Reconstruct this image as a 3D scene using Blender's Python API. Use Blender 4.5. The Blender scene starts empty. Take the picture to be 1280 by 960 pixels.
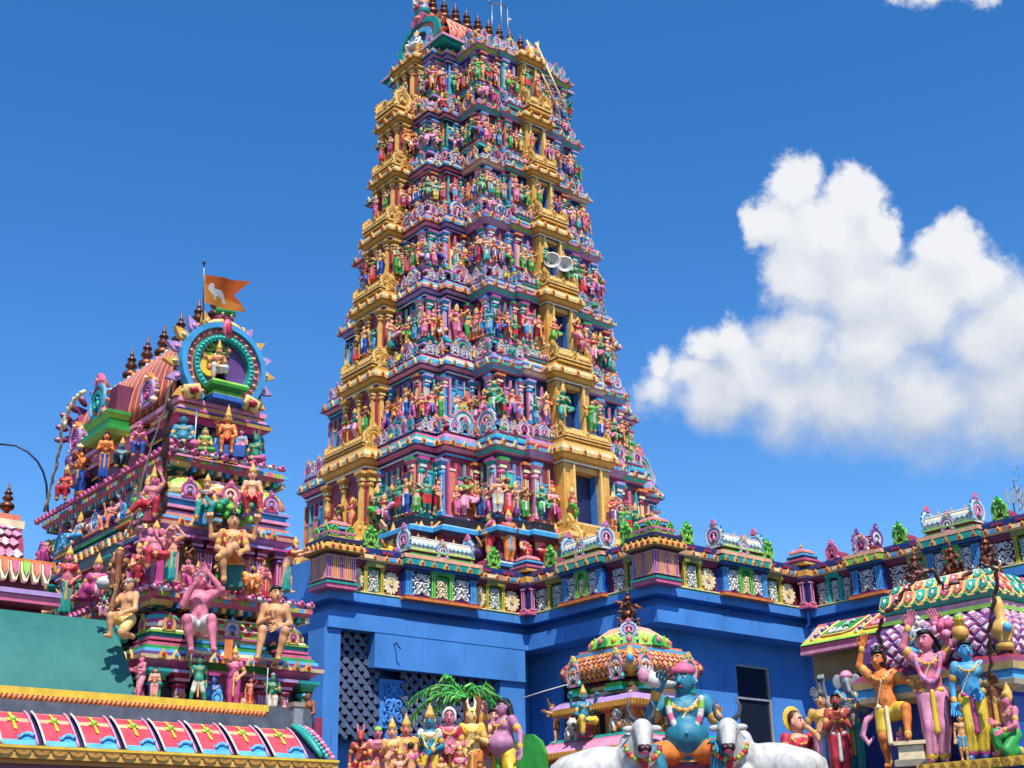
import bpy, math, random
import numpy as np
from mathutils import Matrix, Vector
random.seed(7)
scene = bpy.context.scene
COL = scene.collection

# ------------------------------------------------------------------ camera
# world axes: X runs along the door face of the big tower (receding to the right),
# Y runs along its narrow face (receding to the left), Z up.  The photographer stands at the origin.
FPX = 1631.0
YAW, PITCH, ROLL = [math.radians(a) for a in (50.2, 21.14, -1.25)]
CAM = Vector((0, 0, 1.6))
FW = Vector((math.cos(YAW)*math.cos(PITCH), math.sin(YAW)*math.cos(PITCH), math.sin(PITCH)))
_r = Vector((math.sin(YAW), -math.cos(YAW), 0)); _u = _r.cross(FW)
RT = math.cos(ROLL)*_r + math.sin(ROLL)*_u
UPV = -math.sin(ROLL)*_r + math.cos(ROLL)*_u
cam = bpy.data.cameras.new('camera'); camo = bpy.data.objects.new('camera', cam); COL.objects.link(camo)
cam.sensor_fit = 'HORIZONTAL'; cam.angle = 2*math.atan(640/FPX); cam.clip_end = 5000; cam.clip_start = .1
camo.matrix_world = Matrix(((RT.x, UPV.x, -FW.x, CAM.x), (RT.y, UPV.y, -FW.y, CAM.y), (RT.z, UPV.z, -FW.z, CAM.z), (0, 0, 0, 1)))
scene.camera = camo
scene.render.resolution_x, scene.render.resolution_y = 1024, 768

def ray(x, y): return FW + RT*((x-640)/FPX) + UPV*((480-y)/FPX)
def P(x, y, d): return CAM + ray(x, y)*d                       # pixel + distance along the view axis
def atv(x, y, v): r = ray(x, y); return CAM + r*(v/r.y)         # pixel on the plane Y = v
def atu(x, y, u): r = ray(x, y); return CAM + r*(u/r.x)         # pixel on the plane X = u
def atz(x, y, z): r = ray(x, y); return CAM + r*((z-CAM.z)/r.z)

# ------------------------------------------------------------------ light
SUN = Vector((-.22, -.46, .86)).normalized()                    # towards the sun
sl = bpy.data.lights.new('sun', 'SUN'); sl.energy = 5.0; sl.angle = math.radians(.53); sl.color = (1, .955, .88)
so = bpy.data.objects.new('sun', sl); COL.objects.link(so); so.rotation_euler = SUN.to_track_quat('Z', 'Y').to_euler()
so.location = (0, 0, 60)
w = bpy.data.worlds.new('World'); scene.world = w; w.use_nodes = True
wn, wl = w.node_tree.nodes, w.node_tree.links
wn.clear()
def N(t, nt=None, **k):
    n = (nt or wn).new(t)
    for a, b in k.items(): setattr(n, a, b)
    return n
def vmath(nodes, links, op, a, b=None):
    n = nodes.new('ShaderNodeMath'); n.operation = op
    for i, s in enumerate((a, b)):
        if s is None: continue
        if isinstance(s, (int, float)): n.inputs[i].default_value = s
        else: links.new(s, n.inputs[i])
    return n.outputs[0]
sky = N('ShaderNodeTexSky', sky_type='NISHITA', sun_disc=False)
sky.sun_elevation = math.asin(SUN.z); sky.sun_rotation = math.atan2(SUN.x, SUN.y)
sky.altitude = 100; sky.air_density = 1.0; sky.dust_density = .25; sky.ozone_density = 3.2
hsv = N('ShaderNodeHueSaturation'); hsv.inputs['Saturation'].default_value = 1.33; hsv.inputs['Value'].default_value = 1.44; hsv.inputs['Hue'].default_value = .505; wl.new(sky.outputs[0], hsv.inputs['Color']); skyc = hsv.outputs[0]
# a cumulus bank low in the sky: puffs given as (x, y, radius) in photo pixels -> directions
PUFFS = [(995,228,44),(1068,246,46),(965,280,46),(1030,300,74),(1100,290,40),(1000,345,58),(1075,365,72),(1190,310,52),(1225,350,58),
         (1160,380,80),(1240,430,82),(1090,440,92),(990,430,70),(915,425,46),(880,432,34),(940,470,72),(1030,500,76),(860,470,44),(825,455,32),
         (820,490,46),(880,505,58),(1150,500,92),(1245,510,84),(900,490,66),(980,503,84),(1070,508,96),(1165,514,98),(1262,514,100),(1280,400,70),(1290,480,90),
         (1165,-23,44),(1210,-27,42),(1125,-25,34),(1340,470,90),(1400,520,80)]
cg = bpy.data.node_groups.new('cloud_field', 'ShaderNodeTree')
cg.interface.new_socket('dir', in_out='INPUT', socket_type='NodeSocketVector'); cg.interface.new_socket('field', in_out='OUTPUT', socket_type='NodeSocketFloat')
gi = cg.nodes.new('NodeGroupInput'); go = cg.nodes.new('NodeGroupOutput')
acc = None
for x, y, rr in PUFFS:
    d = ray(x, y).normalized(); rad = rr/FPX*.93
    dn = cg.nodes.new('ShaderNodeVectorMath'); dn.operation = 'DISTANCE'; cg.links.new(gi.outputs[0], dn.inputs[0]); dn.inputs[1].default_value = d
    q = vmath(cg.nodes, cg.links, 'MULTIPLY_ADD', dn.outputs['Value'], -1/rad)
    q.node.inputs[2].default_value = 1.0
    if acc is None: acc = q
    else:
        acc = vmath(cg.nodes, cg.links, 'SMOOTH_MAX', acc, q); acc.node.inputs[2].default_value = .4
cg.links.new(acc, go.inputs[0])
tc = N('ShaderNodeTexCoord')
nz = N('ShaderNodeTexNoise', noise_dimensions='3D'); nz.inputs['Scale'].default_value = 26; nz.inputs['Detail'].default_value = 9; nz.inputs['Roughness'].default_value = .62
wl.new(tc.outputs['Generated'], nz.inputs['Vector'])
dis = N('ShaderNodeVectorMath', operation='MULTIPLY_ADD'); wl.new(nz.outputs['Color'], dis.inputs[0]); dis.inputs[1].default_value = (.042,)*3
off = N('ShaderNodeVectorMath', operation='ADD'); wl.new(tc.outputs['Generated'], off.inputs[0]); off.inputs[1].default_value = (-.021,)*3
wl.new(off.outputs[0], dis.inputs[2])
g1 = N('ShaderNodeGroup'); g1.node_tree = cg; wl.new(dis.outputs[0], g1.inputs[0])
nz2 = N('ShaderNodeTexNoise'); nz2.inputs['Scale'].default_value = 34; nz2.inputs['Detail'].default_value = 10; nz2.inputs['Roughness'].default_value = .6
wl.new(tc.outputs['Generated'], nz2.inputs['Vector'])
fld = vmath(wn, wl, 'MULTIPLY_ADD', nz2.outputs['Fac'], .5); wl.new(g1.outputs[0], fld.node.inputs[2])
# the underside thins out softly, the tops are crisp
sep = N('ShaderNodeSeparateXYZ'); wl.new(tc.outputs['Generated'], sep.inputs[0])
zt, zb = ray(1050, 330).normalized().z, ray(1050, 575).normalized().z
hgt = N('ShaderNodeMapRange'); wl.new(sep.outputs['Z'], hgt.inputs[0])
hgt.inputs[1].default_value = zb; hgt.inputs[2].default_value = zt; hgt.inputs[3].default_value = .95; hgt.inputs[4].default_value = .34
lo = vmath(wn, wl, 'SUBTRACT', fld, .31)
den = vmath(wn, wl, 'DIVIDE', lo, hgt.outputs[0]); den.node.use_clamp = True
sm = N('ShaderNodeMapRange', interpolation_type='SMOOTHSTEP'); wl.new(den, sm.inputs[0])
# brightness: thick parts and undersides are greyer, tops facing the sun are white
offs = N('ShaderNodeVectorMath', operation='ADD'); wl.new(dis.outputs[0], offs.inputs[0])
up = (Vector((0, 0, 1))*.028 + RT*.010); offs.inputs[1].default_value = up
g2 = N('ShaderNodeGroup'); g2.node_tree = cg; wl.new(offs.outputs[0], g2.inputs[0])
dif = vmath(wn, wl, 'SUBTRACT', g1.outputs[0], g2.outputs[0])
nz3 = N('ShaderNodeTexNoise'); nz3.inputs['Scale'].default_value = 22; nz3.inputs['Detail'].default_value = 7; wl.new(tc.outputs['Generated'], nz3.inputs['Vector'])
br = vmath(wn, wl, 'MULTIPLY_ADD', dif, .7); br.node.inputs[2].default_value = .22
br2 = vmath(wn, wl, 'MULTIPLY_ADD', nz3.outputs['Fac'], .75); wl.new(br, br2.node.inputs[2])
h2 = N('ShaderNodeMapRange'); wl.new(sep.outputs['Z'], h2.inputs[0]); h2.inputs[1].default_value = zb; h2.inputs[2].default_value = zt; h2.inputs[3].default_value = -.42; h2.inputs[4].default_value = .12
br3 = vmath(wn, wl, 'ADD', br2, h2.outputs[0]); br3.node.use_clamp = True
cm = N('ShaderNodeMix', data_type='RGBA'); wl.new(br3, cm.inputs['Factor'])
cm.inputs['A'].default_value = (3.9, 4.4, 5.3, 1); cm.inputs['B'].default_value = (6.5, 6.65, 6.95, 1)
mx = N('ShaderNodeMix', data_type='RGBA'); wl.new(sm.outputs[0], mx.inputs['Factor']); wl.new(skyc, mx.inputs['A']); wl.new(cm.outputs['Result'], mx.inputs['B'])
bgc = N('ShaderNodeBackground'); bgc.inputs['Strength'].default_value = .10; wl.new(mx.outputs['Result'], bgc.inputs[0])
bg = N('ShaderNodeBackground'); bg.inputs['Strength'].default_value = .10; wl.new(skyc, bg.inputs[0])
# only directions near the clouds need the cloud nodes at all
mask = None
for x, y, rr in ((1060, 400, 400), (1165, -20, 150)):
    dn = N('ShaderNodeVectorMath', operation='DISTANCE'); wl.new(tc.outputs['Generated'], dn.inputs[0]); dn.inputs[1].default_value = ray(x, y).normalized()
    q = vmath(wn, wl, 'LESS_THAN', dn.outputs['Value'], rr/FPX); mask = q if mask is None else vmath(wn, wl, 'MAXIMUM', mask, q)
ms = N('ShaderNodeMixShader'); wl.new(mask, ms.inputs[0]); wl.new(bg.outputs[0], ms.inputs[1]); wl.new(bgc.outputs[0], ms.inputs[2])
wo = N('ShaderNodeOutputWorld'); wl.new(ms.outputs[0], wo.inputs[0])
w.cycles.sampling_method = 'MANUAL'; w.cycles.sample_map_resolution = 256
scene.view_settings.view_transform = 'Standard'; scene.view_settings.look = 'None'
scene.view_settings.exposure = .42; scene.view_settings.gamma = 1; scene.view_settings.use_curve_mapping = False
# ------------------------------------------------------------------ colours
def lin(c): return c/12.92 if c <= .04045 else ((c+.055)/1.055)**2.4
_LC = {}
HEX = dict(gold='e0aa50', goldl='f0ca7c', ochre='be8a3c', cream='f0dcb0', maroon='742338', wine='94304c', red='c0273a', scar='d83a34', pink='e596b4', rose='d6668a',
    mag='bd4585', lilac='b593c8', purple='67407f', plum='7d3a57', blue='2f66b8', cob='1f4fa6', sky='5fb0dd', azure='3f9bd0', navy='1c2350', dark='17151c', teal='1f9a90', aqua='3fc0b4',
    green='2f9a45', leaf='3fae3a', lime='93c84e', olive='8d8a3a', orange='e0813a', peach='eeb08a', salmon='df8066', white='d9d6cf', grey='8b9096', dgrey='4a4e58',
    tan='dca06e', brown='8a4f34', khaki='8f8256', dbrown='50291d', flesh='e6a488', bskin='28809a', gskin='2f8f72', rskin='b24a40', pskin='d9798f', yel='e8c33c', black='111014',
    wall='4785cb', walld='2456a4', mauve='b57a9c', stone='9c8f80', bullw='c4c4c0', flago='c9602c', flagl='e08c3e', pave='5d5954', tealw='246e68', latt='596480', terra='a8503c', terrd='8a382e', eavr='cf4856', eavp='dd7f7a')
def C(n):
    if not isinstance(n, str): return n
    if n not in _LC:
        h = HEX[n]; _LC[n] = tuple(lin(int(h[i:i+2], 16)/255) for i in (0, 2, 4)) + (1.0,)
    return _LC[n]
def jit(n, a=.12):
    c = C(n); k = 1+random.uniform(-a, a); return tuple(min(.95, max(.004, x*k*(1+random.uniform(-a, a)*.5))) for x in c[:3]) + (1.0,)

# ------------------------------------------------------------------ materials
def paint(name, rough=.42, smin=.35, smax=.62, dirt=.22, bump=.12, scale=9.0, metal=0, spec=.5, streak=.18, col=None):
    m = bpy.data.materials.new(name); m.use_nodes = True; nt = m.node_tree; n, l = nt.nodes, nt.links
    b = n['Principled BSDF']
    if col is None:
        at = n.new('ShaderNodeAttribute'); at.attribute_name = 'Col'; src = at.outputs['Color']
    else:
        at = n.new('ShaderNodeRGB'); at.outputs[0].default_value = C(col); src = at.outputs[0]
    g = n.new('ShaderNodeNewGeometry')
    nz = n.new('ShaderNodeTexNoise'); nz.inputs['Scale'].default_value = scale; nz.inputs['Detail'].default_value = 6; l.new(g.outputs['Position'], nz.inputs['Vector'])
    mp = n.new('ShaderNodeMapping'); mp.inputs['Scale'].default_value = (7, 7, .7); l.new(g.outputs['Position'], mp.inputs['Vector'])
    ns = n.new('ShaderNodeTexNoise'); ns.inputs['Scale'].default_value = 1.6; ns.inputs['Detail'].default_value = 5; l.new(mp.outputs[0], ns.inputs['Vector'])
    r1 = n.new('ShaderNodeMapRange'); l.new(nz.outputs['Fac'], r1.inputs[0]); r1.inputs[1].default_value = .3; r1.inputs[2].default_value = .7; r1.inputs[3].default_value = 1-dirt; r1.inputs[4].default_value = 1.04
    r2 = n.new('ShaderNodeMapRange'); l.new(ns.outputs['Fac'], r2.inputs[0]); r2.inputs[1].default_value = smin; r2.inputs[2].default_value = smax; r2.inputs[3].default_value = 1-streak; r2.inputs[4].default_value = 1.0
    k = vmath(n, l, 'MULTIPLY', r1.outputs[0], r2.outputs[0])
    mu = n.new('ShaderNodeVectorMath'); mu.operation = 'SCALE'; l.new(src, mu.inputs[0]); l.new(k, mu.inputs['Scale'])
    l.new(mu.outputs[0], b.inputs['Base Color'])
    rr = n.new('ShaderNodeMapRange'); l.new(nz.outputs['Fac'], rr.inputs[0]); rr.inputs[3].default_value = rough-.12; rr.inputs[4].default_value = rough+.2
    l.new(rr.outputs[0], b.inputs['Roughness']); b.inputs['Metallic'].default_value = metal; b.inputs['Specular IOR Level'].default_value = spec
    if bump:
        nb = n.new('ShaderNodeTexNoise'); nb.inputs['Scale'].default_value = scale*4; nb.inputs['Detail'].default_value = 4; l.new(g.outputs['Position'], nb.inputs['Vector'])
        bp = n.new('ShaderNodeBump'); bp.inputs['Strength'].default_value = bump; bp.inputs['Distance'].default_value = .02; l.new(nb.outputs['Fac'], bp.inputs['Height']); l.new(bp.outputs[0], b.inputs['Normal'])
    return m
M_PAINT = paint('painted_plaster')
M_STAT = paint('enamel_paint', rough=.5, dirt=.3, bump=.08, streak=.16, scale=12, spec=.4)
M_WALL = paint('blue_wall_paint', rough=.6, dirt=.24, bump=.15, scale=1.1, spec=.3, streak=.3, smin=.27, smax=.4)
M_COPPER = paint('weathered_copper', rough=.4, dirt=.4, metal=.75, scale=14, streak=.3)
M_LEAF = paint('painted_leaf', rough=.5, dirt=.2)
M_CLOTH = paint('flag_cloth', rough=.85, dirt=.05, bump=0, spec=.1, streak=.02)
M_GLASS = bpy.data.materials.new('dark_window_glass'); M_GLASS.use_nodes = True
_b = M_GLASS.node_tree.nodes['Principled BSDF']; _b.inputs['Base Color'].default_value = (.012, .014, .02, 1); _b.inputs['Roughness'].default_value = .08
M_METAL = paint('galvanised_metal', rough=.4, dirt=.2, metal=.6)

# ------------------------------------------------------------------ mesh builder
I4 = Matrix.Identity(4)
def T(x, y=None, z=None): return Matrix.Translation(x if y is None else (x, y, z))
def Rz(a): return Matrix.Rotation(math.radians(a), 4, 'Z')
def Rx(a): return Matrix.Rotation(math.radians(a), 4, 'X')
def Ry(a): return Matrix.Rotation(math.radians(a), 4, 'Y')
def Sc(x, y=None, z=None): return Matrix.Diagonal((x, x if y is None else y, x if z is None else z, 1))
class MB:
    def __init__(s): s.v = []; s.f = []; s.c = []; s.s = []
    def add(s, vs, fs, col, M=None, smooth=False):
        o = len(s.v)
        s.v += [tuple(M @ Vector(p)) for p in vs] if M is not None else [tuple(p) for p in vs]
        multi = isinstance(col, list)
        for i, f in enumerate(fs):
            s.f.append([o+k for k in f]); s.c.append(C(col[i] if multi else col)); s.s.append(smooth)
        return s
    def box(s, cx, cy, cz, sx, sy, sz, col, M=None, top=1.0):
        hx, hy, hz = sx/2, sy/2, sz/2
        vs = [(cx+a*hx*(top if c > 0 else 1), cy+b*hy*(top if c > 0 else 1), cz+c*hz) for c in (-1, 1) for a, b in ((-1,-1),(1,-1),(1,1),(-1,1))]
        return s.add(vs, [(3,2,1,0),(4,5,6,7),(0,1,5,4),(1,2,6,5),(2,3,7,6),(3,0,4,7)], col, M)
    def stack(s, cx, cy, hu, hv, prof, M=None, caps=True):
        vs, fs, cs = [], [], []
        for z, d, c in prof:
            a, b = max(.01, hu+d), max(.01, hv+d)
            vs += [(cx-a, cy-b, z), (cx+a, cy-b, z), (cx+a, cy+b, z), (cx-a, cy+b, z)]
        for i in range(len(prof)-1):
            for k in range(4):
                fs.append((4*i+k, 4*i+(k+1) % 4, 4*i+4+(k+1) % 4, 4*i+4+k)); cs.append(prof[i][2])
        if caps:
            n = 4*(len(prof)-1); fs += [(3,2,1,0), (n,n+1,n+2,n+3)]; cs += [prof[0][2], prof[-1][2]]
        return s.add(vs, fs, cs, M)
    def prism(s, poly, y0, y1, col, M=None, side=None):
        n = len(poly); vs = [(x, y0, z) for x, z in poly] + [(x, y1, z) for x, z in poly]
        fs = [tuple(range(n)), tuple(range(2*n-1, n-1, -1))] + [(i, n+i, n+(i+1) % n, (i+1) % n) for i in range(n)]
        return s.add(vs, fs, [col, col] + [side or col]*n, M)
    def lathe(s, prof, n, col, M=None, smooth=True, sx=1, sy=1):
        vs, fs, cs = [], [], []
        for r, z in prof:
            for k in range(n):
                a = 2*math.pi*(k+.5)/n; vs.append((r*sx*math.cos(a), r*sy*math.sin(a), z))
        for i in range(len(prof)-1):
            for k in range(n):
                fs.append((n*i+k, n*i+(k+1) % n, n*i+n+(k+1) % n, n*i+n+k)); cs.append(col[i % len(col)] if isinstance(col, list) else col)
        fs += [tuple(range(n-1, -1, -1)), tuple(range(n*(len(prof)-1), n*len(prof)))]; cs += [cs[0], cs[-1]]
        return s.add(vs, fs, cs, M, smooth)
    def tube(s, path, r, n, col, M=None, smooth=True, closed=False):
        path = [Vector(p) for p in path]; L = len(path); vs, fs = [], []
        for i, p in enumerate(path):
            a = path[i-1] if (i > 0 or closed) else p; b = path[(i+1) % L] if (i < L-1 or closed) else p
            t = (b-a).normalized() if (b-a).length > 1e-9 else Vector((0, 0, 1))
            x = t.orthogonal().normalized() if i == 0 else (px - t*px.dot(t)).normalized()
            px = x; y = t.cross(x); rr = r[i] if isinstance(r, (list, tuple)) else r
            for k in range(n):
                an = 2*math.pi*k/n; vs.append(p + x*(rr*math.cos(an)) + y*(rr*math.sin(an)))
        for i in range(L if closed else L-1):
            j = (i+1) % L
            for k in range(n): fs.append((n*i+k, n*i+(k+1) % n, n*j+(k+1) % n, n*j+k))
        if not closed: fs += [tuple(range(n-1, -1, -1)), tuple(range(n*(L-1), n*L))]
        return s.add(vs, fs, col, M, smooth)
    def ball(s, c, r, col, M=None, nu=8, nv=6):
        rx, ry, rz = (r, r, r) if isinstance(r, (int, float)) else r
        vs, fs = [(c[0], c[1], c[2]-rz)], []
        for j in range(1, nv):
            t = math.pi*j/nv
            for i in range(nu):
                a = 2*math.pi*i/nu; vs.append((c[0]+rx*math.sin(t)*math.cos(a), c[1]+ry*math.sin(t)*math.sin(a), c[2]-rz*math.cos(t)))
        vs.append((c[0], c[1], c[2]+rz)); e = len(vs)-1
        for i in range(nu):
            fs.append((0, 1+(i+1) % nu, 1+i)); fs.append((e, e-nu+i, e-nu+(i+1) % nu))
        for j in range(nv-2):
            for i in range(nu): fs.append((1+j*nu+i, 1+j*nu+(i+1) % nu, 1+(j+1)*nu+(i+1) % nu, 1+(j+1)*nu+i))
        return s.add(vs, fs, col, M, True)
    def ring(s, r0, r1, y0, y1, a0, a1, n, col, M=None, sz=1.0):
        """annulus sector in the xz plane, extruded in y; angles in degrees, 0 = +x, 90 = up"""
        vs, fs = [], []
        for i in range(n+1):
            a = math.radians(a0+(a1-a0)*i/n); c, q = math.cos(a), math.sin(a)*sz
            vs += [(r0*c, y0, r0*q), (r1*c, y0, r1*q), (r1*c, y1, r1*q), (r0*c, y1, r0*q)]
        for i in range(n):
            o = 4*i
            for k in range(4): fs.append((o+k, o+(k+1) % 4, o+4+(k+1) % 4, o+4+k))
        fs += [(3,2,1,0), (4*n, 4*n+1, 4*n+2, 4*n+3)]
        return s.add(vs, fs, col, M)
    def join(s, o, M=None):
        k = len(s.v)
        s.v += [tuple(M @ Vector(p)) for p in o.v] if M is not None else o.v
        s.f += [[k+i for i in f] for f in o.f]; s.c += o.c; s.s += o.s
        return s
    def mesh(s, name, mat=None):
        me = bpy.data.meshes.new(name); me.from_pydata(s.v, [], s.f)
        at = me.color_attributes.new('Col', 'FLOAT_COLOR', 'CORNER')
        cnt = [len(f) for f in s.f]
        arr = np.repeat(np.array(s.c, dtype=np.float32), cnt, axis=0)
        at.data.foreach_set('color', arr.ravel()); me.polygons.foreach_set('use_smooth', s.s)
        me.materials.append(mat or M_PAINT); me.update()
        return me
WM = {}
def put(name, me, parent=None, M=I4, label=None, cat=None, group=None, kind=None):
    o = bpy.data.objects.new(name, me); COL.objects.link(o)
    if parent is not None:
        o.parent = parent; o.matrix_parent_inverse = WM[parent.name].inverted()
    o.matrix_basis = M; WM[o.name] = M.copy()
    for k, v in (('label', label), ('category', cat), ('group', group), ('kind', kind)):
        if v: o[k] = v
    return o
def thing(name, label, cat, loc, group=None): return put(name, None, None, T(loc), label, cat, group)

# ------------------------------------------------------------------ signed-distance sculpting (figures, animals)
def cap(a, b, ra, rb, col, k=.02): return ('c', a, b, ra, rb, col, k)
def ell(c, r, col, k=.02, R=None): return ('e', c, r, col, k, R)
def sdf(prims, h):
    lo, hi, bb = np.full(3, 9e9), np.full(3, -9e9), []
    for p in prims:
        if p[0] == 'c':
            a, b = np.array(p[1]), np.array(p[2]); r = max(p[3], p[4]); l, u = np.minimum(a, b)-r, np.maximum(a, b)+r
        else:
            c = np.array(p[1]); r = np.array(p[2]); r = np.full(3, r.max()) if p[5] is not None else r; l, u = c-r, c+r
        bb.append((l, u)); lo = np.minimum(lo, l); hi = np.maximum(hi, u)
    lo = lo-2.5*h; n = np.ceil((hi-lo)/h).astype(int)+4
    F = np.full(n, 1.0, np.float32); D = np.full(n, 1.0, np.float32); K = np.zeros(n, np.int16)
    ax = [lo[i]+h*np.arange(n[i]) for i in range(3)]
    cols = []
    for p, (l, u) in zip(prims, bb):
        k = p[6] if p[0] == 'c' else p[4]; m = 2.2*h+k
        i0 = np.maximum(0, np.floor((l-m-lo)/h).astype(int)); i1 = np.minimum(n, np.ceil((u+m-lo)/h).astype(int)+1)
        sl_ = tuple(slice(i0[i], i1[i]) for i in range(3))
        X, Y, Z = ax[0][sl_[0]][:, None, None], ax[1][sl_[1]][None, :, None], ax[2][sl_[2]][None, None, :]
        if p[0] == 'c':
            a, b = np.array(p[1], float), np.array(p[2], float); ab = b-a; L = max(ab@ab, 1e-12)
            t = np.clip(((X-a[0])*ab[0]+(Y-a[1])*ab[1]+(Z-a[2])*ab[2])/L, 0, 1)
            d = np.sqrt((X-a[0]-t*ab[0])**2+(Y-a[1]-t*ab[1])**2+(Z-a[2]-t*ab[2])**2)-(p[3]+t*(p[4]-p[3])); col = p[5]
        else:
            c, r = p[1], p[2]; x, y, z = X-c[0], Y-c[1], Z-c[2]
            if p[5] is not None:
                R = np.array(p[5]).T; x, y, z = (R[i][0]*x+R[i][1]*y+R[i][2]*z for i in range(3))
            q = np.sqrt((x/r[0])**2+(y/r[1])**2+(z/r[2])**2); g = np.sqrt((x/r[0]**2)**2+(y/r[1]**2)**2+(z/r[2]**2)**2)
            d = q*(q-1)/np.maximum(g, 1e-6); col = p[3]
        d = d.astype(np.float32); f = F[sl_]
        hh = np.clip(.5+.5*(f-d)/max(k, 1e-6), 0, 1); F[sl_] = f*(1-hh)+d*hh - k*hh*(1-hh)
        w_ = d < D[sl_]; D[sl_][w_] = d[w_]; K[sl_][w_] = len(cols); cols.append(C(col))
    S = F < 0
    c8 = [S[i:n[0]-1+i, j:n[1]-1+j, k:n[2]-1+k] for i in (0, 1) for j in (0, 1) for k in (0, 1)]
    sm_ = sum(c.astype(np.int8) for c in c8); act = (sm_ > 0) & (sm_ < 8)
    idx = np.argwhere(act); num = np.full(act.shape, -1, np.int32); num[act] = np.arange(len(idx))
    pos = np.zeros((len(idx), 3)); cnt = np.zeros(len(idx))
    off = [(i, j, k) for i in (0, 1) for j in (0, 1) for k in (0, 1)]
    val = np.stack([F[idx[:, 0]+o[0], idx[:, 1]+o[1], idx[:, 2]+o[2]] for o in off], 1)
    for a in range(8):
        for b in range(a+1, 8):
            if sum(abs(off[a][q]-off[b][q]) for q in range(3)) != 1: continue
            va, vb = val[:, a], val[:, b]; cr = (va < 0) != (vb < 0); t = np.where(cr, va/np.where(cr, va-vb, 1), 0)
            pt = np.array(off[a])[None]+t[:, None]*(np.array(off[b])-np.array(off[a]))[None]; pos += pt*cr[:, None]; cnt += cr
    pos = lo + (idx+pos/cnt[:, None])*h
    best = np.argmin(val, 1); oa = np.array(off)[best]; ci = K[idx[:, 0]+oa[:, 0], idx[:, 1]+oa[:, 1], idx[:, 2]+oa[:, 2]]
    vc = np.array(cols, np.float32)[ci]
    fs = []
    for axi in range(3):
        b, c = (axi+1) % 3, (axi+2) % 3
        s0 = [slice(1, n[i]-1) for i in range(3)]; s1 = list(s0); s0[axi] = slice(0, n[axi]-1); s1[axi] = slice(1, n[axi])
        A, B = S[tuple(s0)], S[tuple(s1)]
        e = np.argwhere(A != B)
        if not len(e): continue
        base = e.copy(); base[:, b] += 1; base[:, c] += 1
        inside = A[tuple(e.T)]
        def cell(db, dc):
            q = base.copy(); q[:, b] += db; q[:, c] += dc; return num[q[:, 0], q[:, 1], q[:, 2]]
        q = np.stack([cell(-1, -1), cell(0, -1), cell(0, 0), cell(-1, 0)], 1)
        q[~inside] = q[~inside][:, ::-1]; fs.append(q)
    fs = np.concatenate(fs); fs = fs[(fs >= 0).all(1)]
    return pos, fs, vc
def np_mesh(name, pos, fs, vc, mat):
    me = bpy.data.meshes.new(name); me.vertices.add(len(pos)); me.vertices.foreach_set('co', np.asarray(pos, np.float32).ravel())
    me.loops.add(len(fs)*4); me.loops.foreach_set('vertex_index', fs.ravel().astype(np.int32))
    me.polygons.add(len(fs)); me.polygons.foreach_set('loop_start', np.arange(0, len(fs)*4, 4, dtype=np.int32))
    me.update(calc_edges=True); me.polygons.foreach_set('use_smooth', np.ones(len(fs), bool))
    at = me.color_attributes.new('Col', 'FLOAT_COLOR', 'POINT'); at.data.foreach_set('color', np.asarray(vc, np.float32).ravel())
    me.materials.append(mat); me.update(); return me
# ------------------------------------------------------------------ figures (body height 1, facing -Y, feet or seat at z = 0)
ARMS = dict(down=((.17,.02,.625),(.175,-.04,.485)), hip=((.215,.04,.64),(.105,-.055,.55)), namaste=((.17,-.03,.61),(.018,-.135,.69)), up=((.2,-.01,.87),(.13,-.03,1.02)),
    fwd=((.17,-.03,.63),(.12,-.18,.65)), out=((.22,-.01,.69),(.31,-.07,.76)), bless=((.185,-.02,.63),(.2,-.13,.77)), head=((.22,-.04,.82),(.075,-.07,.955)),
    chest=((.175,-.02,.62),(.055,-.13,.66)), clasp=((.175,0,.62),(.025,-.145,.565)), knee=((.18,-.06,.6),(.11,-.21,.545)), side=((.22,.03,.64),(.27,-.02,.5)),
    wide=((.24,0,.76),(.37,-.04,.72)), point=((.22,-.06,.72),(.33,-.16,.66)), back=((.2,.07,.66),(.22,.12,.52)), reach=((.16,-.14,.74),(.12,-.3,.78)), lift=((.17,-.12,.66),(.06,-.2,.84)))
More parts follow.
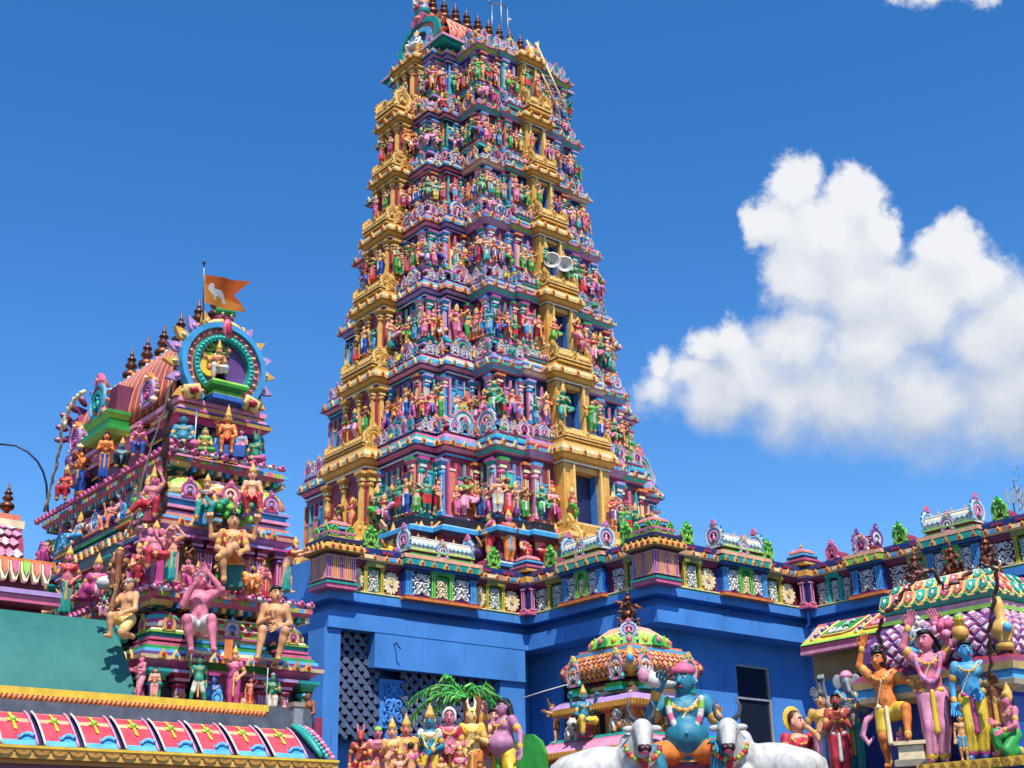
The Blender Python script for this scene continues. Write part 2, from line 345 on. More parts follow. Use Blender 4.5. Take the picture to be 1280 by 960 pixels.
LEGS = dict(stand=dict(), sway=dict(pel=(.025,0,.5), LK=(.085,-.02,.27), RK=(-.03,-.04,.27), RA=(-.05,-.02,.04)), step=dict(LK=(.08,-.08,.28), LA=(.09,-.1,.04), RK=(-.05,.03,.27), RA=(-.06,.09,.05)),
    wide=dict(LK=(.13,-.03,.28), LA=(.17,0,.04), RK=(-.13,-.03,.28), RA=(-.17,0,.04), pel=(0,0,.47)),
    dance=dict(pel=(.0,0,.47), LK=(.2,-.12,.43), LA=(.04,-.2,.31), RK=(-.11,-.08,.26), RA=(-.05,0,.04)),
    kick=dict(pel=(0,0,.47), LK=(.2,-.14,.47), LA=(.2,-.2,.24), RK=(-.07,-.06,.26), RA=(-.06,.03,.04)),
    chair=dict(dz=-.21, pel=(0,0,.29), LK=(.1,-.24,.3), LA=(.1,-.22,.045), RK=(-.1,-.24,.3), RA=(-.1,-.22,.045)),
    chairx=dict(dz=-.21, pel=(0,0,.29), LK=(.13,-.22,.31), LA=(.17,-.26,.045), RK=(-.12,-.23,.3), RA=(-.05,-.2,.045)),
    throne=dict(dz=-.21, pel=(0,0,.29), LK=(.21,-.17,.27), LA=(.1,-.2,.045), RK=(-.21,-.17,.27), RA=(-.1,-.2,.045)),
    royal=dict(dz=-.21, pel=(0,0,.29), LK=(.19,-.15,.28), LA=(-.02,-.23,.27), RK=(-.1,-.24,.3), RA=(-.1,-.22,.045)),
    legx=dict(dz=-.21, pel=(0,0,.29), LK=(.03,-.26,.37), LA=(-.16,-.27,.26), RK=(-.1,-.24,.3), RA=(-.07,-.2,.045)),
    stretch=dict(dz=-.21, pel=(0,0,.29), LK=(.12,-.23,.31), LA=(.1,-.2,.045), RK=(-.22,-.16,.27), RA=(-.4,-.2,.09)),
    cross=dict(dz=-.41, pel=(0,0,.095), LK=(.21,-.1,.07), LA=(-.02,-.21,.06), RK=(-.21,-.1,.07), RA=(.03,-.18,.045)),
    squat=dict(dz=-.36, pel=(0,0,.14), LK=(.12,-.16,.3), LA=(.1,-.12,.04), RK=(-.12,-.16,.3), RA=(-.1,-.12,.04)),
    kneel=dict(dz=-.26, pel=(0,0,.24), LK=(.1,-.2,.06), LA=(.08,.06,.05), RK=(-.1,-.21,.26), RA=(-.1,-.19,.045)),
    recline=dict(dz=-.38, pel=(0,0,.11), LK=(-.16,-.14,.2), LA=(-.3,-.1,.06), RK=(-.2,-.1,.08), RA=(-.36,-.05,.05)))
DEF = dict(pel=(0,0,.5), LK=(.065,-.02,.27), RK=(-.065,-.02,.27), LA=(.062,.01,.04), RA=(-.062,.01,.04))
def add3(a, b): return (a[0]+b[0], a[1]+b[1], a[2]+b[2])
def lerp3(a, b, t): return tuple(a[i]+(b[i]-a[i])*t for i in range(3))
def figure(arms=('down','down'), legs='stand', skin='tan', cloth='red', cloth2=None, garment='dhoti', top=None, head='crown', hair='black', fat=0, fem=False, jewel=True,
           garland=None, arms4=False, turn=0, lean=(0,0), elephant=False, headc='gold', muzzle=False, beard=False, simple=False):
    G = dict(DEF); G.update(LEGS[legs]); dz = G.get('dz', 0); cloth2 = cloth2 or 'gold'
    pel = G['pel']; lx, ly = lean
    def up(p): # upper body follows pelvis shift, seat height and lean
        t = (p[2]-.5); return (p[0]+pel[0]+lx*t, p[1]+pel[1]+ly*t, p[2]+dz)
    che, nec, hd = up((0,0,.705)), up((0,.004,.80)), up((0,-.012,.905))
    B, Gm, H, J = [], [], [], []
    b = B.append
    b(cap(pel, che, .088+.03*fat, .088, skin, .03)); b(ell(add3(che,(0,0,.03)), (.122+.02*fat, .082, .085), skin, .04)); 
    b(ell(add3(pel,(0,-.012-.05*fat,.085)), (.09+.07*fat, .078+.07*fat, .085+.03*fat), skin, .04))
    if not fem:
        for s in (-1, 1): b(ell(add3(che,(s*.052,-.062,.025)), (.05,.03,.04), top or skin, .02))
    else:
        for s in (-1, 1): b(ell(add3(che,(s*.05,-.072,.015)), (.043,.042,.043), top or 'red', .01))
    if top: b(ell(add3(che,(0,0,.03)), (.126, .09, .07), top, .02))
    b(cap(nec, add3(hd,(0,.01,-.03)), .042, .04, skin, .03))
    hc = math.cos(turn); hs = math.sin(turn)
    def hp(x, y, z): return (hd[0]+x*hc-y*hs, hd[1]+x*hs+y*hc, hd[2]+z)
    b(ell(hd, (.062,.07,.08), skin, .01)); b(ell(hp(0,-.022,-.035), (.047,.045,.045), skin, .03))
    if elephant:
        b(cap(hp(0,-.07,-.01), hp(.02,-.1,-.1), .03, .022, skin, .02)); b(cap(hp(.02,-.1,-.1), hp(.07,-.09,-.16), .022, .016, skin, .015))
        for s in (-1, 1): b(ell(hp(s*.1,.0,.0), (.06,.014,.075), skin, .01)); 
    elif muzzle: b(cap(hp(0,-.05,-.01), hp(0,-.13,-.05), .045, .034, skin, .02)); [b(ell(hp(s*.05,.01,.09), (.02,.014,.06), skin, .01)) for s in (-1, 1)]
    else:
        b(cap(hp(0,-.066,.01), hp(0,-.083,-.016), .010, .014, skin, .008))
        for s in (-1, 1): b(ell(hp(s*.064,.005,-.005), (.012,.018,.028), skin, .005))
    if not simple:
        sk = C(top or skin); dk = tuple(x*.55 for x in sk[:3])+(1,); dk2 = tuple(x*.55 for x in C(skin)[:3])+(1,)
        b(ell(add3(pel,(0,-.092-.12*fat,.085)), (.011,.01,.012), dk2, .003))
        if not fem:
            b(cap(add3(che,(0,-.083,.05)), add3(che,(0,-.086,-.01)), .005, .005, dk, .003))
            for s in (-1, 1):
                b(cap(add3(che,(s*.012,-.088,-.012)), add3(che,(s*.085,-.07,-.004)), .006, .005, dk, .003)); b(ell(add3(che,(s*.055,-.092,.018)), (.008,.006,.008), dk, .002)); b(cap(add3(che,(s*.02,-.06,.088)), add3(che,(s*.1,-.035,.1)), .009, .007, skin, .006))
            if fat < .4:
                for zz in (-.05, -.085): b(cap(add3(che,(-.04,-.083,zz)), add3(che,(.04,-.083,zz)), .005, .005, dk2, .003))
            if jewel: J.append(cap(add3(che,(.1,-.055,.1)), add3(che,(-.0,-.1,-.0)), .008, .008, 'cream', .003)); J.append(cap(add3(che,(-.0,-.1,-.0)), add3(pel,(-.09,-.06-.06*fat,.06)), .008, .008, 'cream', .003))
        if legs not in ('cross', 'recline'):
            for kk in (G['LK'], G['RK']): b(ell(add3(kk,(0,-.03,.006)), (.032,.026,.034), skin, .015))
    hands = []
    for s, nm in ((1, arms[0]), (-1, arms[1])):
        e, hnd = ARMS[nm] if isinstance(nm, str) else nm
        S = up((.118*s*(1+.1*fat), 0, .775)); E = up((e[0]*s, e[1], e[2])); Hd = up((hnd[0]*s, hnd[1], hnd[2]))
        if nm == 'knee' and legs in ('stand',): Hd = up((.1*s, -.1, .55))
        b(cap(S, lerp3(S,E,.15), .05, .047, top or skin, .02)); b(cap(S, E, .044, .034, skin, .02)); b(cap(E, Hd, .034, .024, skin, .015))
        hands.append((E, Hd, s))
        if simple: b(ell(lerp3(E, Hd, 1.12), (.028,.028,.03), skin, .01))
        if jewel:
            m = lerp3(S,E,.55); J.append(cap(m, lerp3(S,E,.62), .045, .045, 'gold', .003)); J.append(cap(lerp3(E,Hd,.85), lerp3(E,Hd,.93), .032, .031, 'gold', .003))
    if arms4:
        for s in (-1, 1):
            S = up((.11*s, .03, .77)); E = up((.25*s, .03, .74)); Hd = up((.27*s, -.02, .9))
            b(cap(S, E, .04, .03, skin, .02)); b(cap(E, Hd, .03, .024, skin, .015)); hands.append((E, Hd, s))
            if simple: b(ell(lerp3(E, Hd, 1.12), (.03,.03,.034), 'gold', .01))
    sl_ = 1.0 if garment in ('dhoti', 'sari') else .55
    for s, k, a in ((1, G['LK'], G['LA']), (-1, G['RK'], G['RA'])):
        hp_ = (pel[0]+.058*s, pel[1], pel[2]-.005)
        b(cap(hp_, k, .07, .05, skin, .03)); b(cap(k, a, .047, .028, skin, .02)); b(ell(lerp3(k,a,.3), (.046,.05,.07), skin, .02))
        d = (-.04*s*0, -.085, -.018); toe = add3(a, (s*.015, -.09, -.012))
        b(cap(add3(a,(0,.01,-.012)), toe, .026, .02, skin, .015))
        if jewel: J.append(cap(lerp3(k,a,.9), lerp3(k,a,.95), .036, .036, 'gold', .003))
        if garment in ('dhoti', 'shorts', 'sari'):
            Gm.append(cap(hp_, lerp3(hp_, k, 1 if sl_ == 1 else .72), .084, .068, cloth, .03))
            if sl_ == 1: Gm.append(cap(k, lerp3(k, a, .82), .066, .052, cloth, .03))
            if sl_ == 1 and not simple:
                dk = tuple(x*.62 for x in C(cloth)[:3])+(1,)
                for q in (-.042, -.014, .016, .044):
                    Gm.append(cap((hp_[0]+q, hp_[1]-.066, hp_[2]-.03), (k[0]+q*.9, k[1]-.056, k[2]+.02), .013, .012, dk if q in (-.042, .016) else cloth, .006)); e_ = lerp3(k, a, .8); Gm.append(cap((k[0]+q*.9, k[1]-.056, k[2]), (e_[0]+q*.8, e_[1]-.044, e_[2]), .012, .012, dk if q in (-.042, .016) else cloth, .006))
                J.append(cap(lerp3(k, a, .8), lerp3(k, a, .84), .055, .055, cloth2, .004))
    if garment == 'skirt':
        Gm.append(cap((pel[0], pel[1], pel[2]-.02), ((G['LA'][0]+G['RA'][0])/2, (G['LA'][1]+G['RA'][1])/2, .1), .1, .115, cloth, .03))
        for q in (-1, 0, 1): Gm.append(cap((pel[0]+q*.06, pel[1]-.09, pel[2]-.1), (pel[0]+q*.075, pel[1]-.1, .05), .018, .022, cloth, .01))
    if garment != 'none':
        Gm.append(ell(add3(pel,(0,0,-.005)), (.113+.03*fat,.095+.03*fat,.062), cloth, .03))
        J.append(cap(add3(pel,(-.08,-.065-.02*fat,.035)), add3(pel,(.08,-.065-.02*fat,.035)), .02, .02, cloth2, .01)); J.append(cap(add3(pel,(-.105,.0,.04)), add3(pel,(-.08,-.065-.02*fat,.035)), .02, .02, cloth2, .01)); J.append(cap(add3(pel,(.105,.0,.04)), add3(pel,(.08,-.065-.02*fat,.035)), .02, .02, cloth2, .01))
        if legs in ('stand', 'sway', 'wide', 'step', 'dance', 'kick'): J.append(cap(add3(pel,(0,-.095,.02)), add3(pel,(.0,-.09,-.26)), .02, .028, cloth2, .01))
    if garment == 'sari' : Gm.append(cap(add3(che,(.1,.0,.07)), add3(pel,(-.08,-.05,.06)), .05, .05, cloth, .02)); Gm.append(cap(add3(che,(.06,-.05,.05)), add3(pel,(-.06,-.07,.07)), .045, .045, cloth, .02))
    if jewel:
        for a in range(-3, 4): t = a/3*1.25; J.append(ell(add3(nec,(.085*math.sin(t), -.055-.045*math.cos(t), -.015-.06*math.cos(t))), (.017,)*3, 'gold', .004))
    if garland:
        for a in range(27):
            t = -2.5+5*a/26; J.append(ell(add3(che,(.09*math.sin(t*.62)*1.15, -.09-.02*math.cos(t*.6), .09-.2*(math.cos(t*.62)+.02))), (.021,)*3, garland[(a//2) % len(garland)], .006))
    if head in ('crown', 'tall'):
        hh = .13 if head == 'crown' else .2
        H += [cap(hp(0,.005,.045), hp(0,.01,.07), .068, .064, headc, .005), cap(hp(0,.01,.09), hp(0,.012,.05+hh*.7), .056, .038, headc, .01), cap(hp(0,.012,.05+hh*.7), hp(0,.012,.06+hh), .026, .012, headc, .008), ell(hp(0,.012,.07+hh), (.016,)*3, headc, .004)]
        H += [ell(hp(s*.072,.0,.0), (.014,.016,.034), headc, .003) for s in (-1, 1)] + [ell(hp(0,.035,-.01), (.06,.045,.08), hair, .01)]
        H += [ell(hp(.06*math.sin(t), -.068*math.cos(t)*.95, .07), (.014,.014,.026), headc, .003) for t in (-1, -.5, 0, .5, 1)]
    elif head in ('hair', 'bun', 'long'):
        H += [ell(hp(0,.022,.025), (.07,.068,.072), hair, .01), ell(hp(0,-.03,.062), (.055,.04,.026), hair, .02)]
        if head == 'bun': H += [ell(hp(0,.02,.1), (.036,.036,.034), hair, .01)]
        if head == 'long': H += [cap(hp(-.055,.045,.0), hp(-.09,.06,-.14), .035, .03, hair, .02), cap(hp(.055,.045,.0), hp(.09,.06,-.14), .035, .03, hair, .02)]
    elif head == 'turban': H += [ell(hp(0,.008,.052), (.076,.08,.042), headc, .01), ell(hp(0,.01,.078), (.055,.06,.03), headc, .01), ell(hp(0,.045,-.01), (.05,.035,.06), hair, .01)]
    elif head == 'cap': H += [ell(hp(0,.008,.045), (.068,.074,.045), headc, .01), cap(hp(-.04,-.06,.03), hp(.04,-.06,.03), .014, .014, headc, .01)]
    elif head == 'horns':
        for s in (-1, 1): H += [cap(hp(s*.04,0,.06), hp(s*.06,.01,.13), .022, .016, headc, .01), cap(hp(s*.06,.01,.13), hp(s*.035,.01,.19), .016, .006, headc, .01)]
    if head == 'halo' : H += [ell(hp(0,.05,.03), (.1,.014,.105), headc, .003), ell(hp(0,.022,.03), (.066,.06,.068), hair, .01)]
    if beard: H.append(ell(hp(0,-.055,-.06), (.04,.03,.05), hair, .01))
    face = dict(hd=hd, hp=hp) if not elephant and not muzzle else None
    return dict(body=B, garment=Gm, head=H, jewel=J, hands=hands, face=face, hname={'hair':'hair','bun':'hair','long':'hair','turban':'turban','cap':'cap','horns':'horns'}.get(head, 'crown'))
_HM = {}
def hand_proto(kind):
    if kind not in _HM:
        pr = [ell((0,0,.045), (.04,.017,.048), 'tan', .01)]
        for i, (x, L) in enumerate(((-.03,.062),(-.01,.074),(.011,.07),(.03,.052))):
            if kind == 'open': pr.append(cap((x,0,.08), (x*1.25,-.008,.085+L), .0105, .008, 'tan', .004))
            else: pr += [cap((x,0,.08), (x*1.1,-.026,.1), .0115, .0105, 'tan', .004), cap((x*1.1,-.026,.1), (x,-.05,.075), .0105, .009, 'tan', .004)]
        pr += [cap((.03,-.005,.025), (.062,-.018,.06), .0135, .011, 'tan', .006), cap((.062,-.018,.06), (.055,-.03,.09), .011, .008, 'tan', .004)]
        _HM[kind] = sdf(pr, .0048)
    return _HM[kind]
def face_bits(f):
    m = MB(); hp = f['hp']
    for s in (-1, 1):
        m.ball(hp(s*.026,-.0605,.012), (.0155,.007,.0085), 'white', None, 6, 4); m.ball(hp(s*.026,-.067,.012), (.0065,.003,.007), 'black', None, 6, 4)
        m.tube([hp(s*.01,-.069,.028), hp(s*.027,-.066,.035), hp(s*.045,-.054,.028)], .0042, 4, 'black')
    m.tube([hp(-.019,-.067,-.042), hp(0,-.073,-.044), hp(.019,-.067,-.042)], [.004,.0085,.004], 5, 'red')
    return m
_TMP = [0]
def statue(name, label, x, y, d, hpx, yaw=0, mirror=False, group=None, hands=('open','open'), parts=True, base=None, cat='statue', seat=None, extra=None, h=None, **kw):
    """a painted figure with base at photo pixel (x, y), d metres along the view axis, about hpx pixels tall; yaw 0 faces the camera"""
    f = figure(**kw)
    if isinstance(d, tuple):            # (plane, value, optional standing height)
        loc = (atv if d[0] == 'v' else atu)(x, y, d[1])
        if len(d) > 2: loc = Vector((loc.x, loc.y, d[2]))
    else: loc = P(x, y, d)
    allp = f['body']+f['garment']+f['head']+f['jewel']
    zt = max(max(p[1][2]+p[3], p[2][2]+p[4]) if p[0] == 'c' else p[1][2]+p[2][2] for p in allp)
    zl = min(min(p[1][2]-p[3], p[2][2]-p[4]) if p[0] == 'c' else p[1][2]-p[2][2] for p in allp)
    dist = (loc-CAM).length; s = hpx*dist/FPX*1.03/(zt-zl)
    slim = .85 if kw.get('fat', 0) < .5 else .94
    face_cam = math.degrees(math.atan2(-loc.x, -loc.y))             # turn -Y towards the camera
    M = T(loc) @ Rz(180-face_cam+yaw) @ Sc((-s if mirror else s)*slim, s*slim, s) @ T(0, 0, -zl)
    hres = h or max(.0085, .0125/s*1.0) if hpx > 60 else .017
    pos, fs, vc = sdf(f['body'], hres)
    skin = C(kw.get('skin', 'tan'))
    P_, F_, V_ = [pos], [fs], [vc]; o = len(pos)
    for i, (E, Hd, sd) in enumerate(f['hands']):
        hpz, hfs, hvc = hand_proto(hands[i] if i < len(hands) else 'curl')
        if hpx < 70:
            hpz, hfs, hvc = hand_proto(hands[i] if i < len(hands) else 'curl')
        z = (Vector(Hd)-Vector(E)).normalized(); yv = Vector((0, 1, 0)); yv = (yv - z*yv.dot(z)); 
        if yv.length < .2: yv = Vector((0, 0, -1)) - z*(-z.z)
        yv.normalize(); xv = yv.cross(z)*sd
        k = .92; Q = np.array([[xv.x*k, yv.x*k, z.x*k], [xv.y*k, yv.y*k, z.y*k], [xv.z*k, yv.z*k, z.z*k]])
        pp = hpz @ Q.T + np.array(Hd) - np.array(z)*.012
        ff = hfs if sd > 0 else hfs[:, ::-1]
        P_.append(pp); F_.append(ff+o); V_.append(np.tile(np.array(skin, np.float32), (len(pp), 1))); o += len(pp)
    root = put(name, np_mesh(name, np.concatenate(P_), np.concatenate(F_), np.concatenate(V_), M_STAT), None, M, label, cat, group)
    for nm, key in (('garment', 'garment'), (f['hname'], 'head'), ('ornaments', 'jewel')):
        if f[key]: put(nm, np_mesh(nm, *sdf(f[key], hres*(.8 if key == 'jewel' else 1)), M_STAT), root, M, kind='stuff' if key == 'jewel' else None)
    if f['face']: put('face_paint', face_bits(f['face']).mesh('face_paint', M_STAT), root, M, kind='stuff')
    if extra:
        for nm, mb in extra.items(): put(nm, mb.mesh(nm, M_STAT), root, M)
    if seat:
        m = MB(); a = seat[1] if len(seat) > 1 else .26; m.stack(0, .03, .13, .1, [(zl, .02, seat[0]), (zl+.05, .02, seat[0]), (zl+.05, 0, seat[0]), (zl+a-.05, 0, seat[0]), (zl+a-.04, .02, 'gold'), (zl+a-.01, .02, 'gold')])
        put('seat', m.mesh('seat', M_STAT), root, M)
    if base:
        m = MB(); m.lathe([(.0, zl-.05), (.2, zl-.05), (.21, zl-.03), (.18, zl+.012), (0, zl+.012)], 12, base); put('plinth', m.mesh('plinth', M_STAT), root, M)
    return root
def small_meshes():
    """low-resolution painted figures that stand on and sit between the storeys of the big tower"""
    rnd = random.Random(11); st, se = [], []
    skins = ['tan', 'flesh', 'pskin', 'orange', 'rskin', 'bskin', 'gskin', 'tan', 'flesh', 'salmon', 'brown']
    cl = ['green', 'leaf', 'cob', 'red', 'mag', 'yel', 'white', 'teal', 'orange', 'azure', 'purple', 'pink', 'scar', 'rose']
    aset = ['down', 'hip', 'namaste', 'up', 'fwd', 'bless', 'chest', 'head', 'out', 'lift', 'clasp']
    for i in range(30):
        kw = dict(arms=(rnd.choice(aset), rnd.choice(aset)), legs=rnd.choice(['stand', 'sway', 'sway', 'step', 'wide', 'dance'] if i % 5 else ['dance', 'sway']), skin=rnd.choice(skins), cloth=cl[i % len(cl)], cloth2=rnd.choice(['gold', 'white', 'red', 'azure', 'pink']),
            garment=rnd.choice(['dhoti', 'dhoti', 'skirt', 'shorts', 'sari']), fem=rnd.random() < .4, head=rnd.choice(['crown', 'tall', 'crown', 'bun', 'hair', 'turban']), headc=rnd.choice(['gold', 'gold', 'goldl', 'red']), arms4=rnd.random() < .25, simple=True, fat=.3 if rnd.random() < .2 else 0)
        if kw['fem'] or rnd.random() < .3: kw['top'] = rnd.choice(cl)
        f = figure(**kw); st.append(np_mesh('figure', *sdf(f['body']+f['garment']+f['head']+f['jewel'], .0215), M_STAT))
    for i in range(16):
        kw = dict(arms=(rnd.choice(['knee', 'bless', 'chest', 'fwd', 'out']), rnd.choice(['knee', 'bless', 'hip', 'up'])), legs=rnd.choice(['cross', 'royal', 'chair', 'squat', 'chairx', 'kneel']), skin=rnd.choice(skins), cloth=cl[(i*3) % len(cl)], garment=rnd.choice(['dhoti', 'shorts', 'sari']), fem=rnd.random() < .35,
            head=rnd.choice(['crown', 'tall', 'crown', 'bun']), arms4=rnd.random() < .3, simple=True, top=rnd.choice([None, None] + cl))
        f = figure(**kw); se.append(np_mesh('seated_figure', *sdf(f['body']+f['garment']+f['head']+f['jewel'], .02), M_STAT))
    return st, se
# ------------------------------------------------------------------ ornament prototypes (shared meshes)
def nasi(c1, c2, c3, c4, top='rose', flames=True, h=.12):
    """horseshoe gable about 1 wide and 1.25 high, base at z = 0, front towards -Y"""
    m = MB(); M = T(0, 0, .5)
    m.ring(.40, .50, 0, -h*.8, -58, 238, 18, c1, M); m.ring(.29, .41, 0, -h*.55, -58, 238, 18, c2, M); m.ring(.2, .30, 0, -h*.75, -58, 238, 16, c3, M); m.ring(.0, .21, 0, -h*.35, -60, 240, 12, c4, M)
    m.box(0, -h*.3, .04, .9, h*.6, .1, c1); m.ball((0, -h*.4, .42), (.09, .06, .13), c3); m.ball((0, -h*.4, .58), (.055, .05, .065), c1)
    for s in (-1, 1): m.ball((s*.42, -h*.4, .1), (.11, .06, .12), c2); m.ball((s*.42, -h*.6, .1), (.05, .04, .06), c3)
    m.prism([(-.12, .93), (.12, .93), (.17, 1.06), (.09, 1.2), (0, 1.3), (-.09, 1.2), (-.17, 1.06)], 0, -h*.9, top); m.ball((0, -h*.8, 1.07), (.07, .05, .08), c2)
    if flames:
        for a in range(-35, 216, 25):
            if 70 < a < 110: continue
            t = math.radians(a); m.prism([(-.06, 0), (.06, 0), (.03, .07), (0, .12)], 0, -h*.5, c2 if a % 50 else top, M @ T(.49*math.cos(t), 0, .49*math.sin(t)) @ Ry(90-a))
    return m
def finial(col='goldl', n=8):
    m = MB(); m.lathe([(.0, 0), (.22, 0), (.26, .08), (.12, .18), (.3, .34), (.34, .45), (.24, .58), (.1, .66), (.15, .72), (.08, .8), (.02, 1.15), (0, 1.2)], n, col); return m
def kalasam():
    m = MB(); m.lathe([(0, 0), (.2, 0), (.24, .05), (.1, .12), (.14, .17), (.28, .24), (.33, .32), (.3, .4), (.16, .47), (.1, .5), (.22, .55), (.25, .6), (.18, .66), (.09, .7), (.17, .74), (.19, .78), (.12, .83), (.06, .87), (.09, .9), (.05, .95), (.015, 1.12), (0, 1.15)], 12, ['brown', 'brown', 'dbrown'])
    return m
def sala(L, r, cb, cr, cn, ends=True, fin=3, med=True, bands=None):
    """miniature barrel-roofed shrine: length L along x, depth 2r, base at z = 0"""
    m = MB(); b = bands or ['pink', 'teal', 'cream']
    m.stack(0, 0, L/2, r, [(0, .03, b[0]), (.07*r*3, .03, b[0]), (.07*r*3, -.01, b[1]), (.16*r*3, -.01, b[1]), (.16*r*3, .05, b[2]), (.21*r*3, .05, b[2]), (.21*r*3, 0, cb), (.26*r*3, 0, cb)])
    z0 = .26*r*3; n = 10; vs, fs, cs = [], [], []
    segs = max(3, int(L/(r*.5)))
    for i in range(segs+1):
        x = -L/2+L*i/segs
        for k in range(n+1):
            a = math.pi*(-.12+1.24*k/n); vs.append((x, -r*1.02*math.cos(a), z0+r*.38+r*1.05*math.sin(a)))
    for i in range(segs):
        for k in range(n):
            fs.append((i*(n+1)+k, (i+1)*(n+1)+k, (i+1)*(n+1)+k+1, i*(n+1)+k+1)); cs.append(cr if (i+k) % 2 else cb)
    m.add(vs, fs, cs)
    for x0 in (-L/2+.004, L/2-.004): # end caps
        m.add([(x0, -r*1.02*math.cos(math.pi*(-.12+1.24*k/n)), z0+r*.38+r*1.05*math.sin(math.pi*(-.12+1.24*k/n))) for k in range(n+1)], [tuple(range(n+1))], cb)
    for k in (1, 3, 7, 9): # long ribs
        a = math.pi*(-.12+1.24*k/n); m.box(0, -r*1.04*math.cos(a), z0+r*.38+r*1.06*math.sin(a), L*1.005, r*.12, r*.1, cn[0])
    for i in range(int(L/(r*.55))): m.ball((-L/2+r*.4+i*r*.55, -r*1.06, z0+r*.4), (r*.16, r*.1, r*.2), cn[1], None, 6, 4)
    if ends:
        e = nasi(cn[0], cn[1], cn[2], cn[3], cn[4]); s = r*2.3
        m.join(e, T(-L/2-.02, 0, z0-r*.25) @ Rz(-90) @ Sc(s, s, s)); m.join(e, T(L/2+.02, 0, z0-r*.25) @ Rz(90) @ Sc(s, s, s))
    if med: m.join(nasi(cn[1], cn[0], cn[2], cn[3], cn[4], flames=False), T(0, -r*1.0, z0-r*.1) @ Sc(r*1.15, r*1.6, r*1.15))
    for i in range(fin): m.join(finial('gold', 6), T(-L/2+L*(i+.7)/(fin+.4), 0, z0+r*1.4) @ Sc(r*.45))
    return m
def kuta(w, cols, ncol, n=8):
    """miniature domed shrine on a square plinth, width 2w"""
    m = MB(); c = cols
    m.stack(0, 0, w, w, [(0, .02, c[0]), (.14*w, .02, c[0]), (.14*w, -.06*w, c[1]), (.42*w, -.06*w, c[1]), (.42*w, .1*w, c[2]), (.55*w, .1*w, c[2]), (.58*w, 0, c[3]), (.68*w, -.05*w, c[3])])
    m.lathe([(w*1.0, .66*w), (w*1.12, .8*w), (w*1.16, 1.0*w), (w*1.08, 1.25*w), (w*.9, 1.5*w), (w*.62, 1.72*w), (w*.34, 1.84*w), (w*.2, 1.88*w)], n, [c[4], c[5], c[4], c[6], c[4], c[7], c[5]], smooth=False)
    for a in (0, 90, 180, -90): m.join(nasi(ncol[0], ncol[1], ncol[2], ncol[3], ncol[4], flames=False), Rz(a) @ T(0, -w*1.06, .55*w) @ Sc(w*.8, w*1.2, w*.8))
    m.join(finial('gold', 8), T(0, 0, 1.86*w) @ Sc(w*.55)); return m
def pilaster(c1, c2, c3):
    """unit column 1 high: base, shaft with fillets, bulb and capital"""
    m = MB(); m.box(0, 0, .035, .2, .2, .07, c2); m.box(0, 0, .085, .16, .16, .03, c3); m.box(0, 0, .41, .11, .11, .62, c1)
    for s in (-1, 0, 1): m.box(s*.04, -.055, .41, .018, .02, .6, c3)
    m.lathe([(.06, .7), (.1, .74), (.1, .78), (.06, .82)], 8, c2); m.box(0, 0, .85, .18, .18, .05, c3); m.stack(0, 0, .08, .08, [(.875, 0, c2), (.93, .05, c2), (.95, .06, c1), (1.0, .06, c1)])
    return m
def kudu(c1, c2):
    m = MB(); m.prism([(-.5, 0), (.5, 0), (.42, .35), (.2, .6), (0, .95), (-.2, .6), (-.42, .35)], 0, -.16, c1); m.ring(0, .22, -.16, -.24, -40, 220, 8, c2, T(0, 0, .3)); return m
def rosette(col, cc):
    m = MB()
    for k in range(14):
        a = 2*math.pi*k/14; m.prism([(-.05, .2), (.05, .2), (.1, .36), (.03, .49), (-.04, .47), (-.07, .36)], 0, -.1, col, Ry(math.degrees(a)))
    m.ring(.0, .2, 0, -.08, 0, 360, 14, col); m.ring(.05, .13, -.08, -.15, 20, 330, 10, cc); m.ball((0, -.1, 0), (.06, .06, .06), col, None, 6, 4); return m
def scroll(col, seed=0, w=1.0, hgt=1.3):
    """curling leaf relief inside a panel w x hgt, centred at the origin"""
    r = random.Random(seed); m = MB()
    def spiral(cx, cz, s, dirn, a0, turns=1.35):
        n = 13; pts, rad = [], []
        for i in range(n+1):
            t = i/n; a = a0+dirn*t*turns*2*math.pi; q = s*(1-.82*t); pts.append((cx+q*math.cos(a), -.05, cz+q*math.sin(a))); rad.append(.055*w*(1-.6*t)+.012)
        m.tube(pts, rad, 5, col)
    k = .26*w
    for sx in (-1, 1):
        spiral(sx*.24*w, .3*hgt, k*.8, sx, math.pi/2); spiral(sx*.24*w, -.02*hgt, k*.75, -sx, -math.pi/2); spiral(sx*.26*w, -.34*hgt, k*.7, sx, math.pi/2)
        for z in (.42, .14, -.18, -.44): m.ball((sx*r.uniform(.36, .44)*w, -.04, z*hgt), (.07*w, .05, .1*hgt*.6), col, None, 6, 4)
    m.ball((0, -.06, .38*hgt), (.08*w, .06, .13*hgt), col, None, 6, 4); m.ball((0, -.06, .05*hgt), (.09*w, .06, .1*hgt), col, None, 6, 4); m.ball((0, -.06, -.25*hgt), (.07*w, .06, .12*hgt), col, None, 6, 4)
    return m
NASI = [nasi('gold', 'goldl', 'ochre', 'gold', 'gold'), nasi('white', 'azure', 'pink', 'wine', 'rose'), nasi('pink', 'aqua', 'white', 'purple', 'gold'), nasi('sky', 'salmon', 'teal', 'maroon', 'rose'), nasi('lilac', 'cream', 'mag', 'navy', 'orange')]
NASI_ME = [n.mesh('gable_ornament') for n in NASI]
GOLDN = ['goldl', 'gold', 'ochre', 'goldl', 'gold']
FIN_ME = finial('gold').mesh('finial', M_PAINT)
KAL_ME = kalasam().mesh('pot_finial', M_COPPER)
PIL_ME = [pilaster(*c).mesh('pilaster') for c in (('azure', 'pink', 'cream'), ('mag', 'teal', 'white'), ('orange', 'wine', 'cream'), ('lilac', 'azure', 'white'), ('green', 'rose', 'cream'))]
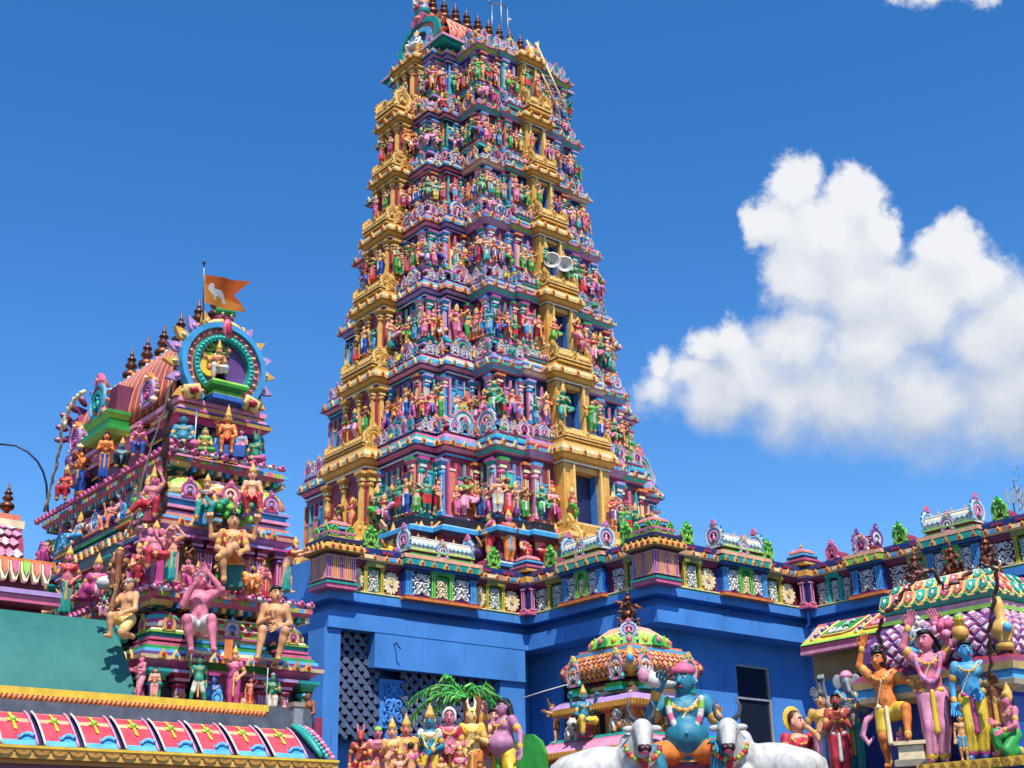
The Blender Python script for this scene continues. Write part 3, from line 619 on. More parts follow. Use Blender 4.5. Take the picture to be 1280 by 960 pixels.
PILG_ME = pilaster('gold', 'ochre', 'goldl').mesh('pilaster')
KUD = [kudu('gold', 'red'), kudu('goldl', 'azure'), kudu('orange', 'teal')]
# ------------------------------------------------------------------ ground
m = MB(); m.add([(-3000,-3000,0),(3000,-3000,0),(3000,3000,0),(-3000,3000,0)], [(0,1,2,3)], 'pave')
put('ground', m.mesh('ground', paint('paving', rough=.8, scale=1.5)), kind='structure')

# ------------------------------------------------------------------ the big tower
UC, VC = 21.9, 27.63
ST_ME, SE_ME = small_meshes()
tower = thing('temple_tower', 'towering seven storey temple gateway crowded with tiny painted figures, gold door bays', 'tower', (UC, VC, 7.0))
Z0 = [10.06, 12.72, 15.10, 17.40, 19.62, 21.50, 23.62]          # floor of each storey
ZC = [11.86, 14.22, 16.56, 18.76, 20.74, 22.66, 24.92]          # its cornice
def dims(z):
    t = (z-10.3)/(24.4-10.3)
    L = lambda a, b: a+(b-a)*t
    Q = dict(front=(L(2.72, 2.0), L(3.95, 2.3)), core=(L(4.4, 2.75), L(2.85, 1.1)), side=(L(4.78, 3.32), L(1.1, .6)), door=(L(.98, .6), L(4.5, 2.62)), mid=(L(1.75, 1.25), L(4.1, 2.4)), wing=(L(3.75, 2.4), L(3.2, 1.3)))
    bow = .17*min(1, 1.5*math.sin(math.pi*min(1, max(0, t))))
    return {k: (a-.17-bow-((.42 if k == 'side' else .16) if z > 23 else 0), b-.17-bow*.6) for k, (a, b) in Q.items()}
WALLC = dict(front=['plum', 'navy', 'maroon', 'purple', 'navy', 'maroon', 'purple'], core=['wine', 'purple', 'navy', 'maroon', 'wine', 'navy', 'purple'])
CORN = [['azure', 'white', 'navy', 'rose', 'aqua'], ['lilac', 'aqua', 'maroon', 'pink', 'sky'], ['pink', 'cream', 'cob', 'lilac', 'aqua'], ['salmon', 'sky', 'wine', 'pink', 'lilac'], ['sky', 'white', 'purple', 'pink', 'cream'], ['peach', 'pink', 'navy', 'lilac', 'aqua'], ['sky', 'pink', 'cob', 'lilac', 'lime']]  # navy bands are painted shadow lines between the bright mouldings
rt = random.Random(5)
cnt_f = 0
def prof(z0, zc, zn, c, wall, gold, nd):
    """moulded outline of one storey of one bay: plinth, wall, roll cornice, upper plinth, neck up to the next floor"""
    g = gold; a, b, n_, e, f = (('goldl', 'cream', 'ochre', 'gold', 'goldl') if g else c)
    s = (zc-z0)/1.5
    return [(z0-.16, .13, e), (z0-.09, .13, e), (z0-.09, .07, n_), (z0-.04, .07, n_), (z0-.04, .11, f), (z0+.03, .11, f), (z0+.03, .03, wall), (zc-.2*s, .03, wall), (zc-.2*s, .07, b), (zc-.15*s, .07, b), (zc-.15*s, .04, n_), (zc-.1*s, .1, e), (zc-.03, .17, n_), (zc-.02, .235, a), (zc+.055*s, .25, a), (zc+.06*s, .222, b), (zc+.125*s, .217, b), (zc+.13*s, .185, f), (zc+.19*s, .18, f), (zc+.195*s, .145, e), (zc+.25*s, .14, e), (zc+.255*s, .1, n_), (zc+.32*s, .1, n_), (zc+.32*s, nd, wall), (zn-.18, nd, wall)]
for k in range(7):
    z0, zc = Z0[k], ZC[k]; zn = Z0[k+1] if k < 6 else 25.35
    D = dims((z0+zc)/2); Dn = dims((Z0[k+1]+ZC[k+1])/2 if k < 6 else 25.2)
    s = (zc-z0)/1.5; tier = None
    for bi, nm in enumerate(('core', 'front', 'wing', 'mid', 'side', 'door')):
        hu, hv = D[nm]; nu, nv = Dn[nm]; gold = nm in ('side', 'door'); c = CORN[k] if nm in ('front', 'core') else CORN[(k+3) % 7]
        c = c[bi % 2:]+c[:bi % 2]
        wall = {'side': 'wine', 'door': 'cob'}.get(nm) or WALLC['core' if nm in ('core', 'wing') else 'front'][k]
        nd = -min(hu-nu, hv-nv)-.02; m = MB()
        pr = [(z+bi*.0035, d_, cc) for z, d_, cc in prof(z0, zc, zn, c, wall, gold, nd)]
        if nm == 'door':   # doorway: plinth, two piers, cornice, shallow recess with interior shade painted as navy panel
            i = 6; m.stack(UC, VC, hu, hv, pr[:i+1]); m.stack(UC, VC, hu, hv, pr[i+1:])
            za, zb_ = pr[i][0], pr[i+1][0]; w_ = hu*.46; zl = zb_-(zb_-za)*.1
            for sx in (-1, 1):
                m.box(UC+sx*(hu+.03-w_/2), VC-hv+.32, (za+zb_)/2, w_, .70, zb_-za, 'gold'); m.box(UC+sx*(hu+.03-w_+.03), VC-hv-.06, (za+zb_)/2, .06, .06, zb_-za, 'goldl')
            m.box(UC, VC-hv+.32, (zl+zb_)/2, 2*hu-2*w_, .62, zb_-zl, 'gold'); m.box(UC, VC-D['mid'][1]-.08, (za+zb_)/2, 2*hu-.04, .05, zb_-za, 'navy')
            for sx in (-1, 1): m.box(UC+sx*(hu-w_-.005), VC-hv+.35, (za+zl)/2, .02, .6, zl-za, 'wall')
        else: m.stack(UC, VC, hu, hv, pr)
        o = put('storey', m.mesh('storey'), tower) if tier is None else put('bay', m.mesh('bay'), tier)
        if tier is None: tier = o
    # rows of little leaf gables on the cornices
    m = MB()
    for nm in ('front', 'core', 'wing', 'mid', 'side', 'door'):
        hu, hv = D[nm]; n = max(2, int(2*hu/.38)); zz = zc-.0
        for i in range(n+1):
            x = -hu+2*hu*i/n; m.join(KUD[0 if nm in ('side', 'door') else (i+k) % 3], T(UC+x, VC-hv-.235, zz) @ Sc(.16, .3, .19))
        n = max(2, int(2*hv/.4))
        for i in range(n+1):
            y = -hv+2*hv*i/n; m.join(KUD[0 if nm in ('side', 'door') else (i+k) % 3], T(UC-hu-.235, VC+y, zz) @ Rz(-90) @ Sc(.17, .3, .2))
    put('leaf_ornament_row', m.mesh('leaf_ornament_row'), tier, kind='stuff')
    L_ = lambda x, d, z, a=0: T(UC+x, VC-d, z) @ Rz(a)                    # facing -Y
    S_ = lambda d, y, z, a=0: T(UC-d, VC+y, z) @ Rz(-90+a)                # facing -X
    hf, wf = D['front']; h1, w1 = D['core']; hg, wg = D['side']; dw, wd = D['door']; hm, wm = D['mid']; hw, ww = D['wing']
    zw = zc-.26*s-z0-.03
    # pilasters
    def pil(M, gold=False): put('pilaster', PILG_ME if gold else PIL_ME[rt.randrange(5)], tier, M @ Sc(1.0*s**.5, 1.0*s**.5, zw))
    zf = z0+.03
    for x in (hf-.08, hm+.12, hm-.08): pil(L_(-x, (wf if x > hm else wm)+.06, zf)); pil(L_(x, (wf if x > hm else wm)+.06, zf))
    for x in (h1-.08, hw+.1, hf+.15): pil(L_(-x, (w1 if x > hw else ww)+.06, zf)); pil(L_(x, (w1 if x > hw else ww)+.06, zf))
    for y in (wf-.1, w1+.25): pil(S_(hf+.06 if y > ww else hw+.06, -y, zf))
    for y in (w1-.1, wg+.15): pil(S_(h1+.06, -y, zf))
    for y in (-wg+.08, wg-.08, 0): pil(S_(hg+.06, y, zf), True)
    for x in (hg-.1,): pil(L_(-x, wg+.06, zf), True); pil(L_(x, wg+.06, zf), True)
    # bright painted panels behind the figures, and a fringe of small gables along the ledge
    m = MB(); pc = ['azure', 'pink', 'aqua', 'lilac', 'rose', 'salmon', 'teal', 'cream', 'red', 'sky', 'orange']
    zlg = zc+.32*s+.004
    def strip(a, b, F, d, lead=True):
        n = max(1, round(abs(b-a)/.24)); 
        for i in range(n):
            t = a+(b-a)*(i+.5)/n; hgt_ = zw*rt.uniform(.55, .8); m.box(0, 0, hgt_/2, abs(b-a)/n*rt.uniform(.55, .8), .05, hgt_, rt.choice(pc), F(t, d+.05)); m.box(0, -.01, hgt_+.03, abs(b-a)/n*.85, .07, .05, rt.choice(pc), F(t, d+.05))
            for q in (-1, 1): m.box(q*abs(b-a)/n*.45, -.02, zw*.47, .035, .06, zw*.94, rt.choice(pc), F(t, d+.05))
        n = max(1, round(abs(b-a)/.3))
        for i in range(n):
            t = a+(b-a)*(i+.5)/n; q = rt.uniform(.2, .32)*s; put('gable_ornament', NASI_ME[rt.randrange(1, 5)], tier, F(t, d+.11) @ T(0, 0, zlg-zf_) @ Sc(q, .35, q*1.1))
    zf_ = z0+.03
    FL = lambda t, d: T(UC+t, VC-d, zf_); FS = lambda t, d: T(UC-d, VC+t, zf_) @ Rz(-90)
    strip(-hf, -hm, FL, wf); strip(-hm, -dw, FL, wm); strip(dw, hm, FL, wm); strip(hm, hf, FL, wf); strip(-h1, -hw, FL, w1); strip(-hw, -hf, FL, ww); strip(hf, hw, FL, ww); strip(hw, h1, FL, w1); strip(-wf, -ww, FS, hf); strip(-ww, -w1, FS, hw); strip(-w1, -wg, FS, h1); strip(wg, w1, FS, h1)
    put('painted_wall_panel', m.mesh('painted_wall_panel'), tier, kind='stuff')
    # standing figures
    def fig(M, H, seated=False, jitter=True):
        global cnt_f
        me = rt.choice(SE_ME if seated else ST_ME); H *= rt.uniform(.74, 1.14)
        put('seated_figure' if seated else 'figure', me, tier, M @ Rz(rt.uniform(-16, 16)) @ Sc(H*1.12*(1 if rt.random() < .5 else -1), H*1.05, H)); cnt_f += 1
    H = .57*(zc-z0) if k else .5*(zc-z0); sp = .285*s**.6
    def row(a, b, fn, n=None):
        n = n or max(1, round(abs(b-a)/sp))
        for i in range(n): fn(a+(b-a)*(i+.5)/n)
    row(-hf, -hm-.1, lambda x: fig(L_(x, wf+.2, zf), H)); row(-hm, -dw-.05, lambda x: fig(L_(x, wm+.2, zf), H)); row(dw+.1, hm, lambda x: fig(L_(x, wm+.2, zf), H)); row(hm+.1, hf, lambda x: fig(L_(x, wf+.2, zf), H))
    row(-wf, -ww-.1, lambda y: fig(S_(hf+.2, y, zf), H)); row(-h1, -hw, lambda x: fig(L_(x, w1+.2, zf), H)); row(-hw, -hf-.1, lambda x: fig(L_(x, ww+.2, zf), H)); row(hf, h1, lambda x: fig(L_(x, (w1 if x > hw else ww)+.2, zf), H))
    row(-w1, -wg-.1, lambda y: fig(S_(h1+.2, y, zf), H)); row(-hg, -h1, lambda x: fig(L_(x, wg+.2, zf), H)); row(h1, hg, lambda x: fig(L_(x, wg+.2, zf), H), 1)
    row(-wg, wg, lambda y: fig(S_(hg+.2, y, zf), H*.95), 2 if k > 3 else 3); fig(L_(-hf-.12, wf+.12, zf, -45), H); fig(L_(-h1-.12, w1+.12, zf, -45), H); fig(L_(hf+.12, wf+.12, zf, 45), H)
    for sx in (-1, 1): fig(L_(sx*(dw-.06), wd+.2, zf), H*1.02)               # door guardians
    # miniature shrines on the ledge above the cornice
    zl = zc+.32*s+.004; hh = zn-.16-zl; r = min(.36, hh*.42)
    cn = [['pink', 'cream', 'mag', 'navy', 'rose'], ['aqua', 'cream', 'rose', 'wine', 'pink'], ['lilac', 'white', 'azure', 'purple', 'salmon']][k % 3]
    put('gold_barrel_shrine', sala(2*dw+.02, r*1.12, 'gold', 'goldl', GOLDN, fin=3, bands=['gold', 'ochre', 'goldl']).mesh('gold_barrel_shrine'), tier, L_(0, wd-.02, zl))
    put('gold_barrel_shrine', sala(2*wg+.02, r*1.12, 'gold', 'goldl', GOLDN, fin=2, bands=['gold', 'ochre', 'goldl']).mesh('gold_barrel_shrine'), tier, S_(hg-.02, 0, zl))
    me = sala((hm-dw)*.85, r*.82, 'rose', 'white', cn, fin=3, bands=['teal', 'pink', 'navy']).mesh('barrel_shrine')
    for sx in (-1, 1): put('barrel_shrine', me, tier, L_(sx*(hm+dw)/2, wm, zl))
    me = kuta(r*.8, [CORN[k][0], 'wine', 'pink', 'cream', 'lilac', 'aqua', 'rose', 'lime'], cn).mesh('domed_shrine')
    for x in (-h1+.2, h1-.2): put('domed_shrine', me, tier, L_(x, w1-.16, zl+.003))
    put('domed_shrine', kuta(r*.74, ['teal', 'navy', 'orange', 'cream', 'sky', 'pink', 'white', 'mag'], cn).mesh('domed_shrine'), tier, L_(hf-.2, wf-.16, zl+.003))
    put('gable_ornament', NASI_ME[1+k % 4], tier, S_(hf-.02, -(wf+ww)/2, zl) @ Sc(.62*s, .7, .6*s)); put('gable_ornament', NASI_ME[1+(k+1) % 4], tier, L_(-(hw+hf)/2, ww+.02, zl) @ Sc(.6*s, .7, .58*s)); put('gable_ornament', NASI_ME[1+(k+2) % 4], tier, S_(h1, -(w1+wg)/2-.1, zl) @ Sc(.5*s, .7, .5*s))
    put('gable_ornament', NASI_ME[1+(k+2) % 4], tier, L_((h1+hf)/2, ww+.02, zl) @ Sc(.6*s, .7, .58*s)); put('gable_ornament', NASI_ME[0], tier, L_(-(hg+h1)/2, wg+.02, zl) @ Sc(.42*s, .6, .42*s))
    # figures seated on the ledge between them
    Hs = min(1.2*hh, 1.0)
    for M in (L_(-hf+.1, wf+.12, zl, -40), L_(-(hf+hm)/2, wf+.14, zl), L_((hf+hm)/2-.08, wf+.14, zl), S_(hf+.1, -(wf*.75+ww*.25), zl), L_(-hf-.12, ww+.14, zl), L_(-hw-.06, w1+.14, zl), L_(hf+.2, ww+.12, zl), L_(h1-.5, w1+.12, zl), S_(h1+.08, -w1*.45-wg*.55, zl)): fig(M, Hs, True)
    for M in (L_(-h1+.52, w1+.14, zl), S_(h1+.1, -wg-.2, zl), L_(-dw-.16, wm+.16, zl), L_(dw+.16, wm+.16, zl), L_(-hg+.4, wg+.13, zl)): fig(M, Hs*.9)
print('tower figures', cnt_f)
# base below the first storey
D = dims(9.2); m = MB()
base = None
for bi, nm in enumerate(('core', 'front', 'wing', 'mid', 'side', 'door')):
    hu, hv = D[nm]; m = MB(); g = nm in ('side', 'door'); w_ = 'gold' if g else 'plum'; q = bi*.0035
    m.stack(UC, VC, hu, hv, [(7.0, .2, w_), (8.55+q, .2, w_), (8.6+q, .3, 'gold' if g else 'navy'), (8.66+q, .42, 'gold' if g else 'azure'), (8.74+q, .44, 'goldl' if g else 'white'), (8.8+q, .34, 'ochre' if g else 'navy'), (8.9+q, .22, w_), (9.4+q, .18, w_), (9.42+q, .36, 'gold' if g else 'navy'), (9.5+q, .46, 'goldl' if g else 'azure'), (9.6+q, .46, 'gold' if g else 'sky'), (9.66+q, .36, 'gold' if g else 'white'), (9.72+q, .2, 'ochre' if g else 'dark'), (9.95, .14, w_)])
    o = put("base" if base is None else "bay", m.mesh("base"), tower if base is None else base); base = base or o
hf, wf = D['front']; h1, w1 = D['core']; hg, wg = D['side']; dw, wd = D['door']
for M in [T(UC-hf+.5*i, VC-wf-.28, 8.8) for i in range(4)] + [T(UC+dw+.3+.5*i, VC-wf-.28, 8.8) for i in range(4)] + [T(UC-h1+.5*i, VC-w1-.28, 8.8) for i in range(4)] + [T(UC-hf-.3, VC-wf+.45*i, 8.8) @ Rz(-90) for i in range(3)] + [T(UC-h1-.3, VC-w1+.45*i, 8.8) @ Rz(-90) for i in range(4)] + [T(UC-hg-.25, VC-wg+.5*i, 8.8) @ Rz(-90) for i in range(5)]:
    se = rt.random() < .6; H = rt.uniform(.95, 1.25)
    put('seated_figure' if se else 'figure', rt.choice(SE_ME if se else ST_ME), base, M @ Rz(rt.uniform(-15, 15)) @ Sc(H))
put('gold_barrel_shrine', sala(2*dw+.1, .42, 'gold', 'goldl', GOLDN, fin=0, bands=['gold', 'ochre', 'goldl']).mesh('gold_barrel_shrine'), base, T(UC, VC-wd-.1, 8.72))
put('gold_barrel_shrine', sala(2*wg+.1, .42, 'gold', 'goldl', GOLDN, fin=0, bands=['gold', 'ochre', 'goldl']).mesh('gold_barrel_shrine'), base, T(UC-hg-.1, VC, 8.72) @ Rz(-90))
# crowning barrel roof
zs, zr, hl, hd_ = 25.3, 26.95, 2.1, 1.3
m = MB(); m.stack(UC, VC, 2.5, 1.5, [(25.2, 0, 'teal'), (25.3, 0, 'teal'), (25.3, .12, 'pink'), (25.38, .12, 'pink'), (25.38, .0, 'navy'), (25.44, 0, 'navy'), (25.44, -.1, 'salmon'), (25.5, -.1, 'salmon')])
roof = put('roof', None, tower, T(UC, VC, zs)); 
n = 16; vs, fs, cs = [], [], []
for i in range(13):
    x = -hl+2*hl*i/12
    for k in range(n+1):
        a = math.pi*(-.07+1.14*k/n); vs.append((UC+x, VC-hd_*math.cos(a), zs+.25+(zr-zs-.25)*max(-.2, math.sin(a))))
for i in range(12):
    for k in range(n): fs.append((i*(n+1)+k, (i+1)*(n+1)+k, (i+1)*(n+1)+k+1, i*(n+1)+k+1)); cs.append('salmon' if k not in (6, 9) else 'wine')
m.add(vs, fs, cs)
put('barrel_roof', m.mesh('barrel_roof'), roof)
m = MB()
for i in range(20):      # raised net over the vault
    for dirn in (-1, 1):
        x0 = -hl+2*hl*i/19; pts = []
        for k in range(1, 7):
            a = math.pi*(-.05+1.14*k/n); x = x0+dirn*(k-1)*.09
            if abs(x) < hl: pts.append((UC+x, VC-hd_*1.01*math.cos(a), zs+.26+(zr-zs-.25)*math.sin(a)))
        if len(pts) > 1: m.tube(pts, .018, 4, 'red' if dirn > 0 else 'cream')
put('roof_net', m.mesh('roof_net'), roof, kind='stuff')
m = MB(); m.box(UC, VC, zr+.03, 2*hl, .5, .14, 'cream'); m.box(UC, VC, zr+.12, 2*hl, .36, .06, 'pink')
for i in range(24): m.prism([(-.09, 0), (.09, 0), (0, -.14)], 0, -.03, 'teal' if i % 2 else 'salmon', T(UC-hl+.1+2*(hl-.1)*i/23, VC-.26, zr+.0))
put('ridge', m.mesh('ridge'), roof)
for sx in (-1, 1):
    g = nasi('teal', 'salmon', 'sky', 'wine', 'rose', h=.1); mm = g.mesh('gable'); put('gable', mm, roof, T(UC+sx*(hl+.05), VC, zs+.05) @ Rz(90*sx) @ Sc(2.15, 2.6, 1.42))
    m = MB(); m.lathe([(0, 0), (.2, .0), (.24, .2), (.16, .42), (.22, .55), (.1, .75), (0, .95)], 10, ['pink', 'teal', 'lilac', 'gold']); 
    for a in range(-1, 2): m.prism([(-.05, 0), (.05, 0), (a*.1, .5)], -.12, -.18, 'cream', T(a*.14, 0, .35))
    m.ball((-.09, -.2, .42), .06, 'white'); m.ball((.09, -.2, .42), .06, 'white'); m.ball((0, -.2, .22), (.14, .08, .07), 'red')
    put('gable_beast_mask', m.mesh('gable_beast_mask'), roof, T(UC+sx*(hl+.1), VC, zr+.05) @ Rz(90*sx) @ Sc(1.25, 1, 1.15))
    f = figure(legs='royal', arms=('knee', 'bless'), skin='white', cloth='white', simple=True, head='crown'); put('seated_figure', np_mesh('seated_figure', *sdf(f['body']+f['garment']+f['head'], .02), M_STAT), roof, T(UC+sx*(hl+.3), VC, zs+.12) @ Rz(90*sx) @ Sc(1.15))
for i in range(9): put('pot_finial', KAL_ME, roof, T(UC-hl+.3+(2*hl-.6)*i/8, VC, zr+.1) @ Sc(.62, .62, 1.0))
put('gable_ornament', NASI_ME[2], roof, T(UC, VC-1.5, zs+.1) @ Sc(.9, 1.4, .72)); put('gable_ornament', NASI_ME[0], roof, T(UC-1.3, VC-1.42, zs+.12) @ Sc(.6, 1.2, .5)); put('gable_ornament', NASI_ME[4], roof, T(UC+1.3, VC-1.42, zs+.12) @ Sc(.6, 1.2, .5))
# ------------------------------------------------------------------ blue hall in front of the tower
PATH = [((13.0, 36.0), None), ((13.0, 21.2), None), ((17.95, 21.2), None), ((17.95, 17.35), None), ((22.5, 17.35), None), ((22.5, 6.0), None)]
PATH = [p for p, _ in PATH]
NORM = [(-1, 0), (0, -1), (-1, 0), (0, -1), (-1, 0)]
def sweep(m, profl, path=PATH, norm=NORM, back=None):
    vs, fs, cs = [], [], []; n = len(path)
    for z, d, c in profl:
        for i, (x, y) in enumerate(path):
            a = norm[max(0, i-1)]; b = norm[min(n-2, i)]; ox, oy = (a[0]+b[0], a[1]+b[1]) if a != b else a
            vs.append((x+ox*d, y+oy*d, z))
    for j in range(len(profl)-1):
        for i in range(n-1): fs.append((j*n+i, j*n+i+1, (j+1)*n+i+1, (j+1)*n+i)); cs.append(profl[j][2])
    return m.add(vs, fs, cs)
hall = thing('temple_hall', 'blue painted concrete hall with a carved and painted parapet, below the great tower', 'building', (17.5, 24, 0))
m = MB(); sweep(m, [(0, -.76, 'wall'), (6.3, -.76, 'wall'), (6.3, -.04, 'wall'), (6.62, -.04, 'wall'), (6.625, -.34, 'wall'), (6.84, -.34, 'wall'), (6.84, 0, 'wall'), (7.0, 0, 'wall'), (7.0, -.6, 'wall')])
m.add([(13.6, 36, 7.0), (13.6, 21.2, 7.0), (34, 21.2, 7.0), (34, 36, 7.0)], [(0, 1, 2, 3)], 'stone'); m.add([(17.95, 21.2, 7.0), (17.95, 17.35, 7.0), (34, 17.35, 7.0), (34, 21.2, 7.0)], [(0, 1, 2, 3)], 'stone'); m.add([(22.5, 17.35, 7.0), (22.5, 6, 7.0), (34, 6, 7.0), (34, 17.35, 7.0)], [(0, 1, 2, 3)], 'stone')
m.add([(13.76, 36, 0), (34, 36, 0), (34, 36, 7), (13.0, 36, 7)], [(0, 1, 2, 3)], 'wall'); m.add([(34, 36, 0), (34, 6, 0), (34, 6, 7), (34, 36, 7)], [(0, 1, 2, 3)], 'wall'); m.add([(34, 6, 0), (23.26, 6, 0), (22.5, 6, 7), (34, 6, 7)], [(0, 1, 2, 3)], 'wall')
put('wall', m.mesh('hall_wall', M_WALL), hall)
# outer skin of the walls so that windows sit in real recesses
def skin(name, x0, x1, z0, z1, holes, v=None, u=None, th=.14):
    m = MB(); xs = sorted({x0, x1, *[q for h in holes for q in h[:2]]}); zs = sorted({z0, z1, *[q for h in holes for q in h[2:]]})
    for a, b in zip(xs, xs[1:]):
        for c, d in zip(zs, zs[1:]):
            if any(h[0] <= a and b <= h[1] and h[2] <= c and d <= h[3] for h in holes): continue
            if v is not None: m.box((a+b)/2, v+th/2, (c+d)/2, b-a, th, d-c, 'wall')
            else: m.box(u+th/2, (a+b)/2, (c+d)/2, th, b-a, d-c, 'wall')
    put(name, m.mesh(name, M_WALL), hall)
wv = 17.97; pa, pb = atv(919, 829, wv), atv(970, 925, wv); wh = (pa.x, pb.x, pb.z-.15, pa.z)
skin('wall_face', 18.4, 23.2, 0, 6.3, [wh], v=wv)
bu = 18.57; pa2, pb2 = atu(700, 845, bu), atu(722, 885, bu); bh = (pb2.y-.35, pa2.y, pb2.z-.6, pa2.z)
skin('wall_face', 17.98, 21.9, 0, 6.3, [bh], u=bu)
skin('wall_face', 6.2, 17.96, 0, 6.3, [], u=23.12)
def window(v, h, split=.58):
    w_ = MB(); t = .045; x0, x1, z0, z1 = h
    f = put('window', None, hall, T((x0+x1)/2, v+.06, z0))
    for bx in (((x0+x1)/2, z1-t/2, x1-x0, t), ((x0+x1)/2, z0+t/2, x1-x0, t), (x0+t/2, (z0+z1)/2, t, z1-z0-2*t), (x1-t/2, (z0+z1)/2, t, z1-z0-2*t), ((x0+x1)/2, z0+(z1-z0)*split, x1-x0-2*t, t*.9)): w_.box(bx[0], v+.06, bx[1], bx[2], .06, bx[3], 'white')
    put('frame', w_.mesh('frame', M_METAL), f)
    for a, b in ((z0+t, z0+(z1-z0)*split-t/2), (z0+(z1-z0)*split+t/2, z1-t)):
        g = MB(); g.box((x0+x1)/2, v+.075, (a+b)/2, x1-x0-2*t, .012, b-a, 'dark'); put('pane', g.mesh('pane', M_GLASS), f)
    for a in (0,):
        c_ = MB(); c_.box((x0+x1)/2-.1, v+.11, (z0+z1)/2, (x1-x0)*.5, .01, (z1-z0)*.95, 'dgrey'); put('curtain', c_.mesh('curtain'), f)
window(wv, wh)
g = MB(); g.box(bu+.11, (bh[0]+bh[1])/2, (bh[2]+bh[3])/2, .02, bh[1]-bh[0], bh[3]-bh[2], 'dark'); put('pane', g.mesh('pane', M_GLASS), hall)
# wall A: pillar, deep spandrel, lattice screens, relief panel
AV = 21.2
m = MB(); m.box(13.18, AV+.40, 3.15, .36, .6, 6.3, 'wall'); put('pillar', m.mesh('pillar', M_WALL), hall)
p0, p1 = atv(468, 826, AV+.06), atv(652, 841, AV+.06)
m = MB(); m.box((p0.x+17.9)/2, AV+.12, (5.63+6.34)/2, 17.9-p0.x, .14, 6.34-5.63, 'wall'); m.box((p0.x+17.9)/2, AV+.30, (5.63+6.3)/2+.003, 17.9-p0.x-.02, .25, .64, 'wall'); put('spandrel', m.mesh('spandrel', M_WALL), hall)
m = MB(); m.box(17.6, AV+.42, 2.8, .66, .6, 5.66, 'wall'); put('pillar', m.mesh('pillar', M_WALL), hall)
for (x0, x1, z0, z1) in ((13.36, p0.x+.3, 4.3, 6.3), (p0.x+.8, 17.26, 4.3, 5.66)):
    LV_ = AV+.34; s_ = put('lattice_screen', None, hall, T((x0+x1)/2, LV_, z0)); bk = MB(); bk.box((x0+x1)/2, LV_+.1, (z0+z1)/2, x1-x0, .03, z1-z0, 'black'); put('shade_backing', bk.mesh('shade_backing'), s_)  # black sheet painted in for the shade behind the lattice holes
    st = .24; W, H_ = x1-x0, z1-z0
    for sg in (-1, 1):
        k = -int(H_/st)-1
        while k*st < W+H_:
            # clip the diagonal x - x0 = k*st + sg*t
            pts = []
            for j in range(0, 60):
                t = H_*j/59; x = k*st+(t if sg > 0 else H_-t)
                if 0 <= x <= W: pts.append((x0+x, z0+t))
            if len(pts) > 3:
                b = MB(); a, c = pts[0], pts[-1]; L = math.hypot(c[0]-a[0], c[1]-a[1])
                b.box(0, 0, 0, L, .05, .075, 'latt'); ang = math.degrees(math.atan2(c[1]-a[1], c[0]-a[0]))
                put('lattice_bar', b.mesh('lattice_bar', M_PAINT), s_, T((a[0]+c[0])/2, LV_+.012*sg, (a[1]+c[1])/2) @ Ry(-ang))
            k += 1
    kn = MB()
    for i in range(int(W/st)+1):
        for j in range(int(H_/st)*2+1):
            x = i*st+(st/2 if j % 2 else 0); z = j*st/2
            if 0 < x < W and 0 < z < H_: kn.lathe([(.055, -.03), (.055, .03)], 8, 'latt', T(x0+x, LV_-.015, z0+z) @ Rx(90), smooth=False)
    put('lattice_knot', kn.mesh('lattice_knot'), s_, kind='stuff')
q0, q1 = atv(474, 848, AV+.35), atv(509, 912, AV+.35)
rp = put('relief_panel', None, hall, T((q0.x+q1.x)/2, AV+.4, q1.z)); m = MB(); m.box((q0.x+q1.x)/2, AV+.45, (q0.z+q1.z)/2, q1.x-q0.x, .18, q0.z-q1.z, 'wall'); put('slab', m.mesh('slab', M_WALL), rp)
m = MB(); m.box((q0.x+q1.x)/2, AV+.5, 2.5, .3, .2, 2*(q1.z-2.5), 'wall'); put('post', m.mesh('post', M_WALL), rp)
m = scroll('wall', 3, .9, 1.2); m.ring(.1, .17, 0, -.06, 0, 360, 14, 'wall'); m.join(rosette('wall', 'wall'), Sc(.3)); put('scrollwork', m.mesh('scrollwork', M_WALL), rp, T((q0.x+q1.x)/2, AV+.36, (q0.z+q1.z)/2) @ Sc((q1.x-q0.x)*.85, .5, (q0.z-q1.z)*.7))
m = MB(); m.tube([(p0.x+.45, AV+.06, 6.1), (p0.x+.45, AV-.05, 6.12), (p0.x+.44, AV-.1, 6.05), (p0.x+.5, AV-.1, 6.0)], .014, 6, 'navy'); put('hook', m.mesh('hook', M_METAL), hall)
m = MB(); m.tube([(22.42, 17.28, 7.0), (22.42, 17.27, 6.9), (22.42, 17.27, 6.7), (22.35, 17.3, 6.62)], .03, 8, 'wall'); put('drain_pipe', m.mesh('drain_pipe', M_WALL), hall)

# ------------------------------------------------------------------ carved parapet on the hall roof
par = put('parapet', None, hall, T(17.5, 20, 7.0)); ZB = 7.0
m = MB(); P4 = PATH[1:]; N4 = NORM[1:]
sweep(m, [(ZB, -.02, 'leaf'), (ZB+.035, -.02, 'leaf'), (ZB+.035, 0, 'cream'), (ZB+.06, 0, 'cream'), (ZB+.06, -.1, 'maroon'), (ZB+.56, -.1, 'maroon'), (ZB+.56, -.05, 'wine'), (ZB+.6, -.05, 'wine'), (ZB+.6, -.02, 'plum'), (ZB+.66, .02, 'plum'), (ZB+.67, .04, 'cream'), (ZB+.69, .07, 'peach'), (ZB+.78, .09, 'peach'), (ZB+.8, .03, 'navy'), (ZB+.83, .03, 'cob'), (ZB+.9, .06, 'cob'), (ZB+.91, .04, 'navy'), (ZB+.95, .0, 'navy'), (ZB+.95, -.4, 'navy'), (ZB, -.4, 'navy')], P4, N4)
put('parapet_band', m.mesh('parapet_band'), par)
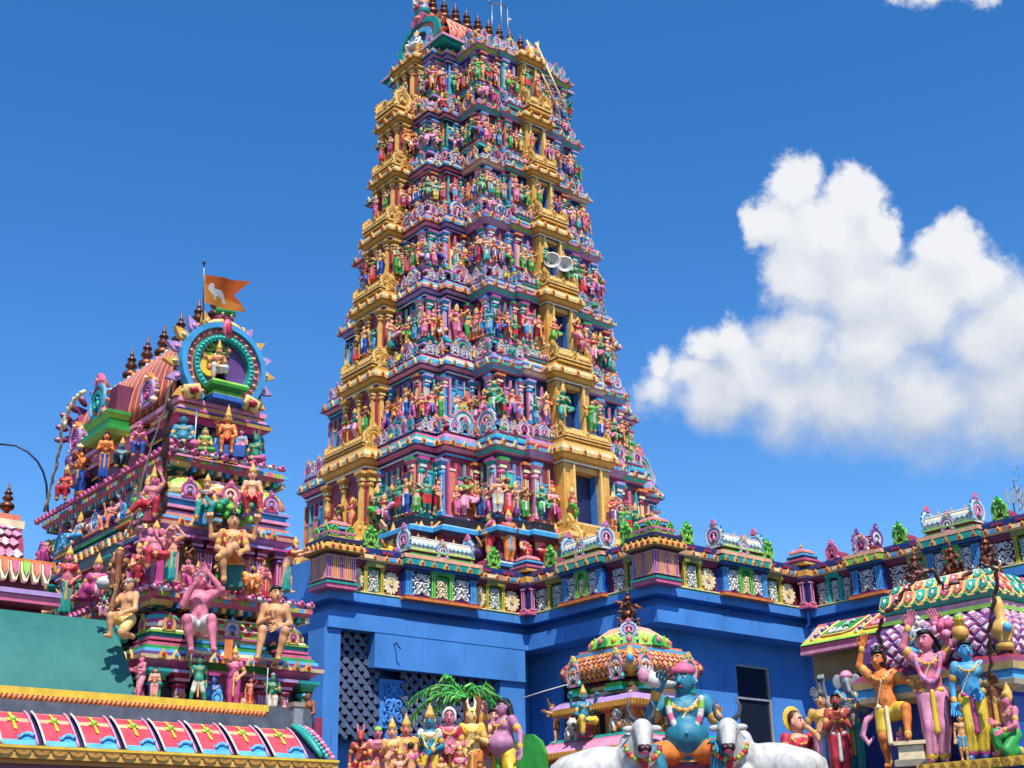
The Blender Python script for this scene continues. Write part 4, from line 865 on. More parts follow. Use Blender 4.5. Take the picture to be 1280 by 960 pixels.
m = MB(); sweep(m, [(7.0, -.05, 'wall'), (7.75, -.05, 'wall'), (7.75, -.25, 'wall'), (7.0, -.25, 'wall')], PATH[:2], NORM[:1]); put('plain_parapet', m.mesh('plain_parapet', M_WALL), hall)
SIDES = dict(A=lambda s, d, z: T(s, 21.2-d, z), B=lambda s, d, z: T(17.95-d, s, z) @ Rz(-90), C=lambda s, d, z: T(s, 17.35-d, z), D=lambda s, d, z: T(22.5-d, s, z) @ Rz(-90))
def spx(side, x):
    return {'A': lambda: atv(x, 730, 21.2).x, 'B': lambda: atu(x, 730, 17.95).y, 'C': lambda: atv(x, 725, 17.35).x, 'D': lambda: atu(x, 715, 22.5).y}[side]()
ROS = rosette('cream', 'goldl').mesh('flower_relief'); SCR = [scroll(c, i).mesh('scroll_relief') for i, c in enumerate(('white', 'cream', 'white'))]
def colpil(c, c2): 
    m = MB(); m.box(0, 0, .5, .09, .06, 1, c); [m.box(s*.028, -.03, .5, .02, .02, .98, c2) for s in (-1, 1)]; m.box(0, -.01, .97, .13, .08, .06, c2); m.box(0, -.01, .03, .13, .08, .06, c2); return m.mesh('pilaster')
CP = {k: colpil(*v) for k, v in dict(yel=('olive', 'yel'), blue=('blue', 'sky'), green=('green', 'lime'), purple=('purple', 'pink'), teal=('teal', 'aqua'), orange=('orange', 'peach')).items()}
KU_ME = [k.mesh('leaf_gable') for k in KUD]
def flat(name, x0, x1, z0, z1, d0, d1, col, parent, side):
    m = MB(); w_ = abs(x1-x0); m.box(0, -(d0+d1)/2, (z1-z0)/2, w_, d1-d0, z1-z0, col); return put(name, m.mesh(name), parent, SIDES[side]((x0+x1)/2, 0, z0))
def panel_bay(side, xa, xb, seq, pcol='yel'):
    a, b = spx(side, xa), spx(side, xb); n = sum(w_ for _, w_ in seq); s = a; pb_ = put('panel', None, par, SIDES[side]((a+b)/2, 0, ZB))
    for kind, w_ in seq:
        e = s+(b-a)*w_/n; c = (s+e)/2; ww_ = abs(e-s); F = SIDES[side]
        if kind == 'f': put('flower_relief', ROS, pb_, F(c, -.1, ZB+.31) @ Sc(min(.46, ww_*.95), .5, .46))
        if kind == 's':
            flat('niche', c-ww_/2, c+ww_/2, ZB+.07, ZB+.555, -.1, -.085, 'green' if pcol == 'yel' else 'navy', pb_, side)
            for q in (-1, 1): put('pilaster', CP[pcol], pb_, F(c+q*ww_*.46, -.06, ZB+.065) @ Sc(.8, 1, .5))
            put('scroll_relief', SCR[0], pb_, F(c, -.085, ZB+.3) @ Sc(ww_*.62, .5, .34)); flat('lintel', c-ww_*.55, c+ww_*.55, ZB+.565, ZB+.665, -.06, .03, 'olive' if pcol == 'yel' else 'teal', pb_, side)
        if kind == 'w': put('scroll_relief', SCR[2], pb_, F(c, -.1, ZB+.3) @ Sc(ww_*.9, .6, .36))
        if kind == 'p':
            flat('block', c-ww_/2, c+ww_/2, ZB+.065, ZB+.555, -.1, -.02, 'navy', pb_, side); put('pilaster', CP['purple'], pb_, F(c, 0, ZB+.065) @ Sc(1.1, 1, .5)); flat('plinth', c-ww_*.62, c+ww_*.62, ZB-.003, ZB+.07, -.1, .06, 'rose', pb_, side); flat('capital', c-ww_*.6, c+ww_*.6, ZB+.56, ZB+.66, -.1, .03, 'purple', pb_, side)
        s = e
    L = abs(b-a); k = max(2, round(L/.28))
    for i in range(k): put('leaf_gable', KU_ME[0], pb_, SIDES[side](a+(b-a)*(i+.5)/k, .085, ZB+.69) @ Sc(.12, .2, .12))
    k = max(1, round(L/.5))
    for i in range(k):
        flat('bunting_block', a+(b-a)*(i+.25)/k, a+(b-a)*(i+.75)/k, ZB+.7, ZB+.765, .082, .1, 'azure' if i % 2 else 'cream', pb_, side); flat('cap_block', a+(b-a)*(i+.1)/k, a+(b-a)*(i+.55)/k, ZB+.832, ZB+.885, .03, .075, 'wine', pb_, side)
def pavilion(side, xa, xb, centre='green', cap_='teal', barrel=True, one=False):
    a, b = sorted((spx(side, xa), spx(side, xb))); L = b-a; c = (a+b)/2; F = SIDES[side]; pv = put('pavilion', None, par, F(c, .05, ZB)); d = .1
    flat('plinth', a-.06, b+.06, ZB-.006, ZB+.045, -.1, d+.07, 'orange', pv, side); flat('plinth', a-.03, b+.03, ZB+.045, ZB+.085, -.1, d+.03, 'wine', pv, side); flat('body', a, b, ZB+.085, ZB+.57, -.1, d-.06, 'cob', pv, side)
    flat('architrave', a-.02, b+.02, ZB+.57, ZB+.64, -.1, d, 'navy', pv, side); flat('architrave', a-.04, b+.04, ZB+.64, ZB+.69, -.1, d+.04, 'blue', pv, side); flat('cornice', a-.08, b+.08, ZB+.69, ZB+.8, -.1, d+.12, cap_, pv, side); flat('cornice', a-.04, b+.04, ZB+.8, ZB+.835, -.1, d+.05, 'navy', pv, side); flat('cornice', a-.09, b+.09, ZB+.835, ZB+.91, -.1, d+.08, 'peach', pv, side)
    for q in (a+.05, a+.13, b-.05, b-.13): put('pilaster', CP['blue'], pv, F(q, d-.05, ZB+.085) @ Sc(.75, 1, .49))
    if one: put('scroll_relief', SCR[0], pv, F(c, d-.06, ZB+.33) @ Sc((L-.36), .6, .35))
    else:
        w3 = (L-.3)/3
        for q in (-1, 1): put('scroll_relief', SCR[0], pv, F(c+q*w3, d-.06, ZB+.33) @ Sc(w3*.95, .6, .35)); put('pilaster', CP[centre], pv, F(c+q*w3*.45, d-.03, ZB+.085) @ Sc(1, 1, .49))
        flat('niche', c-w3*.4, c+w3*.4, ZB+.09, ZB+.56, d-.06, d-.045, 'green', pv, side); put('scroll_relief', SCR[1], pv, F(c, d-.04, ZB+.28) @ Sc(w3*.6, .5, .28)); flat('lintel', c-w3*.6, c+w3*.6, ZB+.565, ZB+.70, 0, d+.03, 'green', pv, side)
    k = max(2, round(L/.3))
    for i in range(k+1): put('leaf_gable', KU_ME[0 if i % 2 else 2], pv, F(a+L*i/k, d+.115, ZB+.68) @ Sc(.13, .2, .14))
    if barrel:
        put('barrel_shrine', sala(L*.86, .2, 'cream', 'white', ['white', 'azure', 'pink', 'maroon', 'rose'], fin=3, bands=['leaf', 'wine', 'lime']).mesh('barrel_shrine'), pv, F(c, -.12, ZB+.915))
        put('gable_ornament', NASI_ME[2], pv, F(c, .08, ZB+.93) @ Sc(.3, .5, .28))
GN = nasi('lime', 'leaf', 'lime', 'green', 'leaf', flames=False); 
for q in (-1, 1): GN.ball((q*.3, -.08, .75), (.14, .08, .16), 'leaf'); GN.ball((q*.2, -.1, .98), (.1, .08, .1), 'lime')
def green_nasi(side, x, base='lime', sc=.34):
    s = spx(side, x); g = put('gable_ornament', GN.mesh('gable_ornament') if base == 'lime' else nasi('rose', 'pink', 'rose', 'wine', 'rose', flames=False).mesh('gable_ornament'), par, SIDES[side](s, -.02, ZB+.94) @ Sc(sc, .6, sc*1.05))
    m = MB(); m.ring(0, .5, 0, .8, 0, 180, 8, 'wine'); put('gable_back', m.mesh('gable_back'), par, SIDES[side](s, -.024, ZB+.945) @ Sc(sc*.95, .5, sc*1.3))
def pyramid(x, y, w_, parent, z=ZB+.95):
    m = MB(); m.stack(0, 0, w_, w_, [(0, .02, 'gold'), (.05, .02, 'gold'), (.05, -.02, 'rose'), (.09, .04, 'rose'), (.13, .04, 'peach'), (.14, -.02, 'navy'), (.2, -.0, 'azure'), (.24, -.01, 'white'), (.26, -.06, 'navy'), (.28, -.04, 'salmon'), (.33, -.06, 'pink'), (.37, -.12, 'maroon'), (.4, -w_*.75, 'gold')])
    m.join(finial('gold'), T(0, 0, .4) @ Sc(.12)); put('stepped_cap', m.mesh('stepped_cap'), parent, T(x, y, z))
def turret(x, y):
    t = put('turret', None, par, T(x, y, ZB)); w_ = .3; m = MB()
    m.stack(0, 0, w_, w_, [(0, .04, 'rose'), (.08, .04, 'rose'), (.08, .06, 'teal'), (.12, .06, 'teal'), (.12, .0, 'wine'), (.17, 0, 'wine'), (.17, -.03, 'purple'), (.62, -.03, 'purple'), (.62, .02, 'dbrown'), (.68, .05, 'dbrown'), (.68, .1, 'ochre'), (.74, .16, 'gold'), (.82, .14, 'goldl'), (.86, .05, 'navy'), (.9, .1, 'navy'), (.96, .1, 'azure'), (.98, .0, 'cream')]); put('block', m.mesh('block'), t, T(x, y, ZB))
    for a in (0, -90):
        for i, q in enumerate((-.27, -.18, -.09, .0, .09, .18, .27)): put('pilaster', CP['purple' if i in (0, 3, 6) else 'orange'], t, T(x, y, ZB+.17) @ Rz(a) @ T(q, -w_+.01, 0) @ Sc(.9, 1, .46))
        for i in range(5): put('leaf_gable', KU_ME[0], t, T(x, y, ZB+.7) @ Rz(a) @ T(-.32+.16*i, -w_-.15, 0) @ Sc(.15, .25, .16))
        for q in (-.17, .17): put('gable_ornament', GN_ME, t, T(x, y, ZB+1.03) @ Rz(a) @ T(q, -w_+.02, 0) @ Sc(.2, .3, .18))
    pyramid(x, y, .27, t, ZB+.98)
GN_ME = GN.mesh('gable_ornament')
turret(13.16, 21.32); turret(18.1, 17.48)
panel_bay('A', 441, 502, [('f', .7), ('s', 1), ('f', 1)]); pavilion('A', 504, 593); panel_bay('A', 596, 652, [('f', .6), ('s', 1), ('f', 1)])
panel_bay('B', 704, 664, [('s', 1), ('w', 1)]); pavilion('B', 757, 706); panel_bay('B', 800, 762, [('s', 1), ('w', 1.1)])
panel_bay('C', 857, 898, [('s', 1), ('f', 1)]); pavilion('C', 900, 955); panel_bay('C', 957, 996, [('s', 1), ('f', 1)])
panel_bay('D', 1061, 1016, [('w', .8), ('s', 1), ('w', 1)], 'teal'); pavilion('D', 1105, 1066, cap_='lime', barrel=False, one=True); panel_bay('D', 1158, 1108, [('s', 1), ('w', 1.4)]); pavilion('D', 1232, 1162); panel_bay('D', 1300, 1236, [('s', 1), ('w', 1.4)])
for sd, x in (('A', 462), ('A', 617), ('B', 690), ('B', 787), ('C', 862), ('C', 962), ('D', 1131), ('D', 1262)): green_nasi(sd, x)
green_nasi('D', 1043, 'rose', .32)
s_ = spx('D', 1085); m = sala(.4, .17, 'rose', 'red', ['purple', 'lilac', 'white', 'navy', 'purple'], fin=0, med=True, bands=['red', 'salmon', 'wine']); put('barrel_shrine', m.mesh('barrel_shrine'), par, SIDES['D'](s_, -.1, ZB+.915)); put('gable_ornament', NASI_ME[4], par, SIDES['D'](s_, .1, ZB+.93) @ Sc(.36, .5, .3))
for cx, cy in ((17.9, 21.1), (22.42, 17.25)):
    m = MB(); m.box(0, 0, .31, .22, .22, .6, 'navy'); m.stack(0, 0, .1, .1, [(0, .08, 'rose'), (.06, .08, 'rose'), (.1, .02, 'wine')]); m.stack(0, 0, .1, .1, [(.55, .02, 'purple'), (.64, .06, 'lilac'), (.68, .1, 'gold'), (.8, .1, 'goldl')]); pq = put('corner_block', m.mesh('corner_block'), par, T(cx, cy, ZB))
    for a in (0, -90): put('pilaster', CP['purple'], par, T(cx, cy, ZB+.1) @ Rz(a) @ T(0, -.12, 0) @ Sc(1.2, 1, .46))
    pyramid(cx+.12, cy+.12, .24, par)
# ------------------------------------------------------------------ smaller barrel-roofed tower on the left
LU, LV = 7.0, 15.78
lt = thing('shrine_tower', 'smaller ornate shrine tower with round gable medallion and copper finials, seated statues on its ledges', 'tower', (LU, LV, 2.4))
rl = random.Random(3)
TI = [dict(z0=3.2, zc=4.0, zl=4.7, hu=.98, hv=2.32, w='dark', c=['sky', 'cream', 'purple', 'rose', 'green']),
      dict(z0=4.83, zc=5.58, zl=6.42, hu=.74, hv=2.02, w='olive', c=['sky', 'peach', 'maroon', 'lilac', 'salmon']),
      dict(z0=6.56, zc=7.08, zl=7.26, hu=.5, hv=1.66, w='navy', c=['pink', 'gold', 'navy', 'mag', 'gold'])]
def lprof(t, wall):
    a, b, n_, e, f = t['c']; z0, zc = t['z0'], t['zc']
    return [(z0-.1, .08, e), (z0-.05, .08, e), (z0-.05, .04, n_), (z0, .05, f), (z0+.03, .05, f), (z0+.03, 0, wall), (zc-.12, 0, wall), (zc-.12, .04, b), (zc-.08, .04, b), (zc-.08, .02, n_), (zc-.02, .1, n_), (zc-.01, .15, a), (zc+.03, .16, a), (zc+.033, .135, b), (zc+.07, .13, b), (zc+.073, .105, f), (zc+.11, .1, f), (zc+.113, .07, e), (zc+.15, .065, e), (zc+.153, .04, n_), (zc+.19, .04, n_), (zc+.19, -.06, wall)]
LL = lambda x, d, z, a=0: T(LU+x, LV-d, z) @ Rz(a)
LS = lambda d, y, z, a=0: T(LU-d, LV+y, z) @ Rz(-90+a)
PL = [pilaster(*c).mesh('pilaster') for c in (('teal', 'aqua', 'green'), ('mag', 'purple', 'pink'), ('lilac', 'wine', 'pink'))]
m = MB(); m.stack(LU, LV, 1.0, 2.34, [(0, .1, 'plum'), (3.05, .1, 'plum'), (3.12, .16, 'gold'), (3.18, .02, 'wine')]); m.box(LU, LV-2.5, 3.22, 1.96, .44, .46, 'wine'); put('base', m.mesh('base'), lt)
for k, t in enumerate(TI):
    hu, hv, z0, zc, zl = t['hu'], t['hv'], t['z0'], t['zc'], t['zl']; nx = TI[k+1] if k < 2 else t
    pr = lprof(t, t['w']); m = MB(); m.stack(LU, LV, hu-.1, hv-.1, pr)
    # neck behind the miniature shrines and the projecting ledge slab above
    if k < 2:
        m.stack(LU, LV, nx['hu']-.04, nx['hv']-.04, [(zc+.15, 0, 'maroon'), (zl-.08, 0, 'maroon'), (zl-.08, .1, 'pink'), (zl-.04, hu-nx['hu']+.06, 'rose'), (zl, hu-nx['hu']+.1, 'gold'), (zl+.05, hu-nx['hu']+.1, 'goldl'), (zl+.055, hu-nx['hu']+.04, 'pink'), (zl+.1, .1, 'wine')])
    st = put('storey', m.mesh('storey'), lt)
    for sx in (-1, 1): # corner bays
        for sy in (-1, 1):
            b = MB(); b.stack(LU+sx*(hu-.2), LV+sy*(hv-.2), .2, .2, [(z+.003*(1+sx+2*sy), d, c) for z, d, c in lprof(dict(t, c=t['c'][1:]+t['c'][:1]), t['w'])]); put('corner_bay', b.mesh('corner_bay'), st)
    b = MB(); b.stack(LU, LV, hu*.42, hv, [(z+.012, d, c) for z, d, c in lprof(dict(t, c=t['c'][2:]+t['c'][:2]), 'wine')]); put('centre_bay', b.mesh('centre_bay'), st)
    b = MB(); b.stack(LU, LV, hu, hv*.36, [(z+.015, d, c) for z, d, c in lprof(dict(t, c=t['c'][3:]+t['c'][:3]), 'wine')]); put('centre_bay', b.mesh('centre_bay'), st)
    if k < 2:
        hp_ = zc-.12-z0-.03
        for i in range(int(2*hu/.15)): put('leaf_gable', KU_ME[i % 3], st, LL(-hu+.08+.15*i, hv+.16, zc-.01) @ Sc(.1, .2, .11))
        for i in range(int(2*hv/.17)): put('leaf_gable', KU_ME[i % 3], st, LS(hu+.16, -hv+.08+.17*i, zc-.01) @ Sc(.1, .2, .11))
        for x in (-hu+.06, -hu+.34, hu-.34, hu-.06, -hu*.36, hu*.36): put('pilaster', PL[rl.randrange(3)], st, LL(x, hv+.06, z0+.03) @ Sc(.95, .95, hp_))
        for y in (-hv+.06, -hv+.34, -hv*.36, -hv*.62, hv*.36, hv*.62, hv-.34, hv-.06): put('pilaster', PL[rl.randrange(3)], st, LS(hu+.06, y, z0+.03) @ Sc(.95, .95, hp_))
        r = (zl-.1-zc-.19)*.48
        cols = ['rose', 'teal', 'lime', 'cream', 'mag', 'white', 'aqua', 'teal'] if k == 0 else ['pink', 'azure', 'lilac', 'sky', 'gold', 'goldl', 'lime', 'leaf']
        me = kuta(min(.25, r*.98), cols, ['gold', 'goldl', 'mag', 'purple', 'gold'] if k == 0 else ['mag', 'pink', 'lilac', 'purple', 'mag'], n=12).mesh('domed_shrine')
        for sx in (-1, 1): put('domed_shrine', me, st, LL(sx*(hu-.2), hv-.2, zc+.215)); 
        put('domed_shrine', me, st, LS(hu-.2, hv-.2, zc+.215))
        put('barrel_shrine', sala(hu*.84, r*.8, 'lime' if k == 0 else 'gold', 'red' if k == 0 else 'cream', ['cream', 'pink', 'azure', 'cob', 'azure'] if k == 0 else ['pink', 'rose', 'cream', 'wine', 'rose'], fin=3, ends=False, bands=['azure', 'cream', 'rose']).mesh('barrel_shrine'), st, LL(0, hv-.18, zc+.22))
        put('barrel_shrine', sala(hv*.7, r*.8, 'pink', 'wine', ['rose', 'white', 'azure', 'cob', 'blue'], fin=4, bands=['green', 'lilac', 'orange']).mesh('barrel_shrine'), st, LS(hu-.16, 0, zc+.22))
        for y in (-hv*.47, hv*.5): put('domed_shrine', kuta(r*.7, ['orange', 'lime', 'lilac', 'cream', 'green', 'lime', 'azure', 'rose'], ['azure', 'cob', 'sky', 'navy', 'azure'], n=8).mesh('domed_shrine'), st, LS(hu-.1, y, zc+.22))
        for y in (-hv*.8, -hv*.3, hv*.2, hv*.75):
            f_ = rl.choice(SE_ME); put('seated_figure', f_, st, LS(hu+.1, y, zc+.2) @ Rz(rl.uniform(-20, 20)) @ Sc(.55))
        for y in (-hv*.85, -hv*.5, -hv*.22, .1, hv*.3, hv*.55, hv*.85):
            f_ = rl.choice(ST_ME); put('figure', f_, st, LS(hu+.16, y, z0+.04) @ Rz(rl.uniform(-20, 20)) @ Sc(.5*rl.uniform(.9, 1.15)))
        for x in (-hu*.62, -hu*.15, hu*.18, hu*.6):
            f_ = rl.choice(ST_ME); put('figure', f_, st, LL(x, hv+.1, z0+.04) @ Rz(rl.uniform(-20, 20)) @ Sc(.46*rl.uniform(.9, 1.15)))
        for y in (-hv*.58, hv*.58): put('gable_ornament', NASI_ME[2 if y < 0 else 3], st, LS(hu+.02, y, zc+.2) @ Sc(.42, .5, .4))
        m = MB()
        for i in range(int(2*hu/.11)+2): m.box(LU-hu+.11*i, LV-nx['hv']-.14, zl-.075, .05, .24, .06, ['gold', 'teal', 'cream', 'azure'][i % 4]); m.box(LU-hu+.11*i, LV-nx['hv']-(hu-nx['hu'])-.06, zl+.02, .07, .02, .05, ['rose', 'lime', 'sky'][i % 3])
        for i in range(int(2*hv/.11)): m.box(LU-nx['hu']-.14, LV-hv+.11*i, zl-.075, .24, .05, .06, ['gold', 'teal', 'cream', 'azure'][i % 4]); m.box(LU-hu-.06, LV-hv+.11*i, zl+.02, .02, .07, .05, ['rose', 'lime', 'sky'][i % 3])
        put('ledge_bracket_row', m.mesh('ledge_bracket_row'), st, kind='stuff')
        # petals hanging on the ledge slab
        for i in range(int(2*(hu+.1)/.13)): 
            m = MB(); m.ball((0, 0, -.02), (.068, .04, .035), ['pink', 'white', 'rose'][i % 3], None, 6, 4); m.ball((0, -.02, .0), (.03, .03, .03), 'mag', None, 6, 4); put('petal', m.mesh('petal'), st, LL(-hu-.05+.13*i, hv+.05+(.1 if k == 0 else .06), zl+.08))
        for i in range(int(2*(hv+.1)/.13)): put('petal', m.mesh('petal'), st, LS(hu+.12, -hv-.05+.13*i, zl+.08))
# barrel roof running back from the round gable
t = TI[2]; zs, hl, r = 7.3, 1.62, .56
roof = put('roof', None, lt, T(LU, LV, zs)); n = 14; vs, fs, cs = [], [], []
RZ = lambda a: zs+.1+1.06*max(-.1, math.sin(a))
for i in range(2):
    for k in range(n+1):
        a = math.pi*(-.04+1.08*k/n); vs.append((LU-r*1.05*math.cos(a), LV-hl+2*hl*i, RZ(a)))
fs = [(k+1, k, n+1+k, n+2+k) for k in range(n)]; m = MB(); m.add(vs, fs, ['terrd']*n); m.stack(LU, LV, .5, 1.66, [(7.24, .1, 'pink'), (7.3, .1, 'pink'), (7.3, .04, 'gold'), (7.36, .04, 'gold')]); put('barrel_roof', m.mesh('barrel_roof'), roof)
m = MB()
for i in range(34):
    y = LV-hl+.05+(2*hl-.1)*i/33; m.tube([(LU-r*1.06*math.cos(math.pi*(-.02+.48*k/7)), y-.0, RZ(math.pi*(-.02+.48*k/7))+.005) for k in range(8)], .026, 4, 'terra' if i % 2 else 'salmon')
put('roof_ribs', m.mesh('roof_ribs'), roof, kind='stuff')
m = MB(); m.box(LU, LV, zs+1.13, .34, 2*hl, .1, 'pink'); m.box(LU, LV, zs+1.03, .42, 2*hl-.02, .08, 'mag')
for i in range(22): m.ball((LU-.18, LV-hl+.1+i*.15, zs+1.14), (.03, .06, .05), ['white', 'teal', 'pink', 'gold'][i % 4], None, 6, 4)
put('ridge', m.mesh('ridge'), roof)
for i in range(6):
    kk = put('pot_finial', KAL_ME, roof, T(LU, LV-hl+.25+(2*hl-.6)*i/5, zs+1.17) @ Sc(.36, .36, .56))
for y, nm in ((-hl+.62, 4), (.75, 4), (hl-.3, 4)): put('gable_ornament', NASI_ME[nm], roof, T(LU-.62, LV+y, zs+.08) @ Rz(-90) @ Sc(.36, .9, .34))
m = MB(); m.stack(0, 0, .2, .34, [(0, .02, 'lime'), (.06, .06, 'green'), (.12, .06, 'lime'), (.12, 0, 'green'), (.22, .02, 'lime'), (.28, .06, 'green'), (.32, .06, 'lime')]); m.box(.05, 0, .52, .3, .5, .42, 'plum'); put('roof_dormer', m.mesh('roof_dormer'), roof, T(LU-.66, LV+.05, zs-.14)); put('gable_ornament', NASI_ME[3], roof, T(LU-.86, LV+.05, zs+.14) @ Rz(-90) @ Sc(.5, .8, .5))
# round front gable: blue, coral and green rings with flame leaves, beast mask on top
gb = put('gable', None, roof, T(LU-.06, LV-hl-.1, 7.79)); G = T(LU-.06, LV-hl-.06, 7.79)
def part(nm, mb, M=G, par_=None): return put(nm, mb.mesh(nm), par_ or gb, M)
for nm, r0, r1, d, c in (('outer_ring', .51, .58, .16, 'azure'), ('coral_ring', .41, .515, .1, 'salmon'), ('green_ring', .34, .415, .15, 'teal'), ('back_disc', 0, .345, .06, 'purple')):
    mb = MB(); mb.ring(r0, r1, 0, -d, -62, 242, 40, c)
    if nm == 'coral_ring':
        for i in range(26): a = math.radians(-55+290*i/25); mb.ball((.465*math.cos(a), -.11, .465*math.sin(a)), (.035, .03, .025), 'peach' if i % 2 else 'rose', None, 6, 4)
    if nm == 'green_ring':
        for i in range(36): a = math.radians(-58+296*i/35); mb.ball((.378*math.cos(a), -.15, .378*math.sin(a)), (.03, .025, .022), 'aqua', None, 6, 4)
    if nm == 'back_disc': mb.join(scroll('lime', 5), T(-.1, -.05, .12) @ Sc(.4, .4, .3)); mb.ring(.05, .14, -.05, -.1, 0, 360, 14, 'yel', T(-.18, 0, -.02))
    o = part(nm, mb)
for i, a in enumerate(range(-50, 231, 18)):
    if 72 < a < 108: continue
    tt = math.radians(a); mb = MB(); c = 'gold' if i % 2 else 'lilac'; mb.prism([(-.045, 0), (.045, 0), (.065, .06), (.05, .11), (.01, .2), (-.03, .13), (-.06, .07)], .02, -.05, c); mb.ball((0, -.06, .05), (.025, .02, .04), 'cream' if i % 2 else 'pink', None, 6, 4); part('flame_leaf', mb, G @ T(.575*math.cos(tt), 0, .575*math.sin(tt)) @ Ry(90-a))
for s in (-1, 1): mb = MB(); mb.tube([(s*.3, -.12, -.5), (s*.36, -.15, -.36), (s*.48, -.14, -.4), (s*.46, -.12, -.5), (s*.38, -.12, -.47)], [.05, .06, .06, .05, .03], 8, 'goldl'); mb.ball((s*.4, -.18, -.42), (.07, .04, .04), 'red'); part('makara_scroll', mb)
mb = MB(); mb.ball((0, -.05, .66), (.14, .1, .11), 'wine'); mb.ball((0, -.08, .76), (.15, .1, .08), 'green'); [mb.ball((s*.06, -.14, .7), .026, 'cream') for s in (-1, 1)]; [mb.ball((s*.06, -.163, .7), .013, 'black') for s in (-1, 1)]; [mb.tube([(s*.05, -.12, .6), (s*.16, -.12, .57), (s*.24, -.1, .53), (s*.27, -.1, .58), (s*.23, -.1, .6)], [.04, .035, .03, .025, .015], 6, 'goldl') for s in (-1, 1)]; mb.ball((0, -.16, .5), (.07, .05, .14), 'rose'); mb.ball((0, -.2, .5), (.04, .03, .1), 'red'); [mb.prism([(-.03, 0), (.03, 0), (0, .12)], 0, -.03, 'gold', T(.09*s, -.05, .82)) for s in (-1, 0, 1)]; part('beast_mask', mb)
mb = MB(); mb.stack(0, -.16, .2, .13, [(-.5, .0, 'blue'), (-.44, 0, 'lime'), (-.42, .0, 'lime'), (-.38, -.03, 'green'), (-.34, .05, 'leaf'), (-.3, .06, 'lime'), (-.26, .02, 'white')]); part('pedestal', mb)
rear = put('rear_gable', nasi('rose', 'purple', 'pink', 'wine', 'mag', h=.1).mesh('rear_gable'), roof, T(LU, LV+hl+.06, zs-.05) @ Rz(180) @ Sc(1.25, 1, 1.05))
for i, a in enumerate(range(20, 200, 14)): # purple buds edging the far gable
    tt = math.radians(a); mb = MB(); mb.ball((0, 0, .06), (.05, .05, .1), 'plum', None, 8, 6); mb.ball((0, -.03, .1), (.03, .03, .05), 'pink', None, 6, 4); put('bud_ornament', mb.mesh('bud_ornament'), roof, T(LU, LV+hl+.02, zs+.42) @ T(.72*math.cos(tt), 0, .66*math.sin(tt)) @ Ry(90-a))
# flag on its pole
fl = thing('flag', 'swallow tailed orange flag with a white animal emblem, flying from a thin pole', 'flag', (LU-.1, LV-hl+.1, 8.45))
fb = P(254, 400, 15.6); ft = P(255, 328, 15.6); m = MB(); m.tube([fb, ft], .011, 6, 'grey'); m.ball(ft, .022, 'dgrey'); put('pole', m.mesh('pole', M_METAL), fl)
def flagpt(s, t): # s along, t down
    a, b, c, d = P(255, 343, 15.6), P(311, 352, 15.9), P(255, 378, 15.6), P(303, 392, 15.9); p = (a*(1-s)+b*s)*(1-t)+(c*(1-s)+d*s)*t
    return p + Vector((.5, -.8, 0))*(.05*math.sin(s*7+t*1.5)*s)
m = MB(); nx_, ny_ = 56, 30; vs, fs, cs = [], [], []
for j in range(ny_+1):
    for i in range(nx_+1):
        t_ = j/ny_; smax = 1-.26*(1-abs(2*t_-1)); vs.append(flagpt(i/nx_*smax, t_))
for j in range(ny_):
    for i in range(nx_):
        fs.append((j*(nx_+1)+i, j*(nx_+1)+i+1, (j+1)*(nx_+1)+i+1, (j+1)*(nx_+1)+i)); s_, t_ = (i+.5)/nx_, (j+.5)/ny_
        bull = ((s_-.42)/.24)**2+((t_-.55)/.13)**2 < 1 or ((s_-.2)/.08)**2+((t_-.42)/.16)**2 < 1 or (abs(s_-.6) < .05 and .55 < t_ < .82) or (abs(s_-.3) < .04 and .55 < t_ < .8)
        cs.append('white' if bull else ('peach' if i < 2 else ('flagl' if t_ > .3+.5*s_ else 'flago')))
m.add(vs, fs, cs, smooth=True); put('cloth', m.mesh('cloth', M_CLOTH), fl)

# ------------------------------------------------------------------ painted eave along the bottom left
EV = 12.45
ev = thing('shrine_eave', 'long curved red roof eave painted with yellow cross flowers over a gold moulding', 'roof', (5.5, 13, 0))
ua, ub = atv(-60, 930, EV).x, atv(408, 955, EV).x; zE = atv(200, 944, EV).z; zT = atv(200, 899, EV+.42).z
m = MB(); m.box((ua+ub)/2, EV+1.6, zE/2-.05, ub-ua, 3.1, zE-.1, 'plum'); put('wall', m.mesh('wall'), ev)
m = MB(); L = ub-ua+.1; m.box(ua+L/2, EV+.0, zE-.045, L, .16, .09, 'gold'); m.box(ua+L/2, EV-.02, zE+.012, L, .16, .025, 'yel'); m.box(ua+L/2, EV+.06, zE-.11, L, .12, .04, 'ochre')
put('gold_moulding', m.mesh('gold_moulding'), ev)
for i in range(int(L/.17)): 
    m = MB(); m.ring(.02, .06, 0, -.02, 180, 360, 6, 'ochre'); put('moulding_scallop', m.mesh('moulding_scallop'), ev, T(ua+.1+.17*i, EV-.08, zE-.02) @ Sc(1.2, 1, .7))
edges = [atv(x, 925, EV+.1).x for x in (-45, 8, 62, 112, 162, 210, 256, 300, 345, 392)]
edges = [ua + (e-edges[0]) for e in edges]
